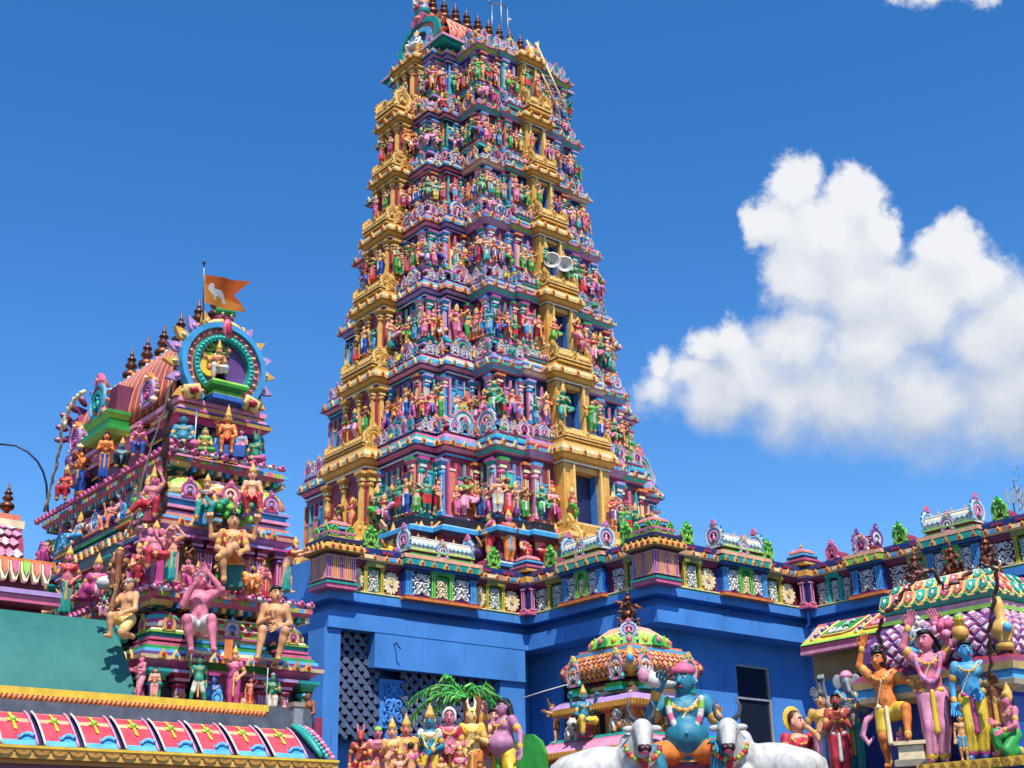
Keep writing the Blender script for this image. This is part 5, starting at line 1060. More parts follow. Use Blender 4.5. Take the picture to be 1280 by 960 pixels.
for a, b in zip(edges, edges[1:]):
    g = put('eave_panel', None, ev, T((a+b)/2, EV, zE)); m = MB(); gap = .035; n = 10; vs, fs, cs = [], [], []
    def ept(s, t, up=0): # t 0 bottom .. 1 top, convex
        an = t*math.pi*.42; return (a+gap+(b-a-2*gap)*s + .05*(1-t)*(.5-s)*0, EV-.06+.50*t+.03*t*t-up*.6, zE+.03+(zT-zE-.03)*math.sin(an)/math.sin(math.pi*.42)+up)
    for j in range(n+1):
        for i in range(9): vs.append(ept(i/8, j/n))
    for j in range(n):
        for i in range(8): fs.append((j*9+i, j*9+i+1, (j+1)*9+i+1, (j+1)*9+i)); cs.append('sky' if j == 0 else 'azure' if j == 1 and i > 3 else 'peach' if 5 <= j <= 5 and abs(i-3.5) < 4 else 'eavp' if j > 7 else 'eavr')
    m.add(vs, fs, cs); put('painted_curve', m.mesh('painted_curve'), g)
    c = MB(); c.tube([ept(0, t/8, .01) for t in range(9)], .012, 5, 'white'); put('white_border', c.mesh('white_border'), g); c = MB(); c.tube([ept(1, t/8, .01) for t in range(9)], .012, 5, 'pink'); put('pink_border', c.mesh('pink_border'), g)
    c = MB(); c.add([ept(.5+dx, .53+dt, .012) for dx, dt in ((-.05, -.22), (.0, -.25), (.05, -.22), (.035, -.05), (.16, -.035), (.16, .035), (.035, .05), (.05, .22), (0, .25), (-.05, .22), (-.035, .05), (-.16, .035), (-.16, -.035), (-.035, -.05))], [tuple(range(14))], 'yel'); c.ball(ept(.5, .53, .012), .035, 'lime', None, 8, 4); put('cross_flower', c.mesh('cross_flower'), g)
    c = MB(); c.tube([ept(.5+.5*t, .10+.1*math.sin(t*3), .015) for t in (0, .3, .6, .8, .9, .85, .75)], [.012, .018, .022, .02, .018, .014, .01], 6, 'sky'); put('blue_curl', c.mesh('blue_curl'), g)
m = MB(); m.add([(ua, EV+.30, zT-.3), (ub+.05, EV+.3, zT-.3), (ub+.05, EV+.46, zT+.22), (ua, EV+.46, zT+.22)], [(0, 1, 2, 3)], 'dgrey'); put('grey_wall_strip', m.mesh('grey_wall_strip'), ev)
m = MB(); n = 10; vs = []; 
for i in range(2):
    for j in range(n+1): an = j/n*math.pi*.42; vs.append((ua if i == 0 else ub, EV-.05+.53*j/n, zE+.02+(zT-zE-.03)*math.sin(an)/math.sin(math.pi*.42)-.012))
m.add(vs, [(j, n+1+j, n+2+j, j+1) for j in range(n)], 'navy'); put('eave_backing', m.mesh('eave_backing'), ev)
# green scroll and pink leaves closing the right-hand end
m = MB()
def endpt(t, dx, up): an = t*math.pi*.42; return (ub-.05+dx, EV-.06+.5*t+.03*t*t-up*.5, zE+.03+(zT-zE-.03)*math.sin(an)/math.sin(math.pi*.42)+up)
m.tube([endpt(t/8, -.16+.1*(1-t/8), .03) for t in range(9)], [.02, .03, .04, .045, .045, .04, .035, .03, .02], 8, 'teal')
for t in range(12): m.ball(endpt(t/12, -.1+.1*(1-t/12), .035), (.025, .025, .025), 'aqua', None, 6, 4)
for t in range(12): m.ball(endpt(t/12, .0+.08*(1-t/12), .02), (.035, .035, .03), 'rose' if t % 2 else 'pink', None, 6, 4)
put('corner_scroll', m.mesh('corner_scroll'), ev)
# gold rope moulding
RV = EV+.5; ra, rb = atv(-60, 855, RV).x, atv(332, 888, RV).x; zR = atv(160, 874, RV).z
m = MB(); m.box((ra+rb)/2, RV, zR+.0, rb-ra, .14, .07, 'yel'); m.box((ra+rb)/2, RV+.02, zR-.06, rb-ra, .1, .06, 'gold'); rm = put('rope_moulding', m.mesh('rope_moulding'), ev)
m = MB()
for i in range(int((rb-ra)/.05)): m.tube([(ra+.05*i, RV-.06, zR-.1), (ra+.05*i+.03, RV-.075, zR-.035)], .022, 4, 'orange')
put('rope_twist', m.mesh('rope_twist'), ev, kind='stuff')
m = MB(); q = P(308, 903, (P(308, 903, 1)-CAM).length*0+15.2); m.box(q.x, RV-.06, zR-.12, .12, .14, .34, 'grey'); m.box(q.x, RV-.06, zR+.06, .14, .16, .05, 'stone'); put('concrete_post', m.mesh('concrete_post', paint('bare_concrete', rough=.8, scale=20)), ev)
# teal vaulted sheet
tv = thing('vault_sheet', 'smooth teal painted curved roof slab behind the gold rope moulding', 'roof', (4.5, 13.4, 3.4))
m = MB(); n = 16; vs = []; te = atv(172, 868, RV+.2).x; ta = ra
for i in range(9):
    for j in range(n+1):
        a = math.pi*.5*j/n; vs.append((ta+(te-ta)*i/8-.1*(j/n)*(i/8), RV+.12+.5*j/n+.35*(1-math.cos(a)), zR-.15+.62*j/n+.5*math.sin(a)))
m.add(vs, [(i*(n+1)+j, (i+1)*(n+1)+j, (i+1)*(n+1)+j+1, i*(n+1)+j+1) for i in range(8) for j in range(n)], 'tealw', smooth=True); m.add([vs[8*(n+1)+j] for j in range(n+1)]+[(te-.1, RV+.97, zR-.15)], [tuple(range(n+2))], 'teal')
put('slab', m.mesh('slab', paint('teal_roof_paint', rough=.5, dirt=.12, bump=.12, scale=2, streak=.12)), tv)
# small side shrine at the far left: petal eave, lattice roof, finial
ss = thing('side_shrine', 'small shrine roof with pink lattice barrel and petal painted eave, beside the teal roof slab', 'shrine', (4.2, 14.9, 0))
e0, e1 = atv(-60, 690, 14.15).x, atv(60, 710, 14.15).x; zt_, zb_ = atv(30, 706, 14.15).z, atv(30, 748, 14.0).z
m = MB(); m.box((e0+e1)/2, 15.0, zt_/2, e1-e0, 1.6, zt_, 'maroon'); m.box((e0+e1)/2, 14.17, zt_+.02, e1-e0+.1, .2, .06, 'orange'); m.box((e0+e1)/2, 14.02, zb_-.03, e1-e0+.16, .3, .08, 'rose'); m.box((e0+e1)/2, 13.99, zb_+.04, e1-e0+.14, .3, .05, 'lilac'); put('wall', m.mesh('wall'), ss)
k = 9
for i in range(k):
    x = e0+(e1-e0)*(i+.5)/k; m = MB(); w_ = (e1-e0)/k; m.prism([(-w_*.45, 0), (-w_*.4, -.12), (-w_*.2, -.22), (w_*.2, -.22), (w_*.4, -.12), (w_*.45, 0)], 0, -.06, 'cream'); m.prism([(-w_*.3, 0), (-w_*.25, -.1), (0, -.17), (w_*.25, -.1), (w_*.3, 0)], -.06, -.09, ['lime', 'salmon', 'rose'][i % 3]); put('eave_petal', m.mesh('eave_petal'), ss, T(x, 14.1, zt_-.01) @ Rx(-14))
r = .42; zr0 = zt_+.06; m = MB(); n = 12; x0, x1 = e0, atv(28, 690, 14.6).x; vs = [(x, 14.95-r*math.cos(math.pi*j/n), zr0+r*1.3*math.sin(math.pi*j/n)) for x in (x0, x1) for j in range(n+1)]; m.add(vs, [(j, n+1+j, n+2+j, j+1) for j in range(n)], 'wine'); m.add(vs[n+1:], [tuple(range(n+1))], 'cream'); rr_ = put('lattice_roof', m.mesh('lattice_roof'), ss)
m = MB()
for i in range(10):
    for j in range(1, 6):
        a = math.pi*(j+.0)/n; x = x0+(x1-x0)*(i+(.5 if j % 2 else 0))/10+.05
        if x < x1-.05: m.prism([(-.07, 0), (0, .06), (.07, 0), (0, -.06)], 0, -.02, 'pink' if (i+j) % 3 else 'white', T(x, 14.95-r*1.01*math.cos(a), zr0+r*1.31*math.sin(a)) @ Rx(-math.degrees(a)))
put('lattice_diamonds', m.mesh('lattice_diamonds'), ss, kind='stuff')
m = MB(); m.box((x0+x1)/2, 14.95, zr0+r*1.3, x1-x0+.1, .34, .09, 'cream'); m.box((x0+x1)/2, 14.95, zr0+r*1.3+.08, x1-x0+.02, .26, .08, 'salmon'); put('ridge', m.mesh('ridge'), ss); put('pot_finial', KAL_ME, ss, T(x1-.12, 14.95, zr0+r*1.3+.12) @ Sc(.26, .26, .36))
# ------------------------------------------------------------------ terraces that carry the statues (just below the picture)
m = MB(); ZTR = atv(540, 1005, 13.2).z; m.box(10.2, 13.75, ZTR/2-.05, 3.4, 1.6, ZTR-.1, 'walld'); m.box(10.2, 13.75, ZTR-.05, 3.6, 1.7, .1, 'gold'); put('terrace', m.mesh('terrace', M_WALL), None, I4, 'low blue terrace with a gold rim under the palm and the crowd of statues', 'terrace')
def drygarland(m, x, y, z, hgt, seed):
    g = random.Random(seed)
    for k in range(46):
        a = g.uniform(0, 6.28); t = g.random()**1.3; r = (.15-.07*t)*g.uniform(.8, 1.15); c = jit('dbrown' if g.random() < .7 else 'brown', .4)
        p = Vector((x+r*math.cos(a), y+r*math.sin(a), z+hgt*t)); q = p+Vector((g.uniform(-.08, .08), g.uniform(-.08, .08), g.uniform(-.12, .05)))
        m.tube([p, p.lerp(q, .5)+Vector((g.uniform(-.03, .03), g.uniform(-.03, .03), 0)), q], [.02, .026, .014], 5, c)
# ------------------------------------------------------------------ little domed shrine behind the bulls
dc = P(787, 800, 18.0); DX, DY = dc.x, dc.y
ds = thing('domed_shrine', 'small square shrine with diamond patterned bulging dome and copper finial, behind the white bulls', 'shrine', (DX, DY, 0))
zy = lambda y, d=17.15: P(787, y, d).z
def sq(nm, pr, par_=ds): m = MB(); m.stack(DX, DY, 0, 0, pr); return put(nm, m.mesh(nm), par_)
e1, e2 = .80, .92
sq('base', [(0, e2-.1, 'wine'), (zy(950), e2-.1, 'wine'), (zy(946), e2, 'gold'), (zy(940), e2+.06, 'gold'), (zy(938), e2+.06, 'pink'), (zy(926), e2-.08, 'rose'), (zy(924), e2-.1, 'teal'), (zy(920), e2-.12, 'aqua'), (zy(920), .6, 'navy')])
sq('neck', [(zy(921), .58, 'navy'), (zy(890), .58, 'navy'), (zy(890), .62, 'teal'), (zy(886), .66, 'sky')])
sq('upper_eave', [(zy(888), e1-.06, 'gold'), (zy(880), e1+.02, 'gold'), (zy(879), e1+.02, 'lilac'), (zy(870), e1-.1, 'purple'), (zy(866), .60, 'cream'), (zy(862), .62, 'brown'), (zy(858), .56, 'goldl'), (zy(853), .54, 'brown'), (zy(848), .5, 'gold')])
dp = [(848, .54), (842, .65), (834, .70), (825, .68), (816, .60), (810, .50)]
sq('dome', [(zy(y, 17.3), r, 'wine') for y, r in dp] + [(zy(811, 17.3), .54, 'sky'), (zy(807, 17.3), .54, 'white'), (zy(806, 17.3), .50, 'salmon'), (zy(803, 17.3), .50, 'pink'), (zy(802, 17.3), .42, 'gold')])
m = MB()
for side in (0, -90):   # gold diamonds on the two visible faces
    for j in range(7):
        t = (j+.5)/7*(len(dp)-1); i = int(t); f_ = t-i; y_ = dp[i][0]+(dp[i+1][0]-dp[i][0])*f_; r = dp[i][1]+(dp[i+1][1]-dp[i][1])*f_; sl_ = math.degrees(math.atan2(dp[i][1]-dp[i+1][1], zy(dp[i+1][0], 17.3)-zy(dp[i][0], 17.3)))
        n = 7
        for k in range(-n, n+1):
            x = (k+(.5 if j % 2 else 0))*r/n*.98
            if abs(x) < r*.97: m.prism([(-.043, 0), (0, -.044), (.043, 0), (0, .044)], 0, -.007, ['gold', 'orange', 'peach'][(j+k) % 3], T(DX, DY, zy(y_, 17.3)) @ Rz(side) @ T(x, -r-.004, 0) @ Rx(-sl_))
put('dome_diamonds', m.mesh('dome_diamonds'), ds, kind='stuff')
for a in (0, -90): 
    for q in (-.42, .42): put('gable_ornament', NASI_ME[2], ds, T(DX, DY, zy(852, 17.3)) @ Rz(a) @ T(q, -.66, 0) @ Sc(.26, .5, .32))
for a, c in ((0, 'teal'), (-90, 'teal')):
    for q in (-.36, .36): m = MB(); m.stack(0, 0, .12, .1, [(0, .03, 'teal'), (.04, .03, 'aqua'), (.04, 0, 'green'), (.1, .02, 'teal')]); put('bracket', m.mesh('bracket'), ds, T(DX, DY, zy(866, 17.3)) @ Rz(a) @ T(q, -.6, 0))
m = MB(); m.tube([(DX-.58, DY-.58, zy(846, 17.3)), (DX-.71, DY-.71, zy(833, 17.3)), (DX-.65, DY-.65, zy(820, 17.3)), (DX-.5, DY-.5, zy(810, 17.3))], [.05, .06, .05, .04], 8, 'gold'); m.ball((DX-.76, DY-.76, zy(830, 17.3)), (.05, .05, .06), 'azure'); put('corner_jewel', m.mesh('corner_jewel'), ds)
zc_ = zy(803, 17.4); m = MB(); m.lathe([(.50, 0), (.56, .05), (.5, .12), (.42, .18), (.3, .26), (.14, .31)], 8, ['green', 'lime', 'goldl', 'peach', 'pink'], smooth=False); lc = put('lotus_cap', m.mesh('lotus_cap'), ds, T(DX, DY, zc_))
for k in range(16):
    a = 360/16*k; m = MB(); m.prism([(-.1, .0), (.1, 0), (.08, .1), (0, .17), (-.08, .1)], 0, -.04, 'lime' if k % 2 else 'green'); m.ball((0, -.05, .08), (.04, .03, .05), 'yel' if k % 2 else 'rose', None, 6, 4); put('petal', m.mesh('petal'), lc, T(DX, DY, zc_) @ Rz(a) @ T(0, -.53, -.03) @ Rx(-18))
for k in range(1): put('medallion', NASI_ME[1], lc, T(DX, DY, zc_+.1) @ Rz(90*k-45) @ T(0, -.46, 0) @ Sc(.24, .3, .2))
kf = put('pot_finial', KAL_ME, ds, T(DX, DY, zc_+.3) @ Sc(.34, .34, .52))
m = MB()
drygarland(m, DX, DY, zc_+.3, .36, 9)
put('dry_garland', m.mesh('dry_garland'), ds)
m = MB()
for a in (0, -90):
    for i in range(28): m.box(-e1+.06*i, -e1-.035, zy(884), .03, .03, .06, 'ochre', T(DX, DY, 0) @ Rz(a)); 
    for i in range(32): m.box(-e2+.06*i, -e2-.075, zy(943), .03, .03, .05, 'ochre', T(DX, DY, 0) @ Rz(a))
put('dentil_row', m.mesh('dentil_row'), ds, kind='stuff')
for a in (0, -90):
    for q in (-.55, -.1, .2, .5): m = MB(); m.box(0, 0, .15, .1, .1, .3, 'orange'); m.box(0, 0, .31, .16, .16, .05, 'rose'); put('pilaster', m.mesh('pilaster'), ds, T(DX, DY, zy(920)) @ Rz(a) @ T(q, -.62, 0))
# ------------------------------------------------------------------ larger shrine on the right with purple diamond roof
rc = P(1255, 800, 14.6); RX, RY = rc.x, rc.y; RW, RLn = .75, 1.85     # near corner; runs back along +Y
rs = thing('barrel_shrine', 'shrine with purple and white diamond tiled barrel roof, lotus petal ridge and rope wrapped finials', 'shrine', (RX+RW, RY+RLn/2, 0))
zq = lambda y: P(1255, y, 14.6).z
CX, CY = RX+RW, RY+RLn/2; HU, HV = RW, RLn/2
def rq(nm, pr): m = MB(); m.stack(CX, CY, HU, HV, pr); return put(nm, m.mesh(nm), rs)
z_e = zq(816); z_t = zq(749)
rq('base', [(0, -.1, 'cob'), (z_e-.45, -.1, 'cob'), (z_e-.42, -.02, 'goldl'), (z_e-.36, .1, 'cream'), (z_e-.3, .12, 'sky'), (z_e-.22, .1, 'azure'), (z_e-.2, .14, 'goldl'), (z_e-.12, .16, 'plum'), (z_e-.06, .1, 'wine'), (z_e, .02, 'lime')])
rp_ = [(0, 0), (.12, .03), (.28, .02), (.42, -.04), (.54, -.12), (.62, -.2)]; hh = (z_t-z_e)/.62
rq('tile_bed', [(z_e+a*hh, d, 'purple') for a, d in rp_] + [(z_t+.0, -.16, 'lime'), (z_t+.05, -.16, 'lime'), (z_t+.05, -.2, 'pink'), (z_t+.12, -.2, 'rose'), (z_t+.13, -.22, 'green')])
tm = MB(); tm.add([(-.075, 0, 0), (0, 0, -.075), (.075, 0, 0), (0, 0, .075), (-.05, -.022, 0), (0, -.022, -.05), (.05, -.022, 0), (0, -.022, .05)], [(4, 5, 6, 7), (0, 1, 5, 4), (1, 2, 6, 5), (2, 3, 7, 6), (3, 0, 4, 7)], ['white', 'pink', 'pink', 'pink', 'pink']); TILE = tm.mesh('diamond_tile')
tm2 = MB(); tm2.join(tm); tm2.box(0, -.025, 0, .04, .012, .04, 'lilac', Ry(45) ); TILE2 = tm2.mesh('diamond_tile')
for side, LN in ((-90, HV), (0, HU)):
    for j in range(7):
        t = (j+.6)/7.4*(len(rp_)-1); i = int(t); f_ = t-i; zz = rp_[i][0]+(rp_[i+1][0]-rp_[i][0])*f_; d = rp_[i][1]+(rp_[i+1][1]-rp_[i][1])*f_; sl_ = math.degrees(math.atan2(rp_[i][1]-rp_[i+1][1], (rp_[i+1][0]-rp_[i][0])*hh)); st = .17
        n = int(2*LN/st)
        for k in range(n+1):
            x = -LN+.06+st*(k+(.5 if j % 2 else 0))
            if abs(x) < LN+d-.09 and not (side == 0 and x < -LN+.1): put('diamond_tile', TILE2 if (j+k) % 2 else TILE, rs, T(CX, CY, z_e+zz*hh) @ Rz(side) @ T(x, -(HU if side else HV)-d-.004, 0) @ Rx(-sl_) @ Sc(1, 1, .8))
# lotus ridge cap
lz = z_t+.13; cap_m = MB(); cap_m.stack(CX, CY, HU-.24, HV-.24, [(lz, .06, 'teal'), (lz+.07, .1, 'green'), (lz+.12, .05, 'goldl'), (lz+.3, -.06, 'cream'), (lz+.4, -.2, 'peach')]); lcap = put('lotus_ridge', cap_m.mesh('lotus_ridge'), rs)
for side, LN, dd in ((-90, HV-.24, HU-.24), (0, HU-.24, HV-.24)):
    n = round(2*LN/.17)
    for k in range(n+1):
        m = MB(); m.prism([(-.075, .16), (-.08, .04), (-.04, -.02), (.04, -.02), (.08, .04), (.075, .16)], 0, -.05, 'goldl'); m.prism([(-.05, .14), (-.052, .06), (0, .015), (.052, .06), (.05, .14)], -.05, -.075, ['teal', 'rose', 'salmon', 'aqua'][k % 4]); m.ball((0, -.075, .085), (.022, .015, .03), 'cream', None, 6, 4); put('petal', m.mesh('petal'), lcap, T(CX, CY, lz+.05) @ Rz(side) @ T(-LN+2*LN*k/n, -dd-.05, 0) @ Rx(-24) @ Sc(1.05, 1, 1.2)); put('petal', m.mesh('petal'), lcap, T(CX, CY, lz+.2) @ Rz(side) @ T(-LN+2*LN*(k+.5)/n*.95+.03, -dd+.03, 0) @ Rx(-38) @ Sc(.95, 1, 1.0))
for i, y in enumerate((-.5, -.02, .5)):
    put('pot_finial', KAL_ME, rs, T(CX-.1, CY+y, lz+.38) @ Sc(.3, .3, .46)); m = MB()
    drygarland(m, CX-.1, CY+y, lz+.36, .34, i)
    put('dry_garland', m.mesh('dry_garland'), rs)
for xs in ([(1110, 765), (1120, 752), (1135, 735), (1155, 715), (1165, 712)], [(1165, 712), (1180, 735), (1195, 728), (1215, 715)], [(1225, 705), (1245, 712), (1244, 745), (1236, 780), (1238, 815), (1236, 850)], [(1105, 770), (1098, 790), (1106, 812), (1104, 835)]):
    m = MB(); pts = [P(a, b, 14.25) for a, b in xs]; fine = [pts[i].lerp(pts[i+1], t/5) for i in range(len(pts)-1) for t in range(5)]+[pts[-1]]; m.tube([p+Vector((random.uniform(-.02, .02), random.uniform(-.02, .02), random.uniform(-.02, .02))) for p in fine], [random.uniform(.012, .032) for _ in fine], 6, 'dbrown'); put('rope_garland', m.mesh('rope_garland'), rs)
m = MB(); m.lathe([(0, 0), (.09, 0), (.1, .06), (.06, .1), (.12, .18), (.13, .26), (.08, .32), (.05, .36), (.06, .5), (.03, .6)], 10, 'gold'); m.ball((-.06, -.1, .24), (.06, .05, .06), 'sky'); put('corner_jewel', m.mesh('corner_jewel'), rs, T(RX-.0, RY-.0, z_e+.02))
# painted porch eave with lettered panels, left of the diamond roof
pe = thing('porch_eave', 'sloping porch eave with green and red lettered panels above a khaki wall', 'roof', (13.9, 10.6, 0))
EU = P(1055, 800, 16.6).x; ya, yb = atu(1000, 800, EU).y, atu(1140, 780, EU).y; z0_, z1_ = atu(1055, 798, EU).z, atu(1055, 774, EU+.35).z
def eq(s, t, up=0): return (EU+.42*t-up*.6, ya+(yb-ya)*s, z0_+(z1_-z0_)*t+up)
m = MB(); m.add([eq(0, 0), eq(1, 0), eq(1, 1), eq(0, 1), eq(0, 0, -.06), eq(1, 0, -.06), eq(1, 1, -.06), eq(0, 1, -.06)], [(0, 1, 2, 3), (7, 6, 5, 4), (3, 2, 6, 7), (0, 3, 7, 4)], 'peach'); put('slope', m.mesh('slope'), pe)
for nm, t0, t1, c, up in (('green_band', -.02, .1, 'lime', .006), ('gold_band', .1, .28, 'yel', .004), ('top_band', .93, 1.0, 'rose', .006)):
    m = MB(); m.add([eq(0, t0, up), eq(1, t0, up), eq(1, t1, up), eq(0, t1, up)], [(0, 1, 2, 3)], c); put(nm, m.mesh(nm), pe)
m = MB(); yl = abs(yb-ya); m.box(EU+.04, (ya+yb)/2, z0_-.05, .1, yl, .07, 'plum'); m.box(EU+.05, (ya+yb)/2, z0_-.1, .14, yl, .04, 'pink'); put('fascia', m.mesh('fascia'), pe)
m = MB(); yk0, yk1 = atu(1016, 830, EU+.3).y, yb; zk = atu(1040, 846, EU+.3).z; m.box(EU+.45, (yk0+yk1)/2, (z0_+zk)/2, .3, yk0-yk1, z0_-zk, 'khaki' if 'khaki' in HEX else 'olive'); put('khaki_wall', m.mesh('khaki_wall'), pe)
m = MB(); m.box(EU+.7, (ya+yb)/2-.3, zk/2, .5, yl, zk, 'cob'); put('wall', m.mesh('wall', M_WALL), pe)
for s0, s1, c, kx in ((.16, .44, 'green', 0), (.55, .84, 'red', 1)):
    g = put('lettered_panel', None, pe, T(*eq((s0+s1)/2, .5))); m = MB(); sh = .06
    m.add([eq(s0-.02, .32, .012), eq(s0+.02, .24, .012), eq(s1-.08, .24, .012), eq(s1-.02, .34, .012), eq(s1+sh, .92, .012), eq(s0+sh, .92, .012)], [tuple(range(6))], c); put('field', m.mesh('field'), g)
    m = MB(); m.tube([eq(s0+sh, .92, .02), eq(s0-.02, .32, .02), eq(s0+.02, .24, .02), eq(s1-.08, .24, .02), eq(s1-.02, .34, .02), eq(s1+sh, .92, .02)], .014, 5, 'goldl'); put('border', m.mesh('border'), g)
    cx = (s0+s1)/2; w_ = (s1-s0)
    def letter(pts): mm = MB(); mm.tube([eq(cx+w_*a, b, .025) for a, b in pts], .018, 6, 'white' if kx == 0 else 'pink'); put('letter', mm.mesh('letter'), g)
    letter([(-.28, .5), (-.32, .4), (-.25, .33), (-.16, .38), (-.16, .5), (-.24, .55), (-.28, .5)]); letter([(-.1, .34), (-.02, .34), (.08, .42), (.02, .52), (-.04, .45), (.06, .36), (.2, .36), (.28, .44)]); letter([(.02, .58), (.1, .66), (.2, .6), (.12, .72), (.24, .8), (.34, .74)])
for s0 in (.08, .49, .9):
    m = MB()
    for t in range(6): m.box(*eq(s0+.012*t, .2+.13*t, .016), .05, .035, .03, 'cob' if t % 2 else 'white')
    put('dotted_strip', m.mesh('dotted_strip'), pe)
# ledge under the right-hand statues
LU2 = P(1215, 950, 14.2).x; zL = atu(1215, 951, LU2).z
m = MB(); yl0, yl1 = atu(1150, 955, LU2).y, atu(1330, 940, LU2).y; m.box(LU2+.5, (yl0+yl1)/2-.2, zL/2, 1.0, yl0-yl1+.4, zL, 'cob'); st = put('statue_ledge', m.mesh('statue_ledge', M_WALL), None, I4, 'blue ledge with a yellow carved rim carrying the dancing statues', 'ledge'); m = MB(); m.box(LU2-.03, (yl0+yl1)/2-.2, zL-.045, .1, yl0-yl1+.4, .1, 'yel'); put('rim', m.mesh('rim'), st)
for i in range(14): m = MB(); m.ring(.015, .045, 0, -.015, 0, 360, 8, 'ochre'); put('rim_scroll', m.mesh('rim_scroll'), st, T(LU2-.08, yl0-.08-.13*i, zL-.045) @ Rz(-90))
m = MB(); y2 = atu(985, 960, LU2).y; m.box(LU2+.5, (y2+yl0)/2+.1, zL/2-.18, 1.0, y2-yl0+.6, zL-.36, 'cob'); put('statue_ledge', m.mesh('statue_ledge', M_WALL), None, I4, 'lower plain blue ledge under the gold armoured man in pink trousers', 'ledge')
m = MB(); b0 = P(850, 985, 16.0); m.box(b0.x+.1, b0.y+.1, b0.z/2-.05, 2.7, 2.7, b0.z-.1, 'wine', T(0, 0, 0)); put('bull_platform', m.mesh('bull_platform'), None, I4, 'maroon platform under the two white bulls and the blue seated figure', 'platform')
# ------------------------------------------------------------------ fittings on the big tower
def lad(a, b, wv):
    la = thing('ladder', 'pale bamboo ladder leaning against the uppermost storeys of the great tower', 'ladder', a)
    for s in (-1, 1): m = MB(); m.tube([a+wv*s, b+wv*s], .035, 6, 'goldl'); put('rail', m.mesh('rail'), la)
    n = 9
    for i in range(n): p = a.lerp(b, (i+.5)/n); m = MB(); m.tube([p-wv, p+wv], .025, 6, 'stone'); put('rung', m.mesh('rung'), la)
lad(atv(704, 140, 24.75), atv(664, 52, 25.35), Vector((.15, -.04, 0)))
an = thing('pipe_frame', 'thin galvanised pipe frame with curved crossbars standing on the tower ridge', 'antenna', atv(625, 50, VC)); 
for pts in ([(615, 52), (615, 5)], [(627, 56), (626, -12)], [(636, 58), (634, 10)]): m = MB(); m.tube([atv(x, y, VC) for x, y in pts], .025, 6, 'grey'); put('pipe', m.mesh('pipe', M_METAL), an)
m = MB(); m.tube([atv(x, y, VC) for x, y in ((609, -1), (614, 5), (621, 5), (626, 4), (634, 11))], .025, 6, 'grey'); put('crossbar', m.mesh('crossbar', M_METAL), an); m = MB(); m.ball(atv(637, 25, VC), .06, 'white'); put('lamp', m.mesh('lamp'), an)
for i, (x, y) in enumerate(((690, 329), (706, 334))):
    p = atv(x, y-4, VC-3.62); sp_ = thing('loudspeaker', 'grey horn loudspeaker mounted in a doorway of the great tower', 'loudspeaker', p, 'loudspeakers on the tower')
    m = MB(); m.lathe([(.05, .3), (.07, .25), (.1, .14), (.17, .05), (.23, 0), (.235, -.015), (.22, 0), (.15, .06), (.04, .2)], 16, 'white', Rx(-90)); put('horn', m.mesh('horn', M_METAL), sp_, T(p) @ Rz(-38)); m = MB(); m.lathe([(.09, .28), (.1, .3), (.1, .44), (.06, .47)], 12, 'grey', Rx(-90)); put('driver', m.mesh('driver', M_METAL), sp_, T(p) @ Rz(-38)); m = MB(); m.tube([(0, .2, -.02), (0, .22, -.2), (0, .26, -.42)], .02, 6, 'dgrey'); put('bracket', m.mesh('bracket', M_METAL), sp_, T(p) @ Rz(-38))
# distant phone mast
pm = P(1273, 640, 180); mt = thing('phone_mast', 'grey lattice phone mast far behind the parapet', 'mast', (pm.x, pm.y, 0)); top = P(1273, 597, 180)
for dx, dy in ((-1, -1), (1, -1), (0, 1)): m = MB(); m.tube([(pm.x+dx*.9, pm.y+dy*.9, 0), (pm.x+dx*.5, pm.y+dy*.5, top.z-1)], .12, 5, 'grey'); put('leg', m.mesh('leg', M_METAL), mt)
for i in range(9):
    z = pm.z-5+i*1.3; m = MB(); m.tube([(pm.x-.7, pm.y-.7, z), (pm.x+.7, pm.y-.7, z+1.2)], .07, 4, 'grey'); put('brace', m.mesh('brace', M_METAL), mt)
for dx in (-1.2, -.4, .5, 1.3): m = MB(); m.box(pm.x+dx*.77, pm.y-dx*.64, top.z-2.2, .35, .2, 1.9, 'white'); put('panel_aerial', m.mesh('panel_aerial', M_METAL), mt)
m = MB(); m.tube([(pm.x, pm.y, top.z-1), (pm.x, pm.y, top.z+.6)], .08, 5, 'grey'); put('spike', m.mesh('spike', M_METAL), mt)
# cables
m = MB(); pts = [P(x, y, 19) for x, y in ((655, 872), (680, 864), (708, 856))]; m.tube(pts, .008, 4, 'white'); put('cable', m.mesh('cable'), None, I4, 'thin white cable crossing the blue wall behind the green board', 'cable')
m = MB(); m.tube([P(x, y, 17) for x, y in ((-30, 552), (0, 555), (20, 557), (35, 565), (47, 577), (54, 590), (58, 605), (60, 640))], .014, 6, 'navy'); put('cable', m.mesh('cable'), None, I4, 'dark curved conduit arching from the back of the shrine tower', 'cable')
def garl(name, label, pts, d, r, col, cat='garland'):
    pp = [P(x, y, d) for x, y in pts]; fine = [pp[i].lerp(pp[i+1], t/6) for i in range(len(pp)-1) for t in range(6)]+[pp[-1]]; rg = random.Random(len(pts)); m = MB(); m.tube([p+Vector((rg.uniform(-r, r)*.5, rg.uniform(-r, r)*.5, 0)) for p in fine], [r*rg.uniform(.6, 1.3) for _ in fine], 6, col); put(name, m.mesh(name), None, I4, label, cat)
garl('garland', 'thick brown dried garland hanging down the corner of the shrine tower', [(213, 498), (210, 530), (207, 570), (205, 610), (203, 650), (200, 690), (196, 720), (205, 748)], 15.0, .04, 'dbrown')
garl('garland', 'white flower garland draped over the rear gable of the shrine tower', [(106, 488), (97, 495), (88, 508), (82, 522), (80, 536)], 16.9, .03, 'cream')
garl('rope', 'pale rope slung across the statues of the shrine tower', [(215, 475), (205, 515), (190, 555), (178, 600), (165, 650), (150, 690)], 14.9, .012, 'stone', 'rope')
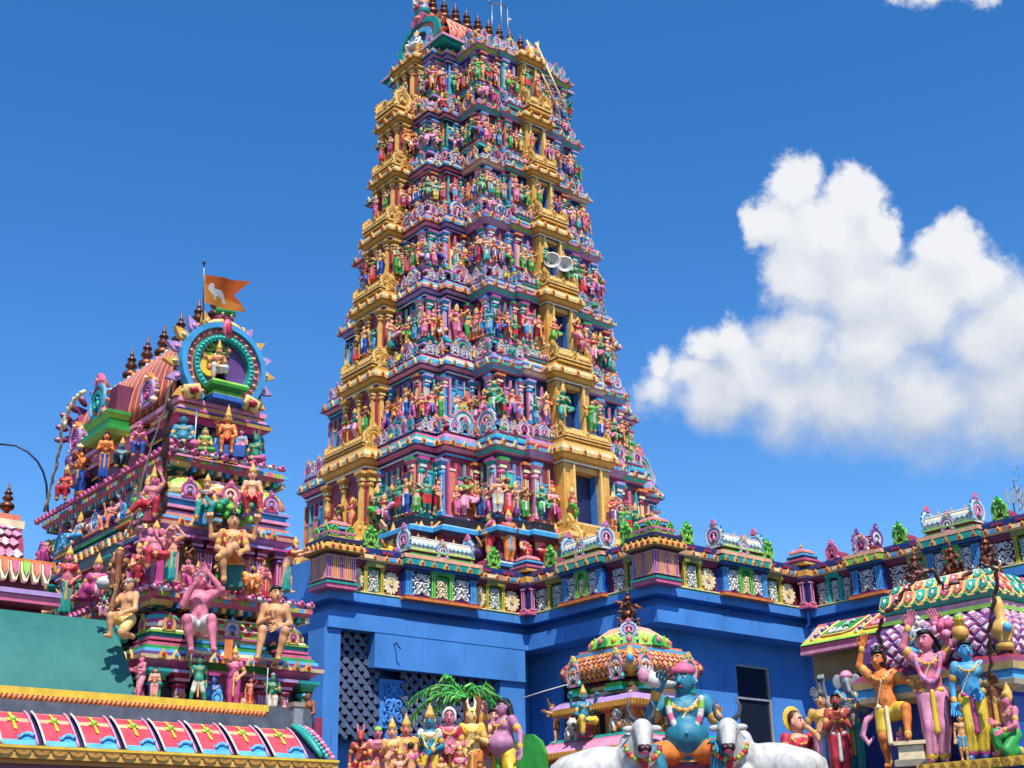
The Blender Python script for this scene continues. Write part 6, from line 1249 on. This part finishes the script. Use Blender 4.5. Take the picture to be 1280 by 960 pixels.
garl('rope', 'pale rope hanging from the rear gable of the shrine tower', [(78, 525), (75, 560), (68, 590), (62, 615), (56, 640)], 16.6, .02, 'stone', 'rope')
# green arched board and palm
bp = P(660, 970, 17.0); m = MB(); m.prism([(-.3, -.6), (.3, -.6), (.3, .35), (.22, .55), (.08, .66), (-.1, .66), (-.24, .55), (-.3, .35)], 0, .12, 'green', None, 'leaf'); put('green_board', m.mesh('green_board', paint('green_board_paint', dirt=.3, scale=6)), None, T(bp.x, bp.y, bp.z) @ Rz(-65) @ Sc(.8, 1, .8), 'plain green round topped board standing behind the stout mauve statue', 'board')  # sunlit edge put into the colour: brighter green than the face
pb = P(584, 1000, 16.9); pt_ = P(583, 872, 16.9); palm = thing('palm_tree', 'sculpted palm with drooping green fronds above the crowd of painted statues', 'palm', pb)
m = MB(); m.tube([pb, pb.lerp(pt_, .4)+Vector((.05, 0, 0)), pt_], [.08, .065, .05], 8, 'brown'); m.tube([pb+Vector((.2, -.1, 0)), pb.lerp(pt_, .6)+Vector((.15, -.1, 0)), P(598, 868, 16.8)], [.07, .055, .045], 8, 'brown'); put('trunk', m.mesh('trunk'), palm)
rp2 = random.Random(4)
for fx in ([(583, 872), (565, 858), (545, 856), (520, 868), (508, 880)], [(583, 872), (562, 866), (540, 870), (522, 886), (515, 898)], [(583, 872), (572, 858), (562, 846), (556, 842)], [(583, 872), (566, 872), (548, 880), (536, 892)], [(598, 868), (604, 858), (608, 853)], [(598, 868), (612, 864), (626, 872), (634, 886), (640, 900)], [(598, 868), (606, 870), (612, 886), (616, 902)], [(598, 868), (594, 858), (588, 854), (580, 858)], [(598, 868), (612, 872), (622, 884), (625, 896)], [(583, 872), (590, 860), (600, 858), (612, 862)], [(583, 872), (575, 864), (558, 862), (538, 862)]):
    dd = 16.85+rp2.uniform(-.25, .2); pp = [P(x, y, dd) for x, y in fx]; fine = [pp[i].lerp(pp[i+1], t/7) for i in range(len(pp)-1) for t in range(7)]+[pp[-1]]
    m = MB(); m.tube(fine, [.018*(1-.6*i/len(fine)) for i in range(len(fine))], 5, 'leaf')
    for i in range(2, len(fine)-1):
        t_ = (fine[i+1]-fine[i]).normalized()
        for s in (-1, 1):
            side = (t_.cross(FW)*s*.45+Vector((0, 0, -.75))+t_*.55+FW*rp2.uniform(-.5, .5)).normalized(); L = rp2.uniform(.08, .17); w_ = t_*.009; a = fine[i]
            m.add([a-w_, a+w_, a+side*L*.6+w_*1.2, a+side*L, a+side*L*.6-w_*1.2], [(0, 1, 2, 3, 4)], jit('green' if (i+s) % 3 else 'lime', .25))
            m.add([a-w_+FW*.015, a+w_+FW*.015, a+side*L*.6+FW*.015, a+side*L*.9], [(0, 1, 2, 3)], jit('leaf', .2))
    put('frond', m.mesh('frond', M_LEAF), palm)
# ------------------------------------------------------------------ painted statues
S = statue
def staff(x, z0, z1, y=-.12, c='gold', tip=None):
    m = MB(); m.tube([(x, y, z0), (x, y, z1)], .011, 6, c)
    if tip: m.prism([(-.03, 0), (.03, 0), (0, .12)], -.01, .01, tip, T(x, y, z1))
    return m
def disc(c, r, col, col2):
    m = MB(); m.ring(0, r, 0, -.02, 0, 360, 14, col, T(*c)); m.ring(r*.5, r*.75, -.02, -.03, 0, 360, 14, col2, T(*c)); return m
def bundle(c, r, col, n=14):
    g = random.Random(2); m = MB()
    for i in range(n): m.ball((c[0]+g.uniform(-r, r), c[1]+g.uniform(-r, r)*.5, c[2]+g.uniform(-r, r)*.7), r*.42, col if isinstance(col, str) else col[i % len(col)], None, 6, 4)
    return m
T1, T2, T3 = ('v', 13.22, 3.2), ('v', 13.42, 4.79), ('v', 13.78, 6.52)
# --- shrine tower, gable and top ledge
lute = MB(); lute.tube([(-.2, -.17, .3), (0, -.19, .44), (.26, -.15, .64)], [.02, .016, .014], 6, 'brown'); lute.ball((-.2, -.17, .28), (.08, .05, .08), 'orange'); lute.ball((.24, -.15, .66), (.05, .04, .05), 'salmon')
S('statue', 'crowned tan figure playing a lute inside the round gable medallion', 270, 500, ('v', 13.95, 7.55), 56, legs='royal', arms=('chest', 'out'), skin='tan', cloth='white', top='salmon', head='tall', extra={'lute': lute})
S('statue', 'stout teal figure with pink trousers and a spear under the round gable', 227, 562, T3, 48, legs='cross', arms=('knee', 'knee'), skin='bskin', cloth='rose', head='bun', fat=.6, extra={'spear': staff(.2, 0, .52, c='white', tip='grey')})
S('statue', 'yellowish veiled bust seated in green leaves under the round gable', 255, 566, T3, 34, legs='cross', arms=('chest', 'chest'), skin='goldl', cloth='green', top='green', head='long', hair='olive', jewel=False)
bench = MB(); bench.box(.05, .0, .1, .62, .34, .2, 'cob'); bench.box(.05, .12, .28, .6, .06, .2, 'sky')
S('statue', 'orange bare chested figure on a blue bench with one arm raised', 282, 577, ('v', 13.74, 6.52), 68, legs='chair', arms=('knee', 'bless'), skin='orange', cloth='red', garment='shorts', head='tall', extra={'bench': bench})
S('statue', 'small pink and blue clad attendant seated beside the orange figure', 300, 575, ('v', 13.74, 6.52), 42, legs='chair', arms=('knee', 'knee'), skin='pskin', cloth='pink', top='azure', head='bun', yaw=-12)
S('statue', 'green skinned horned figure with crimson lap beside the blue bench', 319, 583, T3, 46, legs='cross', arms=('bless', 'knee'), skin='gskin', cloth='mag', head='horns', headc='gskin', yaw=-25)
# left (long) side, upper ledge
U2, U1 = ('u', 6.12, 6.52), ('u', 5.86, 4.79)
S('statue', 'orange man in a blue wrap turned half away beside the lattice dormer', 101, 590, U2, 56, legs='stand', arms=('lift', 'fwd'), skin='orange', cloth='cob', garment='dhoti', head='bun', yaw=-50, jewel=False)
S('statue', 'orange bare chested man in a blue wrap facing forward under the green dormer', 130, 582, U2, 60, legs='stand', arms=('chest', 'chest'), skin='orange', cloth='cob', garment='skirt', head='long', jewel=False)
S('statue', 'blue crowned figure squatting in a dark wrap on the upper ledge', 152, 568, U2, 42, legs='squat', arms=('fwd', 'fwd'), skin='bskin', cloth='dark', head='crown')
S('statue', 'pink figure leaning over in a magenta turban on the upper ledge', 172, 566, U2, 46, legs='chair', arms=('fwd', 'knee'), skin='pskin', cloth='cob', top='mag', head='turban', headc='mag', lean=(0, -.4))
S('statue', 'red seated figure with gold crown at the far corner of the upper ledge', 82, 606, U2, 48, legs='chair', arms=('knee', 'hip'), skin='rskin', cloth='red', top='red', head='crown', yaw=-20)
# second storey, large seated statues
MID = lambda v=13.55: ('v', v)
S('statue', 'seated woman in a green sari and gold crown above the shrine tower columns', 256, 656, ('v', 13.42), 64, legs='chairx', arms=('knee', 'knee'), skin='flesh', cloth='teal', top='maroon', garment='sari', fem=True, head='crown', mirror=True, seat=('azure',))
S('statue', 'seated pink bare chested man in red trousers with a gold crown', 313, 648, ('v', 13.42), 70, legs='chairx', arms=('knee', 'knee'), skin='flesh', cloth='red', garment='dhoti', head='crown', seat=('lilac',))
S('statue', 'pink man in red trousers stretching one leg out along the ledge', 188, 652, ('v', 13.5), 70, legs='stretch', arms=('up', 'hip'), skin='pskin', cloth='red', head='tall', garment='dhoti', yaw=-10, seat=('wine',))
S('statue', 'big four armed tan deity seated cross legged under a small tree', 287, 735, ('v', 13.12, 4.8), 96, legs='legx', arms=('knee', 'clasp'), skin='tan', cloth='orange', garment='shorts', head='bun', arms4=True, garland=['gold', 'red'], seat=('tealw',), turn=.25)
tp = MB()
for i in range(26): g = random.Random(i); tp.ball((g.uniform(-.28, .28), g.uniform(-.1, .1), g.uniform(.0, .22)), (.06, .05, .05), ['green', 'leaf', 'lime', 'gskin'][i % 4], None, 6, 4)
tp.tube([(0, .05, -.75), (.02, .05, .05)], .04, 6, 'brown'); q_ = atv(283, 648, 13.45); put('tree', tp.mesh('tree', M_STAT), None, T(q_.x, q_.y, q_.z), 'small sculpted tree with green leaf clumps behind the four armed deity', 'tree')
S('statue', 'small tan bearded attendant squatting beside the four armed deity', 315, 732, T2, 44, legs='squat', arms=('knee', 'knee'), skin='tan', cloth='orange', head='bun', beard=True)
S('statue', 'small red skirted attendant standing at the end of the four armed deity group', 332, 736, T2, 42, legs='stand', arms=('namaste', 'namaste'), skin='pskin', cloth='red', top='rose', garment='skirt', fem=True, head='bun')
S('statue', 'small red dressed crowned attendant between the four armed deity and the column', 247, 722, T2, 36, legs='cross', arms=('namaste', 'namaste'), skin='pskin', cloth='red', top='scar', head='crown')
S('statue', 'small pink attendant with tall hair kneeling by the column', 234, 722, T2, 40, legs='kneel', arms=('namaste', 'namaste'), skin='pskin', cloth='mag', head='bun')
S('statue', 'woman in teal skirt holding both hands to her head at the ledge corner', 211, 724, ('v', 13.3, 4.8), 72, legs='sway', arms=('head', 'head'), skin='flesh', cloth='teal', top='salmon', garment='skirt', fem=True, head='bun')
S('statue', 'figure in red top and teal skirt bending out from the ledge towards the hall', 356, 742, ('v', 13.4), 70, legs='step', arms=('reach', 'reach'), skin='flesh', cloth='teal', top='red', garment='skirt', fem=True, head='crown', yaw=70, lean=(0, -.5))
S('statue', 'pink elephant headed figure seated among red attendants', 192, 705, ('u', 5.92, 4.9), 64, legs='royal', arms=('bless', 'knee'), skin='pskin', cloth='red', elephant=True, fat=.5, head='crown', arms4=True)
S('statue', 'red dressed devotee kneeling beside the elephant headed figure', 172, 712, U1, 56, legs='kneel', arms=('namaste', 'namaste'), skin='flesh', cloth='red', top='red', head='crown', yaw=30)
drum = MB(); drum.lathe([(.09, 0), (.09, .1), (.06, .22), (.06, .3), (.09, .42), (.09, .5)], 10, 'brown', T(-.02, -.2, .12))
S('statue', 'brown figure beating a tall drum on the lower ledge', 149, 714, U1, 56, legs='kneel', arms=('fwd', 'fwd'), skin='brown', cloth='brown', head='cap', headc='gold', extra={'drum': drum})
S('statue', 'gold crowned figure in magenta reclining on the lower ledge', 122, 718, U1, 60, legs='recline', arms=('knee', 'hip'), skin='pskin', cloth='mag', top='mag', garment='sari', head='crown')
S('statue', 'tall standing figure in red top and teal skirt with gold crown on the far ledge', 84, 726, U1, 84, legs='stand', arms=('hip', 'fwd'), skin='pskin', cloth='teal', top='red', garment='skirt', fem=True, head='crown')
pot = MB(); pot.ball((-.0, -.25, .2), (.09, .09, .09), 'gold'); pot.ball((0, -.25, .3), (.05, .05, .03), 'yel')
S('statue', 'seated red and green dressed figure holding a gold pot at the ledge end', 54, 712, U1, 66, legs='cross', arms=('clasp', 'clasp'), skin='flesh', cloth='teal', top='red', head='crown', extra={'pot': pot}, yaw=-15)
S('statue', 'dark green hooded figure peeping over the crowned statue with the pot', 44, 690, ('u', 6.0, 4.79), 60, legs='stand', arms=('down', 'down'), skin='gskin', cloth='teal', top='teal', head='cap', headc='green')
goat = MB(); goat.ball((0, 0, .2), (.2, .1, .11), 'white'); goat.tube([(.12, 0, .24), (.2, -.02, .42)], [.06, .05], 8, 'white'); goat.ball((.24, -.04, .44), (.09, .05, .05), 'white'); [goat.tube([(x, y, 0), (x, y, .18)], .02, 6, 'white') for x in (-.14, .13) for y in (-.05, .05)]; [goat.tube([(.2, s*.03, .48), (.14, s*.05, .58)], [.012, .005], 5, 'grey') for s in (-1, 1)]
q_ = atu(134, 718, 5.78); put('goat_statue', goat.mesh('goat_statue', M_STAT), None, T(q_.x, q_.y, 4.79) @ Rz(-60) @ Sc(.75), 'small white goat beside the reclining magenta figure', 'statue')
# big loungers on the lower ledge
S('statue', 'large mauve skinned man seated with hands raised to his white cap', 245, 822, ('v', 13.1), 102, legs='chairx', arms=('head', 'lift'), skin='pskin', cloth='white', garment='shorts', head='cap', headc='white', jewel=False, turn=.5)
S('statue', 'large tan man seated in blue and white shorts with hands clasped at his chest', 341, 832, ('v', 13.1), 95, legs='chairx', arms=('chest', 'clasp'), skin='tan', cloth='cob', cloth2='white', garment='shorts', head='hair', jewel=False, mirror=True, turn=-.3)
S('statue', 'tan man with a cloth cap kneeling at the edge of the teal roof slab', 156, 802, ('v', 13.15), 74, legs='kneel', arms=('knee', 'lift'), skin='tan', cloth='goldl', garment='shorts', head='cap', headc='stone', jewel=False, yaw=-40)
S('statue', 'small black and white masked figure hanging under the petal ledge', 128, 772, ('v', 13.6), 26, legs='squat', arms=('up', 'up'), skin='dark', cloth='pink', head='crown', headc='aqua')
# bottom row
S('statue', 'pink boy in profile standing beside the teal roof slab', 174, 876, ('v', 13.1), 52, legs='step', arms=('fwd', 'fwd'), skin='pskin', cloth='pink', garment='shorts', head='cap', headc='rskin', jewel=False, yaw=-60)
S('statue', 'pink boy facing forward with hands on chest next to the green column', 191, 880, ('v', 13.1), 42, legs='stand', arms=('chest', 'chest'), skin='flesh', cloth='pink', garment='shorts', head='hair', jewel=False)
S('statue', 'dark green guard in white kilt holding a curved sword', 246, 888, ('v', 13.08, 3.46), 62, legs='wide', arms=('down', 'bless'), skin='gskin', cloth='white', garment='shorts', head='bun', fat=.3, extra={'sword': staff(-.2, .5, 1.0, c='grey', tip='white')})
S('statue', 'small blue figure with a discus crouching by the green guard', 265, 884, ('v', 13.15, 3.46), 40, legs='squat', arms=('chest', 'knee'), skin='blue', cloth='azure', head='hair', hair='navy', extra={'discus': disc((.1, -.2, .2), .12, 'sky', 'cob')})
board = MB(); board.box(-.14, -.08, 1.02, .16, .03, .32, 'orange')
S('statue', 'gold crowned woman in magenta lifting an orange board', 290, 890, ('v', 13.05, 3.46), 76, legs='stand', arms=('hip', 'up'), skin='flesh', cloth='mag', top='rose', garment='sari', fem=True, head='crown', extra={'board': board}, turn=-.2)
S('statue', 'small salmon child reaching up beside the woman in magenta', 312, 886, ('v', 13.12, 3.46), 42, legs='stand', arms=('up', 'down'), skin='salmon', cloth='red', garment='shorts', head='hair', jewel=False)
S('statue', 'grey green guard in white shorts shouldering a pale staff', 338, 902, ('v', 13.0), 56, legs='sway', arms=('chest', 'bless'), skin='gskin', cloth='white', garment='shorts', head='turban', headc='grey', extra={'staff': staff(-.12, .2, 1.1, c='white')})
S('statue', 'brown boy in blue shorts sitting at the foot of the blue pillar', 384, 922, ('v', 13.1), 54, legs='chair', arms=('knee', 'chest'), skin='brown', cloth='azure', garment='shorts', head='hair', jewel=False, yaw=-35)
# --- crowd under the palm
CV = lambda v=13.2: ('v', v)
S('statue', 'reddish animal headed figure with tall horns at the edge of the palm crowd', 449, 1005, ('v', 13.2, ZTR), 90, legs='stand', arms=('chest', 'down'), skin='rskin', cloth='red', muzzle=True, head='horns', headc='pskin')
S('statue', 'pink clad man wearing a round green cap in the palm crowd', 471, 1005, ('v', 13.25, ZTR), 86, legs='stand', arms=('namaste', 'namaste'), skin='pskin', cloth='pink', top='pink', head='cap', headc='lime')
S('statue', 'gold crowned woman in a peach wrap in the palm crowd', 489, 1005, ('v', 13.1, ZTR), 97, legs='stand', arms=('chest', 'fwd'), skin='flesh', cloth='peach', top='gold', garment='sari', fem=True, head='crown')
S('statue', 'yellow garlanded crowned king in the palm crowd', 507, 1005, ('v', 13.2, ZTR), 102, legs='stand', arms=('chest', 'hip'), skin='salmon', cloth='yel', top='gold', head='crown', garland=['yel', 'gold'])
S('statue', 'dark haired devotee seen from behind in front of the palm crowd', 513, 1005, ('v', 12.95, ZTR), 67, legs='stand', arms=('namaste', 'namaste'), skin='tan', cloth='navy', top='rose', head='hair', yaw=160)
S('statue', 'blue crowned deity in a yellow wrap and pink sash before the palm', 537, 1005, ('v', 13.1, ZTR), 114, legs='stand', arms=('clasp', 'fwd'), skin='bskin', cloth='yel', cloth2='mag', top='white', head='crown', garland=['white', 'lime', 'yel'])
S('statue', 'red vested man with joined hands and a white halo before the palm', 562, 1005, ('v', 13.1, ZTR), 111, legs='stand', arms=('clasp', 'clasp'), skin='pskin', cloth='red', top='red', head='halo', headc='white')
S('statue', 'tan figure with a crescent headdress standing at the palm trunk', 588, 1005, ('v', 13.15, ZTR), 123, legs='sway', arms=('chest', 'hip'), skin='goldl', cloth='orange', top='yel', head='horns', headc='cream', turn=.5)
S('statue', 'slim salmon figure with a tall crown behind the crescent headdress figure', 606, 1005, ('v', 13.2, ZTR), 119, legs='stand', arms=('namaste', 'namaste'), skin='salmon', cloth='lilac', top='white', head='tall', turn=.6)
S('statue', 'stout mauve man with black curls, green belt and yellow wrap', 632, 1005, ('v', 12.95, ZTR), 121, legs='wide', arms=('side', 'lift'), skin='mauve', cloth='yel', cloth2='green', head='long', fat=.9, yaw=-50, turn=-.2)
S('statue', 'pinkish attendant in a white top behind the stout mauve man', 619, 1005, ('v', 13.3, ZTR), 116, legs='stand', arms=('chest', 'chest'), skin='flesh', cloth='grey', top='white', head='bun')
for i, (x, hh_, sk, cl_, hd2, lb) in enumerate(((460, 50, 'salmon', 'orange', 'bun', 'small orange clad child between the animal headed figure and the green cap'), (499, 62, 'flesh', 'rose', 'crown', 'small rose clad crowned child before the yellow garlanded king'), (526, 44, 'pskin', 'white', 'turban', 'small white clad child in a turban before the blue deity'), (551, 56, 'tan', 'leaf', 'bun', 'small green clad child between the blue deity and the red vested man'), (575, 70, 'flesh', 'mag', 'crown', 'small magenta clad crowned child before the red vested man'), (600, 48, 'tan', 'white', 'hair', 'small bare chested child in white beside the crescent headdress figure'))):
    S('statue', lb, x, 1005, ('v', 12.98, ZTR), hh_, legs='stand', arms=[('chest', 'down'), ('up', 'hip'), ('namaste', 'namaste'), ('fwd', 'down'), ('bless', 'chest'), ('clasp', 'clasp')][i], turn=(i-2.5)*.2, skin=sk, cloth=cl_, head=hd2, top=None if i % 2 else cl_)
# --- bulls and the blue seated figure
def bull(name, label, x, y, d, sc, mirror, yaw=0):
    W = 'bullw'
    pr = [ell((.42,.24,.25), (.5,.25,.26), W, .08), ell((.82,.28,.2), (.24,.24,.22), W, .08), ell((.1,.12,.36), (.2,.2,.22), W, .08), ell((.12,.16,.56), (.12,.13,.1), W, .06), cap((.06,.04,.38), (0,-.1,.6), .19, .12, W, .06), ell((0,-.13,.66), (.115,.1,.11), W, .04), cap((0,-.16,.63), (0,-.31,.44), .105, .072, W, .03), ell((0,-.335,.42), (.082,.06,.06), 'black', .01), ell((.0,-.345,.385), (.06,.045,.03), 'rose', .01),
          cap((.16,-.06,.16), (.12,-.3,.08), .09, .065, W, .05), cap((.12,-.3,.08), (.26,-.16,.05), .06, .05, W, .03), cap((-.1,-.02,.18), (-.14,-.26,.08), .09, .06, W, .05), cap((-.14,-.26,.08), (-.02,-.34,.05), .055, .045, W, .03), ell((.7,.02,.2), (.24,.14,.2), W, .06), cap((.62,-.1,.08), (.4,-.14,.06), .07, .055, W, .04), cap((1.02,.3,.3), (1.06,.12,.08), .03, .02, W, .02), ell((0,-.02,.3), (.15,.12,.2), 'stone', .03)]
    pr += [ell((s*.15,-.1,.66), (.075,.03,.04), W, .02) for s in (-1, 1)]
    loc = P(x, y, d); M = T(loc) @ Rz(180-math.degrees(math.atan2(-loc.x, -loc.y))+yaw) @ Sc(-sc if mirror else sc, sc, sc)
    r = put(name, np_mesh(name, *sdf(pr, .015), M_STAT), None, M, label, 'statue')
    for s in (-1, 1):
        m = MB(); m.tube([(s*.06,-.09,.74), (s*.13,-.08,.8), (s*.155,-.08,.9), (s*.11,-.09,.99)], [.032,.028,.02,.008], 8, 'dgrey'); put('horn', m.mesh('horn', M_STAT), r, M)
        m = MB(); m.ball((s*.083,-.2,.63), (.022,.018,.016), 'black'); m.ball((s*.09,-.208,.633), (.006,.006,.006), 'white'); put('eye', m.mesh('eye', M_STAT), r, M)
        m = MB(); m.ball((s*.03,-.385,.43), (.014,.012,.012), 'rose'); put('nostril', m.mesh('nostril', M_STAT), r, M)
    m = MB()
    for k in range(13): t = math.pi*(k/12); m.ball((.19*math.cos(t), -.08-.13*math.sin(t), .47-.17*math.sin(t)), .032, ['orange', 'lime', 'red'][k % 3], None, 6, 4)
    m.ball((0, -.24, .24), (.04, .03, .06), 'red'); put('neck_garland', m.mesh('neck_garland', M_STAT), r, M); return r
bull('bull_statue', 'white painted bull lying in front of the domed shrine, by the blue seated figure', 806, 988, 15.5, 1.06, True, 4)
bull('bull_statue', 'white painted bull lying below the hall window, by the blue seated figure', 917, 986, 15.6, 1.06, False, -4)
conch = MB(); conch.tube([(-.05,-.11,.665), (-.1,-.16,.66), (-.15,-.2,.665), (-.21,-.22,.69)], [.012,.022,.04,.05], 10, 'white'); conch.ball((-.24,-.22,.705), (.035,.03,.045), 'pink')
S('statue', 'stout blue skinned figure in red turban and flower garland seated between two bulls', 864, 1004, 15.9, 160, legs='throne', arms=(((.22,-.03,.62),(.2,-.17,.53)), ((.24,-.06,.66),(.16,-.19,.83))), skin='bskin', cloth='orange', cloth2='mag', garment='shorts', head='turban', headc='rose', fat=.62, garland=['lime', 'white', 'rose', 'white'], turn=-.35, extra={'conch': conch}, seat=('wine',))
S('statue', 'small turquoise deity in yellow trousers seated on the domed shrine corner', 731, 922, ('u', 11.86), 62, legs='royal', arms=('bless', 'knee'), skin='bskin', cloth='yel', head='crown', arms4=True, yaw=15, seat=('wine',))
S('statue', 'tan child with spread arms sitting behind a bull at the domed shrine', 790, 912, 16.75, 46, legs='cross', arms=('side', 'side'), skin='tan', cloth='white', garment='shorts', head='cap', headc='tan', jewel=False)
S('statue', 'tan woman leaping out from the eave of the domed shrine', 697, 930, 17.6, 48, legs='step', arms=('reach', 'up'), skin='flesh', cloth='brown', garment='shorts', head='hair', hair='brown', yaw=-70, lean=(0, -.3))
lion = MB(); lion.ball((0, 0, .2), (.13, .2, .12), 'white'); lion.ball((0, -.2, .33), (.12, .1, .12), 'white'); lion.ball((0, -.29, .3), (.06, .05, .05), 'grey'); [lion.tube([(x, y, 0), (x, y*.9, .18)], .035, 6, 'white') for x in (-.08, .08) for y in (-.16, .14)]; [lion.ball((.09*math.cos(a), -.16, .33+.12*math.sin(a)), .045, 'stone', None, 6, 4) for a in range(0, 6)]
for x, y, d, lb in ((714, 926, 17.3, 'small white lion between the leaping woman and the turquoise deity'), (770, 914, 16.85, 'small white lion crouching beside the tan child on the domed shrine'), (840, 905, 16.9, 'small white lion beside the blue seated figure, on the shrine ledge')):
    q_ = P(x, y, d); put('lion_statue', lion.mesh('lion_statue', M_STAT), None, T(q_) @ Rz(-30) @ Sc(.62), lb, 'statue')
# --- right-hand group
RU = LU2+.22
S('statue', 'woman in red blouse and yellow halo seated beside a white bull', 1003, 985, ('u', RU+.2), 92, legs='cross', arms=('bless', 'knee'), skin='flesh', cloth='green', top='red', fem=True, head='halo', headc='yel', hair='dbrown', turn=.5, yaw=25)
S('statue', 'gold armoured man in pink trousers with a tall black crown', 1034, 982, ('u', RU+.1), 124, legs='sway', arms=('hip', 'hip'), skin='tan', cloth='pink', cloth2='azure', top='gold', head='tall', headc='dgrey')
S('statue', 'reddish brown small standing figure with a dark beard', 1055, 978, ('u', RU+.05), 100, legs='stand', arms=('namaste', 'namaste'), skin='rskin', cloth='red', cloth2='white', head='hair', beard=True)
S('statue', 'grey blue elephant headed figure with pink ears behind the dancer', 1072, 975, ('u', RU+.35), 122, legs='stand', arms=('chest', 'out'), skin='grey', cloth='teal', top='azure', elephant=True, head='turban', headc='pink', arms4=True, fat=.3)
thr = MB(); thr.stack(.22, -.16, .12, .1, [(0, .04, 'stone'), (.05, .04, 'stone'), (.06, 0, 'cream'), (.16, 0, 'stone'), (.17, .03, 'cream'), (.2, .03, 'stone')]); sash = MB(); sash.tube([(-.1, .06, .5), (-.24, .06, .42), (-.3, .05, .3), (-.24, .04, .22), (-.18, .05, .28)], [.02, .03, .032, .026, .012], 8, 'pink')
S('statue', 'large orange dancer in yellow shorts with one leg lifted and arms flung wide', 1118, 948, ('u', RU-.1, zL), 140, legs='kick', arms=('point', 'up'), skin='orange', cloth='yel', cloth2='cream', garment='shorts', head='bun', turn=-.25, extra={'footstool': thr, 'sash': sash}, lean=(-.1, 0), mirror=False, yaw=-12)
fl_ = bundle((.2, -.05, 1.0), .09, ['rose', 'pink'])
S('statue', 'large pink man with long black hair and garland, arms raised with flowers', 1172, 945, ('u', RU-.05, zL), 158, legs='sway', arms=('up', 'up'), skin='pskin', cloth='pink', cloth2='yel', head='long', garland=['pink', 'lilac', 'rose'], turn=-.5, extra={'flower_bunch': fl_})
S('statue', 'small pink elephant headed figure at the feet of the two dancers', 1130, 946, ('u', RU-.12, zL), 46, legs='dance', arms=('bless', 'chest'), skin='pskin', cloth='rose', elephant=True, fat=.4, head='crown')
crock = MB(); crock.ball((0, .01, 1.06), (.085, .085, .07), 'gold'); crock.lathe([(.05, 0), (.045, .04), (.07, .06)], 10, 'yel', T(0, .01, 1.12)); crock.ball((0, 0, 1.19), (.05, .05, .03), 'lime')
S('statue', 'blue skinned man in a yellow wrap and pink sash balancing a gold pot', 1222, 942, ('u', RU-.05, zL), 134, legs='sway', arms=('hip', 'down'), skin='azure', cloth='yel', cloth2='mag', top='sky', head='hair', hair='dark', extra={'gold_pot': crock}, turn=.4)
S('statue', 'small tan child clinging to the man with the gold pot', 1206, 944, ('u', RU-.18, zL), 58, legs='stand', arms=('up', 'down'), skin='tan', cloth='azure', garment='shorts', head='crown', headc='azure', hair='brown')
S('statue', 'reddish brown figure with one arm raised behind the kneeling pink man', 1252, 938, ('u', RU+.12, zL), 132, legs='stand', arms=('up', 'chest'), skin='brown', cloth='brown', head='hair', garment='shorts', lean=(.2, 0))
S('statue', 'pink man in green trousers kneeling with hands stretched forward', 1270, 936, ('u', RU-.1, zL), 82, legs='kneel', arms=('knee', 'fwd'), skin='pskin', cloth='green', head='crown', yaw=-60)
S('statue', 'little white and blue figure seated in front of the purple diamond roof', 1152, 822, ('u', RX-.12), 48, legs='cross', arms=('namaste', 'namaste'), skin='white', cloth='azure', top='sky', head='turban', headc='white', base='azure')
